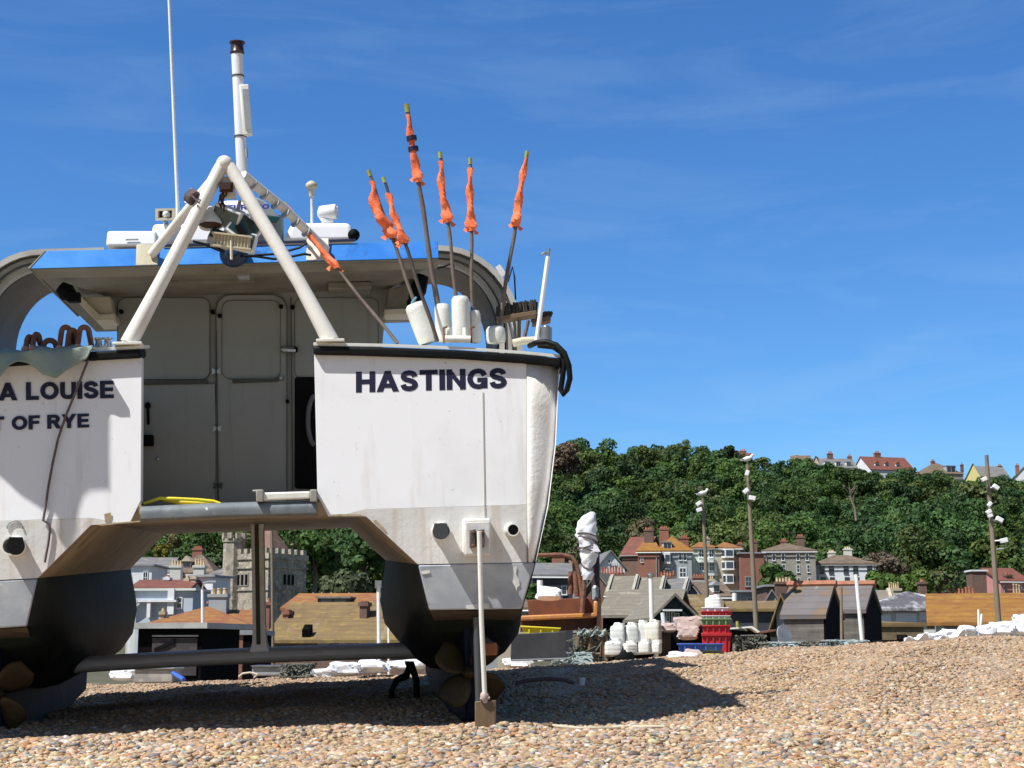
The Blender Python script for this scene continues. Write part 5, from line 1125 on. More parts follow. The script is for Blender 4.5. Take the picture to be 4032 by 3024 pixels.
def shed():
    D = 46; P = at(662, 2680, D); k = kpx(D, 2680); r = empty('black_shed', 'black flat roofed shed with a pale grey roof edge, seen beneath the boat', 'shed', P, rad(-14)); w = 275*k; d = 2.7; h = (2680-2478)*k
    q = MB(); q.bb(-w/2,w/2,0,d,-1.5,h); q.build('wall', T['tar'], r)
    q = MB(); q.bb(-w/2-.35,w/2+.3,-.3,d+.3,h+.003,h+.17); q.build('roof', mat('pale_roof_edge', (.34,.35,.34), .6, (.25,.26,.25), 2), r)
    q = MB(); q.bb(-w/2+.5,w/2-.12,-.06,-.003,h*.1,h*.82); pn = q.build('panel', mat('dim_purple_panel', (.028,.022,.026), .7, (.06,.05,.045), 3, .5, .7), r)
    q = MB(); q.bb(-w/2+.5,w/2-.1,-.09,-.004,h*.845,h*.875); q.build('rail', T['lead'], r)
    q = MB(); q.hexa([(-w/2+.6,-.12,h*.55),(w*.1,-.12,h*.72),(w*.1,-.06,h*.72),(-w/2+.6,-.06,h*.55),(-w/2+.6,-.12,h*.62),(w*.1,-.12,h*.80),(w*.1,-.06,h*.80),(-w/2+.6,-.06,h*.62)]); q.build('brace', M['black'], r)
    q = MB(); q.box((-w/2+.15,-.3,h*.12), (.55,.05,.06)); q.box((-w/2-.1,-.3,h*.16), (.2,.06,.2)); q.build('wall_lamp', M['greypl'], r)
shed()
House('lean_to', 'low dark lean-to with a pale fascia between the shed and the centre strut', 952, 1010, 2680, 2505, 2500, 52, 3, 0, 'flat', 'tar', 'r_slate', .1, 'shed')
H = House('tiled_building', 'long olive and gold tiled roof low behind the boat, with two brick chimneys', 1062, 1700, 2640, 2524, 2384, 76, 10, -6, 'gable', 'brickb', 'r_olive', .4, 'building')
H.chim(1385,2368,30,2450,.30,'brickb',0).chim(1478,2362,26,2450,.30,'brickb',0).chim(1062,2400,22,2480,.3,'brick',0)
for i, x in enumerate((1260,1285,1345,1425,1452,1510,1590,1612)): H.win(x, 2536, 20, 16, 2, 'frame', 'bpane')
q = MB(); x, y = H.lx(1200), -.05; z0 = H.h-.15; q.hexa([(x-.2,y,z0+.2),(x+.2,y,z0+.2),(x+.2,y+.6,z0+.6),(x-.2,y+.6,z0+.6),(x-.2,y-.05,z0+.66),(x+.2,y-.05,z0+.66),(x+.2,y+.5,z0+.95),(x-.2,y+.5,z0+.95)]); q.build('skylight', T['tar'], H.roof)
H = House('tiled_building', 'long orange tiled roof with small pots behind the olive one', 1118, 1600, 2500, 2400, 2346, 98, 8, -8, 'gable', 'brickb', 'r_orange', .3, 'building'); 
for x in (1160,1196,1236,1310): H.chim(x,2338,8,2352,.5,'pot' if 0 else 'beige',1,'potc',.4,6)
H.dormer(1290,2356,130,2384,2,.15,'r_slate','dark')
stack('slim brick stack behind the centre strut', 1046, 1060, 2370, 2440, 90, 1, 'brick')
# ---- poles and masts
def wpole(label, xt, yt, xb, yb, D, r0, r1, lamps, gull=None, arm=None):
    a, b = at(xb, yb, D), at(xt, yt, D); root = empty('utility_pole', label, 'pole', a, 0, 'tall wooden poles')
    q = MB(); v = b-a; ext = v.normalized()*-2.0; q.tube([ext, v*.5, v], [r0*1.03, (r0+r1)/2, r1], 10); q.build('pole', M['pole'], root, smooth=rad(50))
    k = kpx(D)
    for lx, ly, an, s_ in lamps:
        c = at(lx, ly, D) - a - V((0,.25,0)); R = Matrix.Rotation(rad(an),3,'Y'); q = MB()
        s_ *= .85; q.box(c, (.26*s_,.2*s_,.17*s_), 0, R); f = v*((c.z)/v.z); q.tube([c, V((f.x,f.y,c.z))], .03, 6)
        o = q.build('floodlight', M['lampw'], root, bevel=.02)
        q = MB(); q.box(c + R @ V((-.03 if lx < xt else .03,-.0,-.09*s_)), (.2*s_,.16*s_,.02), 0, R); q.build('lamp_glass', M['greypl'], o)
    if arm:
        q = MB(); q.tube([at(x,y,D)-a-V((0,.2,0)) for x,y in arm], .03, 6); q.build('bracket', M['greypl'], root)
    if gull:
        gx, gy, sc = gull; g = at(gx, gy, D); return g
    return None
g1 = wpole('shortest of three wooden poles, left, a gull on top and lamps below', 2767, 1962, 2788, 2420, 60, .085, .062, [(2748,1985,-35,1.0),(2750,2010,-20,1.0)], (2766,1960,1))
g2 = wpole('thick wooden pole in the middle with a gull on top', 2943, 1828, 2978, 2480, 56, .098, .066, [(2938,1866,-70,.9),(2932,1936,-40,1.0),(2957,1964,10,1.1)], (2942,1826,1))
wpole('tallest wooden pole at the right carrying many white floodlights', 3884, 1792, 3934, 2478, 54, .105, .066, [(3866,1890,-25,.9),(3912,1921,35,1.0),(3888,1988,-50,.8),(3884,2018,-30,.9),(3890,2033,-20,.8),(3926,2048,30,1.1),(3944,2130,-12,1.1)], arm=[(3916,2165),(3952,2160),(3952,2132)])
wpole('slim pale grey pole rising beside the centre strut under the boat', 1070, 2090, 1074, 2500, 58, .062, .055, [])
def gull(label, p, face):
    root = empty('seagull', label, 'seagull', p, rad(face), 'gulls on the poles')
    q = MB(); st = [(-.26,.05,.012),(-.20,.07,.035),(-.10,.10,.075),(.0,.125,.09),(.10,.15,.08),(.16,.19,.055),(.185,.235,.045),(.215,.27,.05),(.25,.275,.04),(.27,.272,.016)]
    q.tube([V((x,0,z+.06)) for x,z,r in st], [r for x,z,r in st], 12); q.build('body', M['gullw'], root, smooth=rad(80))
    for s_ in (-1,1):
        q = MB(); q.grid(lambda u,v: V((.12-.44*u, s_*(.078-.03*u-.03*v*v), .22-.06*v*(1-u)-.07*u)), 6, 4); q.build('wing', M['gullg'], root, smooth=rad(80), solid=.014)
        q = MB(); q.tube([V((.0,s_*.03,.13)), V((.01,s_*.03,.0))], .007, 5); q.build('leg', M['beak'], root)
    q = MB(); q.tube([V((.265,0,.332)),V((.31,0,.325)),V((.325,0,.315))], [.016,.012,.004], 6); q.build('beak', M['beak'], root)
    for s_ in (-1,1):
        q = MB(); q.ell(V((.245,s_*.034,.345)), (.006,.004,.006)); q.build('eye', M['black'], root)
gull('white and grey gull on top of the shortest wooden pole', g1, 20); gull('white and grey gull on top of the thick middle pole', g2, 15)
def post(label, xt, yt, xb, yb, D, r, m='whiteb', top=None):
    a, b = at(xb, yb, D), at(xt, yt, D); root = empty('post', label, 'post', a, 0); v = b-a
    q = MB(); q.tube([v.normalized()*-1.5, v], [r, r*.9], 10); q.build('shaft', M[m], root, smooth=rad(50))
    if top == 'lamp':
        q = MB(); q.lathe(v, (0,0,1), [(0,r*1.1),(.03,r*1.2),(.035,r*1.5),(.09,r*1.7),(.13,r*1.3),(.15,.02)], 10); q.build('lamp_head', M['steel'], root, smooth=rad(40))
    if top == 'arm':
        q = MB(); q.tube([v, v+V((.04,0,.22)), v+V((.3,-.1,.26))], .03, 6); q.box(v+V((.32,-.1,.25)), (.25,.12,.06)); q.build('lamp_arm', M['greypl'], root)
    if top == 'block':
        q = MB(); q.box(v+V((0,-.03,-.06)), (.16,.12,.2)); q.build('pulley', M['steel'], root)
post('white lamp post with a grey head among the slate roofs', 2562, 2275, 2568, 2520, 46, .072, top='lamp')
post('white pole leaning left in front of the right tarred hut', 3370, 2262, 3396, 2540, 44, .06)
post('thin tan pole between the two tarred huts', 3312, 2312, 3314, 2535, 45, .045, 'pole')
post('short white flue pipe left of the black cottage window', 2609, 2412, 2620, 2500, 60, .10)
post('white flue on a slate cottage left of the blue glazed top', 2892, 2335, 2893, 2400, 90, .16)
post('white street lamp post rising above the black shed', 797, 2322, 798, 2560, 48, .05, top='arm')
post('white mast with a cleat left of the yellow striped one', 1490, 2292, 1493, 2600, 40, .055, top='block')
post('thin yellow and white mast beside the starboard hull', 1530, 2380, 1531, 2600, 40, .035, 'cap')
post('white pipe rising from the skip edge beside the boat', 2126, 2285, 2127, 2360, 38, .085)
post('white upright stake among the sheeting at the right', 3853, 2400, 3854, 2470, 33, .028); post('shorter white stake leaning beside the upright one', 3866, 2418, 3860, 2470, 33, .03)

# television aerials on some of the chimneys
def aerial(label, px, yt, yb, D):
    a, b = at(px, yb, D), at(px, yt, D); r = empty('tv_aerial', label, 'aerial', a); v = b-a; q = MB(); q.tube([(0,0,-.3), v], .03, 5); q.build('mast', M['groove'], r)
    q = MB(); q.tube([v+V((-.5,0,-.05)), v+V((.5,.1,-.05))], .022, 4); q.build('boom', M['groove'], r)
    for i in range(5):
        q = MB(); x = -.45+.2*i; q.tube([v+V((x,-.02,-.3)), v+V((x,.02,.2))], .016, 4); q.build('element', M['groove'], r)
aerial('thin aerial on the brown stack below the rendered house', 2645, 2225, 2268, 130); aerial('thin aerial above the red brick block', 2940, 2105, 2140, 197); aerial('thin aerial above the stone house roof', 3120, 2096, 2130, 200); aerial('thin aerial on the white house roof', 3305, 2138, 2172, 203)
aerial('thin aerial above the orange roofed house', 2560, 2052, 2086, 196); aerial('thin aerial over the parapet roofs', 2425, 2226, 2262, 132)

# houses standing behind the starboard hull
House('white_house', 'white gabled house hidden behind the starboard hull', 1700, 1800, 2480, 2330, 2270, 120, 8, -8, 'gable', 'white', 'r_orange').win(1750,2380,16,26).chim(1760,2250,30,2290,.5,'brick',3)
House('rendered_house', 'grey rendered house hidden behind the starboard hull', 1810, 1960, 2480, 2300, 2250, 140, 8, 4, 'gable', 'grey', 'r_slate').wins([(1850,2340,16,28),(1910,2340,16,28)])
House('tiled_house', 'brown tiled house hidden behind the starboard hull', 1960, 2090, 2520, 2400, 2340, 96, 8, 0, 'gable', 'beige', 'r_brown').win(2020,2440,16,22)
# ------------------------------------------------------------------ ground
BY = [-30,-8,0,4,8.5,10.5,11.5,13,18,20,24,32,45,70,130,175,215,260,300,420,440,520,900]
BZ = [-4.2,-2.3,-1.55,-1.12,-.70,-.585,-.56,-.50,-.40,-.42,-.75,-1.6,-3.4,-4.4,-3.0,-.5,2.5,9,17,52,54.5,58,60]
TX = [-14,-8,-4.85,-1.1,.55,1.75,3,4.5,6,12,20]; TZ = [-.08,-.03,.01,.16,.18,.30,.385,.475,.56,.70,.8]
HX = [-60,560,1500,2180,2400,2700,2900,3100,3400,3700,4032,4600]; HYp = [1735,1735,1735,1770,1770,1790,1815,1850,1880,1910,1915,1960]
def ss(t): t = np.clip(t,0,1); return t*t*(3-2*t)
def ground(x, y):
    x = np.asarray(x, float); y = np.asarray(y, float)
    z = np.interp(y, BY, BZ); zl = np.interp(y, [-30,-8,0,4,8.5,10.5,11.5,13,18,23,25,29,36,45], [-4.2,-2.3,-1.55,-1.12,-.70,-.585,-.56,-.53,-.49,-.54,-.59,-1.05,-2.0,-3.4])
    wl_ = (1-ss((x*18/np.maximum(y,6)+1.3)/1.5))*(y < 45); z = z*(1-wl_) + zl*wl_
    z = z + np.interp(x*18/np.maximum(y,6), TX, TZ)*ss((y-9)/8)*(1-ss((y-26)/20))
    n = .018*np.sin(x*2.3+y*.7)*np.sin(y*1.9-x*.6) + .012*np.sin(x*5.1-y*2.2+1)+.010*np.sin(x*1.1+y*4.3)
    z = z + n*(1-ss((y-30)/10))
    px = CX + F0*x/np.maximum(y*.985,1)       # hill profile follows the skyline
    hf = (2560-np.interp(px, HX, HYp))/825.0
    w = ss((y-215)/60)
    return z*(1-w) + z*w*hf + 1.2*w*np.sin(x*.09)*np.sin(y*.07)
def gz(x, y): return float(ground(x, y))
def sheet(name, xs_of, ys, nx, mats, label=None):
    vs = []; fs = []
    for y in ys:
        x0, x1 = xs_of(y); xs = np.linspace(x0, x1, nx); zz = ground(xs, np.full(nx, y))
        vs += [(float(a), float(y), float(c)) for a, c in zip(xs, zz)]
    for j in range(len(ys)-1):
        for i in range(nx-1): fs.append((j*nx+i, j*nx+i+1, (j+1)*nx+i+1, (j+1)*nx+i))
    q = MB(); q.v = vs; q.f = fs; q.m = [0]*len(fs)
    o = q.build(name, mats, None, smooth=rad(80)); o['kind'] = 'structure'; return o
def shingle_mat():
    m = bpy.data.materials.new('shingle_ground'); m.use_nodes = True; nt = m.node_tree; N = nt.nodes; L = nt.links; b = N['Principled BSDF']; b.inputs['Roughness'].default_value = .8
    tc = N.new('ShaderNodeTexCoord')
    vo = N.new('ShaderNodeTexVoronoi'); vo.inputs['Scale'].default_value = 22; L.new(tc.outputs['Object'], vo.inputs['Vector'])
    r = N.new('ShaderNodeValToRGB'); L.new(vo.outputs['Color'], r.inputs[0])
    els = [(0,(.30,.19,.10)),(.2,(.42,.29,.17)),(.4,(.24,.20,.17)),(.55,(.46,.34,.21)),(.7,(.50,.42,.31)),(.85,(.34,.18,.08)),(1,(.42,.38,.33))]
    r.color_ramp.elements[0].color = (*els[0][1],1); r.color_ramp.elements[1].color = (*els[-1][1],1)
    for p, c in els[1:-1]: e = r.color_ramp.elements.new(p); e.color = (*c,1)
    L.new(r.outputs[0], b.inputs['Base Color'])
    bp_ = N.new('ShaderNodeBump'); bp_.inputs['Distance'].default_value = .03; bp_.invert = True; L.new(vo.outputs['Distance'], bp_.inputs['Height']); L.new(bp_.outputs[0], b.inputs['Normal'])
    return m
SH = shingle_mat()
ys = list(np.arange(-30,6,2.0)) + list(np.arange(6,24,.25)) + list(np.arange(24,46,1.0)) + [46]
sheet('beach', lambda y: (-30-abs(y)*.6, 30+abs(y)*.6), ys, 160, SH)
earth = mat('earth_ground', (.10,.09,.06), .9, (.06,.065,.03), .3, .4, .65)
ys = [45.9,55,70,90,110,130,150,170,190,205,215,225,235,245,260,280,300,320,340,360,380,400,420,430,440,470,520,700,900,1500,2600]
sheet('hillside', lambda y: (-150-y*.75, 150+y*.75), ys, 90, earth)
# ------------------------------------------------------------------ pebbles
def ico(sub):
    bm = bmesh.new(); bmesh.ops.create_icosphere(bm, subdivisions=sub, radius=1); v = np.array([p.co[:] for p in bm.verts]); f = np.array([[w.index for w in q.verts] for q in bm.faces]); bm.free(); return v, f
rng = np.random.default_rng(5)
PAL = np.array([(.50,.33,.18),(.44,.27,.14),(.56,.42,.28),(.60,.50,.37),(.34,.31,.28),(.25,.25,.26),(.42,.20,.085),(.68,.63,.55),(.36,.22,.13),(.13,.12,.12),(.52,.36,.23)])
PW = np.array([.20,.14,.18,.11,.09,.06,.03,.05,.07,.03,.07]); PW = PW/PW.sum()
def soup(name, verts, faces, colors, m, smooth=True):
    me = bpy.data.meshes.new(name); nv = len(verts); nf = len(faces); k = faces.shape[1]
    me.vertices.add(nv); me.vertices.foreach_set('co', verts.astype(np.float32).ravel())
    me.loops.add(nf*k); me.loops.foreach_set('vertex_index', faces.astype(np.int32).ravel())
    me.polygons.add(nf); me.polygons.foreach_set('loop_start', np.arange(0, nf*k, k, dtype=np.int32))
    if smooth: me.polygons.foreach_set('use_smooth', np.ones(nf, bool))
    at_ = me.attributes.new('tint', 'FLOAT_COLOR', 'POINT'); c4 = np.ones((nv,4), np.float32); c4[:,:3] = colors; at_.data.foreach_set('color', c4.ravel())
    me.materials.append(m); me.update(calc_edges=True); me.validate()
    o = bpy.data.objects.new(name, me); col.objects.link(o); return o
def tint_mat(name, rough=.7, spec=.3, sub=0, noise=0):
    m = bpy.data.materials.new(name); m.use_nodes = True; nt = m.node_tree; b = nt.nodes['Principled BSDF']; a = nt.nodes.new('ShaderNodeAttribute'); a.attribute_name = 'tint'
    src = a.outputs['Color']
    if noise:
        tc = nt.nodes.new('ShaderNodeTexCoord'); n = nt.nodes.new('ShaderNodeTexNoise'); n.inputs['Scale'].default_value = noise; n.inputs['Detail'].default_value = 3; nt.links.new(tc.outputs['Object'], n.inputs['Vector'])
        mr = nt.nodes.new('ShaderNodeMapRange'); mr.inputs[1].default_value = .3; mr.inputs[2].default_value = .7; mr.inputs[3].default_value = .72; mr.inputs[4].default_value = 1.2; nt.links.new(n.outputs['Fac'], mr.inputs[0])
        x = nt.nodes.new('ShaderNodeVectorMath'); x.operation = 'SCALE'; nt.links.new(src, x.inputs[0]); nt.links.new(mr.outputs[0], x.inputs['Scale']); src = x.outputs[0]
    nt.links.new(src, b.inputs['Base Color'])
    b.inputs['Roughness'].default_value = rough; b.inputs['Specular IOR Level'].default_value = spec
    if sub:
        tr = nt.nodes.new('ShaderNodeBsdfTranslucent'); nt.links.new(a.outputs['Color'], tr.inputs[0]); mx = nt.nodes.new('ShaderNodeMixShader'); mx.inputs[0].default_value = sub
        out = nt.nodes['Material Output']; nt.links.new(b.outputs[0], mx.inputs[1]); nt.links.new(tr.outputs[0], mx.inputs[2]); nt.links.new(mx.outputs[0], out.inputs[0])
    return m
def pebbles(name, n, y0, y1, sub, smin, smax, power):
    v, f = ico(sub); nv = len(v)
    u = rng.random(n); Y = (y0**(1-power) + u*(y1**(1-power)-y0**(1-power)))**(1/(1-power))
    X = (rng.random(n)-.5)*2*(Y*.40+.5)
    s = smin + (smax-smin)*rng.random(n)**2.2
    Z = ground(X, Y) + s*.22*rng.random(n)
    ax = np.stack([s*(.9+.5*rng.random(n)), s*(.7+.3*rng.random(n)), s*(.42+.28*rng.random(n))], 1)
    base = np.repeat(v[None], n, 0)
    ph = rng.random((n,3))*6.28
    d = 1 + .10*rng.normal(0,1,base.shape[:2])*(sub < 2) + .16*np.sin(base[...,0]*2.3+ph[:,None,0]) + .14*np.sin(base[...,1]*2.9+ph[:,None,1]) + .10*np.sin(base[...,2]*3.1+ph[:,None,2])
    P = base*d[...,None]*ax[:,None,:]
    t = rng.random(n)*6.283; c, s_ = np.cos(t)[:,None], np.sin(t)[:,None]
    ti = rng.normal(0,.35,n); ct, st = np.cos(ti)[:,None], np.sin(ti)[:,None]
    y2 = P[...,1]*ct - P[...,2]*st; z2 = P[...,1]*st + P[...,2]*ct
    P = np.stack([P[...,0]*c - y2*s_, P[...,0]*s_ + y2*c, z2], -1)
    P += np.stack([X,Y,Z],1)[:,None,:]
    idx = rng.choice(len(PAL), n, p=PW); colr = PAL[idx]*(.70+.45*rng.random(n))[:,None]
    colr = colr*(1+.06*rng.normal(0,1,(n,3)))
    band = (.5+.5*np.sin(X*.5+Y*1.7+np.sin(X*1.3)*.8))*(.5+.5*np.sin(X*.9-Y*.8)); colr = colr*(.90+.2*band)[:,None]
    far = np.clip((Y-9.5)/5,0,1)[:,None]*.55+.05; colr = colr*(1-far) + np.array([.375,.255,.155])*far*(.75+.5*rng.random(n))[:,None]
    F = (f[None] + (np.arange(n)*nv)[:,None,None]).reshape(-1,3)
    o = soup(name, P.reshape(-1,3), F, np.repeat(colr, nv, 0), M['peb'], sub > 1); o['kind'] = 'stuff'; o['label'] = 'loose tan and grey beach pebbles'; return o
M['peb'] = tint_mat('pebble_stone', .65, .35, 0, 60)
pebbles('pebbles', 37000, 8.1, 11.3, 2, .009, .031, 1.6)
pebbles('pebbles', 112000, 11.0, 24.5, 1, .010, .030, 1.3)
# ------------------------------------------------------------------ foliage
M['leaf'] = tint_mat('leaf_clumps', .6, .25, .22)
M['bark'] = mat('grey_bark', (.12,.10,.08), .9, (.18,.16,.13), 3)
def crown(c, rx, rz, n, s, colr, r, lobes=22, flat=.8, topb=.25):
    """leaf clumps on the surface of many lobes spread through an egg-shaped volume"""
    th = r.random(lobes)*6.283; cz = r.uniform(-.75, 1, lobes); rad_ = np.sqrt(np.maximum(0,1-cz**2)); q = r.uniform(.40,.96,lobes)
    lc = np.stack([rad_*np.cos(th)*rx*q, rad_*np.sin(th)*rx*q, cz*rz*q], 1); lr = rx*r.uniform(.18,.50,lobes)
    w = lr**2; li = r.choice(lobes, n, p=w/w.sum())
    d = r.normal(0,1,(n,3)); d[:,2] += .55; d /= np.linalg.norm(d,axis=1)[:,None]
    rr = lr[li]*(.72+.36*r.random(n)); P = lc[li] + d*rr[:,None]*np.array([1,1,flat])
    nrm = d + r.normal(0,.38,(n,3)); nrm /= np.linalg.norm(nrm,axis=1)[:,None]
    a = np.cross(nrm, r.normal(0,1,(n,3))); a /= np.linalg.norm(a,axis=1)[:,None]; b = np.cross(nrm, a)
    sz = s*(.55+.9*r.random(n)); A = a*sz[:,None]; Bv = b*(sz*(.6+.4*r.random(n)))[:,None]
    k = nrm*(sz*.18)[:,None]
    vs = np.stack([P-A-Bv*.4, P+Bv*-.9+k, P+A-Bv*.3, P+A*.5+Bv+k*.4, P-A*.6+Bv*.8], 1) + np.asarray(c)
    lt = r.uniform(.78,1.25,lobes)[li]*(.86+.28*r.random(n)); cc = np.asarray(colr)*lt[:,None]; cc[:,0] *= (.92+.16*r.random(n))
    return vs.reshape(-1,3), np.repeat(cc,5,0)
GREENS = [(.070,.130,.028),(.053,.110,.029),(.088,.145,.027),(.042,.090,.028),(.098,.138,.034),(.064,.118,.024)]
def skyline(px): return float(np.interp(px, [480,1500,2180,2280,2400,2480,2580,2680,2740,2800,2850,2900,2960,3060,3110,3200,3260,3330,3420,3460,3560,3640,3700,3760,3850,3950,4032,4300],
                                           [1735,1735,1738,1742,1745,1765,1758,1742,1740,1758,1795,1790,1786,1788,1794,1812,1824,1828,1840,1858,1842,1836,1860,1882,1884,1878,1885,1890]))
def woodland():
    VV = []; CC = []; TV = MB(); cnt = 0
    r = np.random.default_rng(21)
    rows = np.linspace(214, 424, 19)
    for ri, D in enumerate(rows):
        px = -150 + r.random()*60
        while px < 4500:
            step = r.uniform(55,125)
            if True:
                y = D + r.uniform(-6,6); x = (px-CX)/F0*y*.985; z = gz(x,y)
                rx = r.uniform(2.6,5.6)*(1.10 if D < 300 else .95); rz = rx*r.uniform(.8,1.45); cz = z + rz*.75 + r.uniform(1.0,3.6)
                sk = skyline(px + 0); ztop = at(px, sk, y).z + r.uniform(-1.2,.3)
                if cz + rz*1.02 > ztop: cz = ztop - rz*1.02
                lowest = at(px, 2270 if px > 2000 else 2360, y).z
                if cz > z - rz*1.3:
                    g = np.array(GREENS[r.integers(len(GREENS))])*r.uniform(.62,1.12)
                    if r.random() < .03: g = np.array((.105,.11,.055))
                    n = int(2400*(rx/4.4)**2); vs, cc = crown((x,y,cz), rx, rz, n, .245*(D/300)**.4, g, r, lobes=int(r.integers(14,26)))
                    VV.append(vs); CC.append(cc); cnt += 1
                    if r.random() < .3: TV.tube([(x,y-1,z-1),(x+r.uniform(-.6,.6),y-1,cz)], [.35,.18], 5)
            px += step
    v = np.concatenate(VV); c = np.concatenate(CC); f = np.arange(len(v)).reshape(-1,5)
    o = soup('woodland', v, f, c, M['leaf'], False); o['kind'] = 'stuff'; o['label'] = 'dense green broadleaf wood covering the hillside behind the town'
    return cnt
woodland()
def tree(name, label, px, ytop, ybot, wpx, D, colr, seed, n=900, s=.30, cat='tree', group=None, trunk=True, flat=.85):
    r = np.random.default_rng(seed); k = kpx(D, (ytop+ybot)/2); c = at(px, (ytop+ybot)/2, D); rx = wpx*k/2; rz = (ybot-ytop)*k/2
    base = V((c.x, c.y, max(min(gz(c.x,c.y), c.z - rz*.8), c.z - rz*1.25))); root = empty(name, label, cat, base, 0, group)
    vs, cc = crown(c-base, rx, rz*1.05, n, s, colr, r, lobes=20, flat=flat)
    f = np.arange(len(vs)).reshape(-1,5); o = soup('crown' if trunk else 'foliage', vs, f, cc, M['leaf'], False); o.parent = root
    q = MB(); t = c-base; q.tube([(0,0,-.5), t*.5+V((.2,0,0)), t], [.32*min(1,rx/3),.22*min(1,rx/3),.1], 7)
    for i in range(5):
        a = i*1.257+seed; q.tube([t*(.55+.06*i), t*(.7+.05*i)+V((rx*.55*math.cos(a), rx*.55*math.sin(a), rz*.35))], [.12,.03], 5)
    q.build('trunk' if trunk else 'stems', M['bark'], root, smooth=rad(60))
    return root
tree('broadleaf_tree', 'brownish bronze leaved tree on the skyline right beside the white hull', 2230, 1760, 1870, 130, 330, (.125,.085,.055), 1, 2090)
tree('broadleaf_tree', 'lone rounded tree standing clear of the wood on the skyline', 2872, 1756, 1830, 66, 400, (.05,.085,.03), 2, 1140)
tree('broadleaf_tree', 'olive brown tree behind the orange roofed house chimneys', 2540, 2046, 2150, 110, 214, (.13,.115,.055), 3, 2280, 0.26)
tree('broadleaf_tree', 'bright green tree in front of the grey stone house', 3055, 2238, 2350, 140, 150, (.05,.095,.022), 4, 2470, 0.22)
tree('hedge', 'bright green bushy hedge below the long white house', 3480, 2262, 2330, 150, 165, (.075,.13,.022), 5, 1900, 0.22, 'hedge')
tree('hedge', 'green hedge in front of the low brown house', 3590, 2258, 2335, 130, 160, (.085,.14,.025), 6, 1710, 0.22, 'hedge')
tree('flowering_tree', 'pale flowering tree behind the brown house with two chimneys', 3735, 2188, 2250, 105, 216, (.27,.28,.20), 7, 1520, 0.24)
tree('broadleaf_tree', 'light green rounded tree beneath the tallest pole', 3950, 2060, 2260, 210, 214, (.095,.135,.028), 8, 3800, 0.29)
tree('broadleaf_tree', 'yellow green tree low on the hill at the right edge', 3830, 1930, 2090, 240, 350, (.105,.13,.04), 9, 3040, 0.40)
tree('dry_bush', 'grey brown leafless looking bush between the white house and the bungalow', 3480, 2185, 2270, 170, 205, (.135,.11,.075), 10, 1710, 0.20, 'bush')
tree('shrub', 'small dark shrub beside the brown house under the big stack', 3790, 2258, 2310, 60, 170, (.05,.085,.03), 11, 950, 0.19, 'shrub')
tree('shrub', 'bright yellow green shrub under the boat among the far houses', 637, 2150, 2200, 62, 175, (.19,.18,.03), 12, 1140, 0.22, 'shrub')
tree('broadleaf_tree', 'olive tree under the boat left of the tower above the roofs', 680, 2112, 2160, 60, 190, (.13,.13,.05), 13, 1140, 0.24)
tree('shrub', 'green shrub at the left foot of the church tower turret', 835, 2188, 2240, 90, 165, (.06,.10,.03), 14, 1140, 0.22, 'shrub')
tree('broadleaf_tree', 'grey green domed tree above the orange tiled roof beneath the boat', 1345, 2268, 2370, 210, 130, (.085,.105,.05), 15, 3610, 0.19)
tree('broadleaf_tree', 'bright green tree beside the church tower beneath the boat', 1240, 2095, 2300, 190, 178, (.06,.115,.024), 16, 3610, 0.26)
tree('broadleaf_tree', 'tall dark green tree behind the starboard hull gap', 1430, 2085, 2320, 200, 185, (.05,.10,.026), 17, 3610, 0.27)
tree('shrub', 'dark green bush behind the skip beside the hull', 2105, 2300, 2370, 60, 80, (.05,.10,.02), 18, 1140, 0.10, 'shrub')
# bare grey snag on the hillside
def snag(label, pts, D, r0):
    P = [at(x,y,D) for x,y in pts]; root = empty('dead_tree', label, 'dead tree', P[0]); q = MB(); q.tube([p-P[0] for p in P], [r0*(1-.7*i/len(P)) for i in range(len(P))], 6); q.build('trunk', M['pole'], root, smooth=rad(60))
    rr = random.Random(3); q = MB()
    for i in range(14):
        t = rr.uniform(.3,1); k = t*(len(P)-1); j = min(int(k), len(P)-2); b = P[j].lerp(P[j+1], k-j)-P[0]; q.tube([b, b+V((rr.uniform(-1.6,1.6),rr.uniform(-1,.2),rr.uniform(.6,2.4)))], [.07,.02], 4)
    q.build('branch', M['pole'], root)
snag('bare pale trunk standing in the wood above the white house', ((3372,2050),(3366,2000),(3350,1960),(3345,1920)), 268, .3)
snag('thin pale leaning trunk in the wood left of the tallest pole', ((3712,2120),(3718,2095),(3726,2080)), 240, .25)
# ------------------------------------------------------------------ things on the top of the beach
def put(px, py, D): return at(px, py, D)
def pbox(q, x0, y0, x1, y1, D, dep, m=0, sk=0):
    a = [at(x0,y1,D), at(x1,y1-sk,D), at(x1,y0-sk,D), at(x0,y0,D)]; q.prism(a, V((0,dep,0)), m); return q
def item(name, label, cat, px, py, D, group=None): return empty(name, label, cat, at(px,py,D), 0, group)
def fin(q, name, m, root, **k):
    o0 = root.location; q.v = [(a-o0.x,b-o0.y,c-o0.z) for a,b,c in q.v]; return q.build(name, m, root, **k)
bpy.context.view_layer.update()
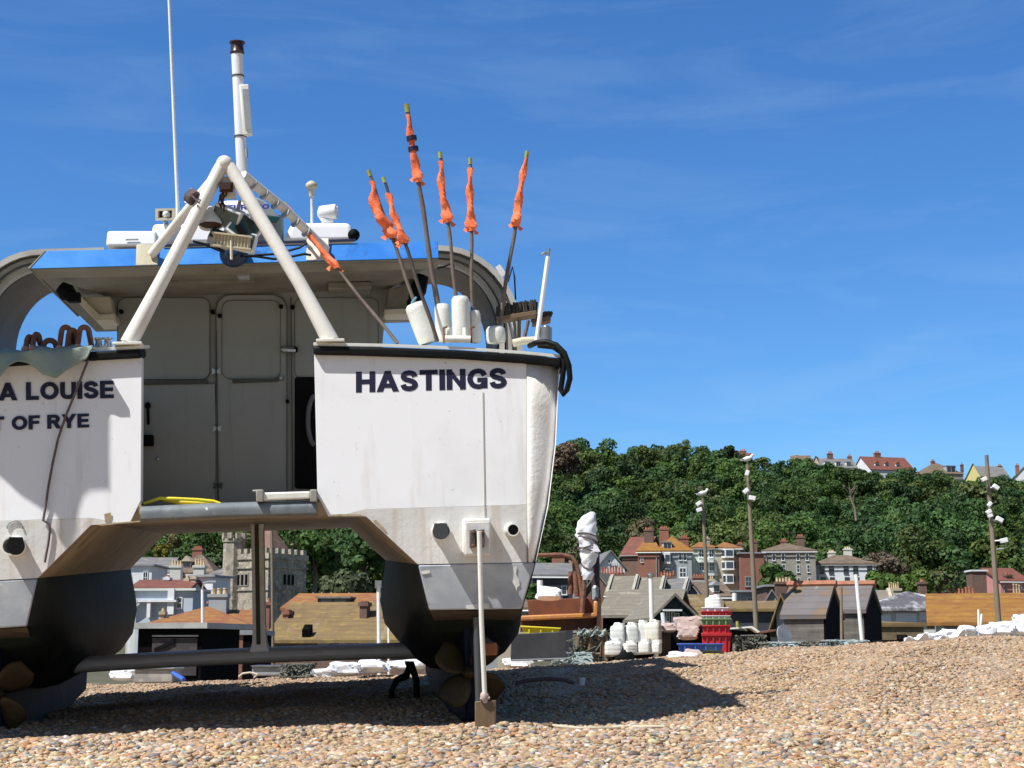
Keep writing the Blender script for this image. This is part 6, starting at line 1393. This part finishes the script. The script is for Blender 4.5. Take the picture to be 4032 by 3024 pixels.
# charcoal board and the yellow crate behind it
r = item('board', 'large charcoal grey board standing on edge beside the starboard hull', 'board', 2120, 2605, 19)
q = MB(); q.prism([at(2010,2604,19),at(2230,2596,19.3),at(2230,2486,19.3),at(2012,2496,19)], V((0,.06,0))); fin(q, 'panel', M['slab'], r, bevel=.01)
q = MB(); q.tube([at(2015,2600,18.97), at(2228,2593,19.25)], .012, 6); fin(q, 'edge_strip', M['greypl'], r)
def crate(label, x0, y0, x1, y1, D, m, dep=.4, ribs=3, group='plastic fish boxes on the beach', sk=0, flare=4):
    rt = item('fish_box', label, 'fish box', (x0+x1)/2, y1, D, group); m_ = M[m]
    def X(x,y,d=0): return at(x,y-sk*(x-x0)/max(1,x1-x0),D+d)
    q = MB(); q.hexa([X(x0+flare,y1),X(x1-flare,y1),X(x1-flare,y1,dep),X(x0+flare,y1,dep),X(x0,y0),X(x1,y0),X(x1,y0,dep),X(x0,y0,dep)]); fin(q, 'box_body', m_, rt, bevel=.01)
    q = MB(); h = (y1-y0)
    q.hexa([X(x0-3,y0+h*.16,-.03),X(x1+3,y0+h*.16,-.03),X(x1+3,y0+h*.16,dep+.03),X(x0-3,y0+h*.16,dep+.03),X(x0-3,y0-.5,-.03),X(x1+3,y0-.5,-.03),X(x1+3,y0-.5,dep+.03),X(x0-3,y0-.5,dep+.03)]); fin(q, 'box_rim', m_, rt, bevel=.006)
    for i in range(ribs):
        q = MB(); x = x0+8+(x1-x0-16)*(i+.5)/ribs; q.prism([X(x-2.5,y1-2,-.02),X(x+2.5,y1-2,-.02),X(x+2.5,y0+h*.2,-.02),X(x-2.5,y0+h*.2,-.02)], V((0,.03,0))); fin(q, 'rib', m_, rt)
    return rt
crate('yellow fish box tilted on top of the charcoal board', 2052, 2464, 2206, 2500, 19.8, 'yellow', .5, 3, sk=-8, flare=14)
# rusty skip
D = 22.0
r = item('rusty_skip', 'rust red open skip with an orange rim and dark underside behind the hull', 'skip', 2200, 2480, D)
q = MB(); q.prism([at(2085,2440,D+.9),at(2352,2428,D+.9),at(2362,2352,D+.9),at(2075,2362,D+.9)], V((0,.06,0))); sb = fin(q, 'back_plate', M['rustred'], r, bevel=.01)
q = MB(); q.prism([at(2050,2444,D),at(2342,2432,D),at(2342,2412,D),at(2050,2424,D)], V((0,.95,0))); q.prism([at(2338,2432,D-.01),at(2356,2428,D-.01),at(2356,2366,D-.01),at(2338,2366,D-.01)], V((0,.1,0))); fin(q, 'orange_rim', M['orange_rim'], r, bevel=.02)
q = MB(); q.prism([at(2050,2486,D+.15),at(2350,2478,D+.15),at(2350,2430,D+.15),at(2050,2442,D+.15)], V((0,.8,0))); fin(q, 'lower_body', M['darkrust'], r)
q = MB(); q.prism([at(2350,2500,D-.03),at(2366,2500,D-.03),at(2368,2350,D-.03),at(2354,2352,D-.03)], V((0,1.0,0))); fin(q, 'end_post', M['darkrust'], r)
q = MB(); q.tube([at(2080,2192,D+.5),at(2130,2186,D+.5),at(2210,2184,D+.5),at(2248,2192,D+.5),at(2268,2215,D+.5),at(2282,2270,D+.5),at(2292,2350,D+.5)], .031, 8); q.tube([at(2246,2340,D+.7),at(2250,2250,D+.7)], .045, 8); q.tube([at(2272,2350,D+.6),at(2262,2210,D+.6)], .04, 8); fin(q, 'bent_pipe_frame', M['rust'], r, smooth=rad(50))
q = MB(); q.tube([at(2292,2412,D-.05),at(2298,2330,D-.05),at(2302,2270,D-.05)], .035, 8); fin(q, 'bent_pipe_frame', M['rust'], r)
q = MB(); q.tube([at(2347,2360,D+.2),at(2345,2290,D+.2),at(2343,2175,D+.2)], [.07,.06,.065], 8); fin(q, 'post', mat('dark_purple_iron', (.03,.018,.022), .7), r)
q = MB(); q.lathe(at(2345,2360,D+.15), (0,0,1), [(0,.05),(.16,.05),(.2,.03)], 8); fin(q, 'post_socket', M['greypl'], r)
# wrapped outboard engine
r = item('wrapped_engine', 'tall engine wrapped in white sheeting and tied with cord, on the skip post', 'wrapped engine', 2310, 2280, D)
prof = [(2312,2284,16),(2314,2262,24),(2312,2235,20),(2316,2205,30),(2320,2175,36),(2312,2140,34),(2310,2115,40),(2306,2085,40),(2310,2055,34),(2322,2030,22),(2330,2018,8)]
q = MB(); nn = 18; vs = []; rr = random.Random(8); k = kpx(D,2150)
for i in range(41):
    t = i/40*(len(prof)-1); j = min(int(t), len(prof)-2); u = t-j; x, y, w = [a*(1-u)+b*u for a,b in zip(prof[j],prof[j+1])]
    for a in range(nn):
        an = 2*math.pi*a/nn; m_ = 1 + .10*math.sin(3*an+i*.7) + .08*math.sin(5*an - i*1.1) + .07*(rr.random()-.5)
        vs.append(at(x,y,D) + V((math.cos(an)*w*k*m_, math.sin(an)*w*k*.75*m_ - .1, 0)))
q.add(vs, [(i*nn+a, i*nn+(a+1)%nn, (i+1)*nn+(a+1)%nn, (i+1)*nn+a) for i in range(40) for a in range(nn)] + [tuple(range(nn)), tuple(40*nn+a for a in range(nn))])
fin(q, 'sheeting', M['sheet'], r, smooth=rad(50))
q = MB()
for y, w in ((2115,41),(2128,38),(2150,38),(2172,37),(2230,22)):
    c = at(2313,y,D); q.tube([c + V((math.cos(a)*w*k*1.04, math.sin(a)*w*k*.8-.1, .05*math.sin(a+y))) for a in [2*math.pi*i/16 for i in range(17)]], .012, 5, cap=False)
fin(q, 'cord', M['rope'], r)
q = MB(); q.prism([at(2335,2172,D-.3),at(2364,2172,D-.3),at(2352,2150,D-.3),at(2338,2140,D-.3)], V((0,.05,0))); fin(q, 'loose_flap', M['sheet'], r)
def sack(label, x0,y0,x1,y1,D,m,seed,cat='sack',name='sack',group=None, jit=.13, dep=None):
    k = kpx(D,y1); c = at((x0+x1)/2,(y0+y1)/2,D); r_ = ((x1-x0)*k/2, dep or (x1-x0)*k*.35, (y1-y0)*k/2)
    rr = random.Random(seed); q = MB(); ph = [rr.random()*6 for _ in range(6)]; nu, nv = 24, 14; vs = []
    for i in range(nv+1):
        p = math.pi*i/nv
        for j in range(nu):
            t = 2*math.pi*j/nu; d = V((math.sin(p)*math.cos(t), math.sin(p)*math.sin(t), math.cos(p)))
            f = 1 + jit*(math.sin(4*d.x+ph[0]+3*d.z)+math.sin(5*d.y+ph[1]-4*d.z)+.7*math.sin(9*d.x+ph[2])*math.sin(8*d.z+ph[3])+.5*(rr.random()-.5))
            e = .75; d2 = V([math.copysign(abs(a)**e, a) for a in d])
            vs.append(c + V((d2.x*r_[0]*f, d2.y*r_[1]*f, d2.z*r_[2]*(f if d.z > -.2 else 1))))
    q.add(vs, [(i*nu+j,(i+1)*nu+j,(i+1)*nu+(j+1)%nu,i*nu+(j+1)%nu) for i in range(nv) for j in range(nu)])
    o = q.build(name, M[m], None, smooth=rad(20)); return tag(o, label, cat, group)
sack('white tied sack lying in the rusty skip', 2112,2312,2214,2366,22.4,'sheet',1)
# lobster pot / net heap
def heap(label, x0,y0,x1,y1,D,m,seed,n=140,cat='net heap',name='net_heap',rr_=.012):
    rt = item(name,label,cat,(x0+x1)/2,y1,D); rr = random.Random(seed); k = kpx(D,y1); W_ = (x1-x0)*k/2; H_ = (y1-y0)*k; q = MB()
    for i in range(n):
        a = rr.random()*6.28; rad_ = math.sqrt(rr.random()); c = V((math.cos(a)*rad_*W_*.9, math.sin(a)*rad_*W_*.5, 0)); c.z = rr.random()*H_*(1-rad_**2*.7)
        pts = [c]; d = V((rr.uniform(-1,1),rr.uniform(-1,1),rr.uniform(-.5,.5)))
        for s_ in range(5): d = (d+V((rr.uniform(-1,1),rr.uniform(-1,1),rr.uniform(-.7,.4)))*.7).normalized(); p = pts[-1]+d*.11; p.z = max(.0,min(H_,p.z)); p.x = max(-W_,min(W_,p.x)); pts.append(p)
        q.tube(pts, rr_*(.6+.9*rr.random()), 4)
    q.build('tangle', M[m], rt)
    q = MB(); q.ell((0,0,H_*.25),(W_*.9,W_*.45,H_*.5),jit=.12,seed=seed); q.build('core', M[m], rt, smooth=rad(30)); return rt
r = item('lobster_pot', 'netted dark lobster pot stack between the charcoal board and the white drums', 'lobster pot', 2330, 2580, 20.5)
q = MB(); D = 20.5
for x in (2278,2322,2370,2384): q.tube([at(x,2585,D),at(x,2484,D)], .03, 6); q.tube([at(x,2585,D+.6),at(x,2484,D+.6)], .03, 6)
for y in (2486,2530,2575): q.tube([at(2278,y,D),at(2384,y,D)], .022, 6); q.tube([at(2278,y,D+.6),at(2384,y,D+.6)], .022, 6)
for x in (2278,2322,2370,2384): q.tube([at(x,2486,D),at(x,2486,D+.6)], .02, 6)
fin(q, 'frame', M['oldwood'], r)
q = MB(); rr = random.Random(4)
for i in range(90):
    x, y = rr.uniform(2272,2386), rr.uniform(2482,2582); d = rr.uniform(0,.6); p = at(x,y,D+d-.05); q.tube([p, p+V((rr.uniform(-.15,.15),rr.uniform(-.1,.1),rr.uniform(-.15,.1))), p+V((rr.uniform(-.2,.2),rr.uniform(-.1,.1),rr.uniform(-.3,.0)))], .010, 4)
fin(q, 'netting', M['net'], r)
q = MB(); fn = lambda u,v: at(2272+114*u, 2480+22*v+6*math.sin(u*17), D-.06) + V((0,.02*math.sin(u*23+v*5),0)); q.grid(fn, 24, 4); fin(q, 'top_net', M['netblue'], r, solid=.01)
heap('pale tangled netting lying in front of the lobster pot', 2170,2572,2330,2612,20.0,'netblue',3,120,rr_=.010)
# white drums on a low flat trailer
D = 20.6
r = item('flat_trailer', 'low dark flat trailer under the white drums', 'trailer', 2490, 2606, D)
q = MB(); q.prism([at(2378,2580,D-.1),at(2604,2566,D-.1),at(2604,2572,D-.1),at(2378,2588,D-.1)][::-1], V((0,.9,0))); fin(q, 'bed', M['cap'], r)
q = MB(); q.prism([at(2392,2606,D),at(2596,2596,D),at(2600,2574,D),at(2386,2588,D)], V((0,.7,0))); fin(q, 'chassis', M['black'], r)
q = MB(); q.tube([at(2572,2602,D-.05),at(2588,2572,D-.05)], .03, 6); q.tube([at(2392,2600,D-.06),at(2380,2590,D-.06)], .02, 6); fin(q, 'strut', M['cap'], r)
q = MB(); q.lathe(at(2462,2600,D-.2), (0,1,0), [(0,.10),(.02,.14),(.12,.14),(.14,.10)], 16); fin(q, 'wheel', M['rubber'], r, smooth=rad(40))
def drum(label, x0,y0,x1,y1,D,seed,m='drum'):
    k = kpx(D,y1); c = at((x0+x1)/2,y1,D); rt = empty('plastic_drum', label, 'drum', c, rad(seed*23%60-30), 'white plastic drums on the trailer'); w = (x1-x0)*k/2; h = (y1-y0)*k; q = MB(); vs = []; nn = 20
    pr = [(0,.86),(.04,.96),(.12,1),(.3,1),(.33,.985),(.36,1),(.62,1),(.65,.985),(.68,1),(.84,.98),(.93,.86),(.97,.62),(1.0,.4)]
    for z, s_ in pr:
        for a in range(nn):
            t = 2*math.pi*a/nn; e = .42; x = math.copysign(abs(math.cos(t))**e, math.cos(t)); y = math.copysign(abs(math.sin(t))**e, math.sin(t)); vs.append((x*w*s_, y*w*.85*s_, z*h))
    q.add(vs, [(i*nn+a,i*nn+(a+1)%nn,(i+1)*nn+(a+1)%nn,(i+1)*nn+a) for i in range(len(pr)-1) for a in range(nn)] + [tuple(range(nn)), tuple((len(pr)-1)*nn+a for a in range(nn))]); q.build('drum_body', M[m], rt, smooth=rad(35))
    q = MB(); q.tube([(-w*.4,0,h*.99),(-w*.3,0,h*1.07),(w*.3,0,h*1.07),(w*.4,0,h*.99)], .02, 6); q.lathe((w*.55,0,h*.9),(0,0,1),[(0,.05),(.05,.05)],10); q.build('handle', M[m], rt)
M['drumd'] = mat('dirty_white_drum', (.66,.64,.56), .5, (.42,.36,.24), 2.5, .45, .7)
drum('white drum at the left of the upper row on the trailer', 2403,2462,2460,2534,D+.25,1); drum('white drum second in the upper row, tied with thin cord', 2460,2460,2510,2530,D+.3,2); drum('white drum third in the upper row', 2508,2452,2546,2528,D+.35,7); drum('stained brownish white drum at the right of the upper row', 2542,2450,2604,2530,D+.3,3,'drumd')
drum('big rounded white drum at the left of the lower row', 2380,2524,2448,2580,D-.1,4); drum('short white drum with a tan lid in the lower row', 2452,2532,2506,2574,D-.1,5); drum('low white drum next to the last in the lower row', 2514,2526,2560,2572,D-.08,6); drum('low white drum at the right end of the lower row', 2558,2530,2604,2570,D-.06,8)
# dark boards, sacking and fish boxes
r = item('timber_stack', 'dark brown upright timber between the drums and the pink sacking', 'timber', 2625, 2590, 21); q = MB(); q.prism([at(2606,2592,21),at(2640,2590,21),at(2640,2480,21),at(2606,2484,21)], V((0,.3,0))); fin(q,'plank',mat('dark_timber',(.045,.035,.028),.8,(.07,.05,.04),4),r); q = MB(); q.prism([at(2642,2588,21.2),at(2680,2586,21.2),at(2676,2490,21.2),at(2644,2486,21.2)], V((0,.2,0))); fin(q,'plank',M['black'],r)
sack('pink grey bundle lying over the dark timber', 2600,2452,2668,2490,21,'pink',11,'bundle','sacking_bundle')
sack('big pinkish sacking heap leaning on the fish boxes', 2652,2428,2766,2478,20.8,'pink',12,'bundle','sacking_bundle'); sack('lower pale sacking bulge under the pink heap', 2664,2462,2752,2520,20.5,'pink',13,'bundle','sacking_bundle')
q = MB(); q.prism([at(2690,2532,20.8),at(2764,2528,20.8),at(2760,2490,20.8),at(2680,2505,20.8)], V((0,.4,0))); tag(q.build('dark_bin', M['black'], None, bevel=.02), 'dark bin in the shade beneath the sacking', 'bin')
D = 20.3
crate('bottom red fish box of the tall stack', 2764,2492,2878,2572,D,'red',.5,4,flare=3); crate('red fish box in the middle of the stack with open slots', 2766,2462,2876,2494,D,'red',.5,4,flare=3)
crate('green fish box in the stack between the red ones', 2762,2436,2878,2462,D,'green',.5,4,flare=2); crate('cream fish box on top of the green one', 2762,2424,2874,2436,D,'drum',.5,4,flare=2); crate('dark red fish box near the top of the stack', 2760,2406,2880,2425,D,'red',.5,4,flare=2); crate('pale blue fish box at the very top of the stack', 2764,2392,2866,2408,D,'white',.45,3,flare=2)
drum('white drum on top of the fish box stack', 2776,2352,2838,2392,D+.2,9)
crate('wide blue fish box in front of the red stack', 2668,2534,2848,2562,19.2,'bluepl',.45,4,flare=6); crate('grey blue fish box under the wide blue one', 2740,2562,2846,2588,19.3,'greypl',.4,3,flare=3); crate('low yellow fish box on the shingle below the blue one', 2780,2574,2832,2594,18.9,'yellow',.3,2,flare=3)
sack('white and buff sack lying on the shingle left of the yellow box', 2626,2568,2752,2612,18.7,'sheet',14); sack('pinkish sack slumped behind the white and buff one', 2680,2560,2770,2606,19.0,'pink',15)
# machine with a flat top and net heaps
D = 23
r = item('work_bench', 'cluttered bench with a pale flat top above a heap of nets', 'bench', 2960, 2540, D)
q = MB(); q.prism([at(2872,2472,D),at(2962,2465,D),at(2992,2486,D),at(2985,2492,D),at(2958,2472,D),at(2872,2478,D)], V((0,.8,0))); fin(q,'bench_top',M['cap'],r)
q = MB(); q.prism([at(2990,2488,D+.1),at(3056,2478,D+.1),at(3056,2484,D+.1),at(2990,2496,D+.1)], V((0,.6,0))); fin(q,'shelf',M['rust'],r)
q = MB(); q.prism([at(2880,2545,D+.3),at(3040,2550,D+.3),at(3030,2490,D+.3),at(2880,2480,D+.3)], V((0,.4,0))); fin(q,'dark_side',M['black'],r)
q = MB(); q.tube([at(2904,2470,D-.05),at(2903,2446,D-.05)], .025, 6); fin(q,'stake',M['tape'],r)
q = MB(); q.lathe(at(3072,2506,D-.2), (.6,-.7,.2), [(0,.02),(.03,.10),(.07,.15),(.09,.155)], 18); tag(q.build('grey_dish', M['greypl'], None, smooth=rad(50), solid=.01), 'grey round dish leaning beside the left tarred hut', 'dish')
heap('olive tangled net heap under the pale bench', 2880,2505,3010,2590,20.5,'net',5,200); heap('grey net heap in front of the left tarred hut', 3000,2532,3140,2580,21,'netblue',6,160); heap('low grey net heap between the two tarred huts', 3130,2528,3260,2572,21.5,'net',9,150); heap('grey net heap ending at the white leaning pole', 3250,2524,3400,2560,21.5,'netblue',10,150)
sack('rounded grey boulder of netting at the right end of the net heaps',3330,2520,3386,2548,21,'netblue',22,'net bundle','net_bundle')
# white sheeting at the right
D = 23
sh_spec = [(3620,2494,3720,2520),(3690,2480,3790,2520),(3770,2464,3850,2508),(3846,2462,3915,2506),(3900,2448,3990,2502),(3975,2456,4060,2500),(3985,2420,4050,2470),(4040,2440,4150,2500)]
labs = ['white sack lowest at the left end of the sheeting heap','peaked white sack second from the left of the sheeting heap','tall white sack with a sharp crest left of the stakes','small white sack right behind the stakes','broad white sack under the tallest wooden pole','white sack low at the right edge of the picture','upper white sack propped highest at the right edge','white sack mostly beyond the right edge']
for i,(b,l) in enumerate(zip(sh_spec,labs)): sack(l,*b,D+.15*i,'sheet',30+i,group='white sacks heaped at the right',jit=.13)
q = MB()
def flapf(u,v): return at(3560+240*u, 2530-44*u+26*v - 14*math.sin(u*6+v*3), D-.6+.35*v) + V((0,0,.05*math.sin(u*21+v*9)))
q.grid(flapf, 40, 8); tag(q.build('white_sheet', M['sheet'], None, smooth=rad(60), solid=.01), 'crumpled white sheet trailing left from the sack heap along the crest', 'sheet')
r = item('grey_skip', 'low grey box half sunk in the shingle below the small dark window', 'box', 3540, 2545, 24); q = MB(); pbox(q,3484,2526,3620,2560,24,.6); fin(q,'box_body',M['greypl'],r); q = MB(); pbox(q,3478,2520,3626,2527,23.95,.7); fin(q,'rim',M['black'],r)
# under the boat
D = 20.5
for i,(x0,y0,x1,y1,l) in enumerate([(1225,2632,1320,2668,'small white sack at the left of the sacks under the crossbeam'),(1290,2606,1420,2660,'wide white sack in the middle under the crossbeam'),(1390,2600,1530,2652,'long whitish sack under the crossbeam near the starboard hull'),(1530,2600,1680,2640,'grey white sack partly behind the starboard keel')]): sack(l,x0,y0,x1,y1,D+.3*i,'sheet',50+i,group='white sacks under the crossbeam',jit=.12)
sack('white bag lying by the port keel', 432,2630,530,2680,18.5,'sheet',60); sack('white sheet bundle on the shingle right beside the starboard keel', 1980,2590,2090,2630,20.0,'sheet',61,jit=.14)
r = item('grey_box', 'mottled grey box on the crest left of the black shed', 'box', 600, 2672, 21); q = MB(); pbox(q,525,2634,682,2690,20.8,.6); fin(q,'box_body',mat('mottled_grey',(.27,.26,.24),.8,(.42,.38,.34),6,.45,.6),r,bevel=.02); q = MB(); pbox(q,520,2628,686,2636,20.77,.66); fin(q,'lid',M['greypl'],r,bevel=.01)
r = item('grey_box', 'plain pale grey box on the crest below the crossbeam strut', 'box', 1060, 2660, 21); q = MB(); pbox(q,992,2624,1130,2662,21,.6); fin(q,'box_body',M['greypl'],r,bevel=.02); q = MB(); pbox(q,988,2620,1134,2626,20.97,.66); fin(q,'lid',M['steel'],r)
heap('dark tangle of net with reddish scraps right of the pale grey box', 1120,2616,1230,2664,20.8,'net',12,120)
q = MB(); q.tube([at(940,2665,19.5),at(955,2652,19.5),at(985,2648,19.5),at(1015,2655,19.5),at(1000,2668,19.4)], .012, 8); tag(q.build('rope_coil', M['cream'], None, smooth=rad(60)), 'thick pale rope end curled on the crest under the crossbeam', 'rope')
q = MB(); q.tube([at(680,2650,20.5),at(724,2676,20.3)], .03, 6); tag(q.build('blue_tube', M['bluepl']), 'short bright blue tube beside the mottled grey box', 'tube')
q = MB(); q.tube([at(x,y,13.6) for x,y in ((1545,2760),(1540,2720),(1560,2680),(1600,2660),(1612,2625),(1600,2606),(1618,2610),(1640,2680),(1640,2750))], [.02,.025,.03,.035,.03,.02,.03,.03,.03], 8); tag(q.build('black_hose', M['rubber'], None, smooth=rad(60)), 'black hose arching up from the shingle inside the starboard keel', 'hose')
q = MB(); k = kpx(13); q.lathe(at(2290,2698,13.2), (.02,0,1), [(0,12*k),(.01,12.5*k),(30*k,15*k),(29.5*k,14*k),(.02,11.6*k)], 16); tag(q.build('plastic_cup', M['white'], None, smooth=rad(40)), 'small white cup standing in the boat shadow on the shingle', 'cup')
q = MB(); q.tube([at(x,y,12.3) for x,y in ((2030,2690),(2080,2680),(2150,2672),(2220,2676),(2262,2690))], .018, 6); tag(q.build('rope_length', M['rope'], None, smooth=rad(60)), 'length of dark rope lying in the boat shadow', 'rope')
q = MB(); q.tube([V((x,y,gz(x,y)+.02)) for x,y in ((.25,10.9),(.45,10.75),(.7,10.68),(.85,10.78),(.7,10.86),(.9,10.72),(1.05,10.74))], .010, 6); tag(q.build('frayed_rope', M['cream'], None, smooth=rad(60)), 'pale frayed rope scrap on the sunlit shingle beyond the oar board', 'rope')
q = MB(); q.ell(at(2160,2870,10.9)+V((0,0,.02)), (.06,.05,.02), jit=.2); tag(q.build('driftwood', M['oldwood'], None), 'flat scrap of driftwood at the shadow edge by the oar board', 'driftwood')
# ------------------------------------------------------------------ sun, sky, exposure
EL, AZ = 55.0, math.degrees(math.atan2(-.785,-.62))
sd_w = V((.785*math.cos(rad(EL)), .62*math.cos(rad(EL)), -math.sin(rad(EL)))).normalized()
sl_d = bpy.data.lights.new('sun', 'SUN'); sl_d.energy = 5.0; sl_d.angle = rad(.55); sl_d.color = (1.0,.975,.935)
so = bpy.data.objects.new('sun', sl_d); col.objects.link(so); so.rotation_euler = sd_w.to_track_quat('-Z','Y').to_euler(); so.location = (-20,-15,30)
w = bpy.data.worlds.new('World'); scene.world = w; w.use_nodes = True; nt = w.node_tree; N = nt.nodes; L = nt.links
sky = N.new('ShaderNodeTexSky'); sky.sky_type = 'NISHITA'; sky.sun_disc = False; sky.sun_elevation = rad(EL); sky.sun_rotation = rad(AZ % 360); sky.air_density = 1.0; sky.dust_density = .3; sky.ozone_density = 2.5; sky.altitude = 5
bg = N['Background']; bg.inputs['Strength'].default_value = .078
tc = N.new('ShaderNodeTexCoord'); mp = N.new('ShaderNodeMapping'); mp.inputs['Rotation'].default_value = (0,rad(-10),rad(8)); mp.inputs['Scale'].default_value = (3.0,3.0,16.0)
L.new(tc.outputs['Generated'], mp.inputs[0]); no = N.new('ShaderNodeTexNoise'); no.inputs['Scale'].default_value = 1.5; no.inputs['Detail'].default_value = 7; no.inputs['Roughness'].default_value = .6; no.inputs['Distortion'].default_value = .7
L.new(mp.outputs[0], no.inputs['Vector']); mr = N.new('ShaderNodeMapRange'); mr.inputs[1].default_value = .50; mr.inputs[2].default_value = .85; mr.inputs[4].default_value = .13; L.new(no.outputs['Fac'], mr.inputs[0])
hs = N.new('ShaderNodeHueSaturation'); hs.inputs['Saturation'].default_value = 1.15; L.new(sky.outputs[0], hs.inputs['Color'])
# deeper blue low in the inland sky, paler and less blue overhead and towards the sun
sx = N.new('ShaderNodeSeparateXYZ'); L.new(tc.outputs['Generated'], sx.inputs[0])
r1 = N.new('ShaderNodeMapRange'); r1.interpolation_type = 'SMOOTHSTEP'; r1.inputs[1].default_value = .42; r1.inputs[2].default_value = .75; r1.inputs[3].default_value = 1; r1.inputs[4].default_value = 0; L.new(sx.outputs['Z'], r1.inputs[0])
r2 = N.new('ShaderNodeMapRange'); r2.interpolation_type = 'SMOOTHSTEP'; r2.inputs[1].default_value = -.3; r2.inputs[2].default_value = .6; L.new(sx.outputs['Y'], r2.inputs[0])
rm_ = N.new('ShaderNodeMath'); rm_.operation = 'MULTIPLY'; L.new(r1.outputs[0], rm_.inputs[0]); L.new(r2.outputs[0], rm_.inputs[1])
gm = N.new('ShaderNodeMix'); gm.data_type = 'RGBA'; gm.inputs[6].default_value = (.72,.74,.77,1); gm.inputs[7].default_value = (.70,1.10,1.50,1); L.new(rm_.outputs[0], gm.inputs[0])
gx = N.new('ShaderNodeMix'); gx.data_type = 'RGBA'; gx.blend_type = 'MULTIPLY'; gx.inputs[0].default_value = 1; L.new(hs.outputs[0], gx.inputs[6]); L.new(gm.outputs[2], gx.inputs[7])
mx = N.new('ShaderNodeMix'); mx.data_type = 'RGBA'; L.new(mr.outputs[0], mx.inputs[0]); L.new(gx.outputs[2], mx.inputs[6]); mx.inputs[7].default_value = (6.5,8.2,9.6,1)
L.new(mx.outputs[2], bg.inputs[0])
scene.view_settings.view_transform = 'Standard'; scene.view_settings.look = 'None'; scene.view_settings.exposure = .38; scene.view_settings.gamma = 1
scene.render.engine = 'CYCLES'
scene.cycles.max_bounces = 8; scene.cycles.diffuse_bounces = 3; scene.cycles.use_denoising = True
for o in list(bpy.data.objects):
    while depth_of(o) > 2: o.parent = o.parent.parent
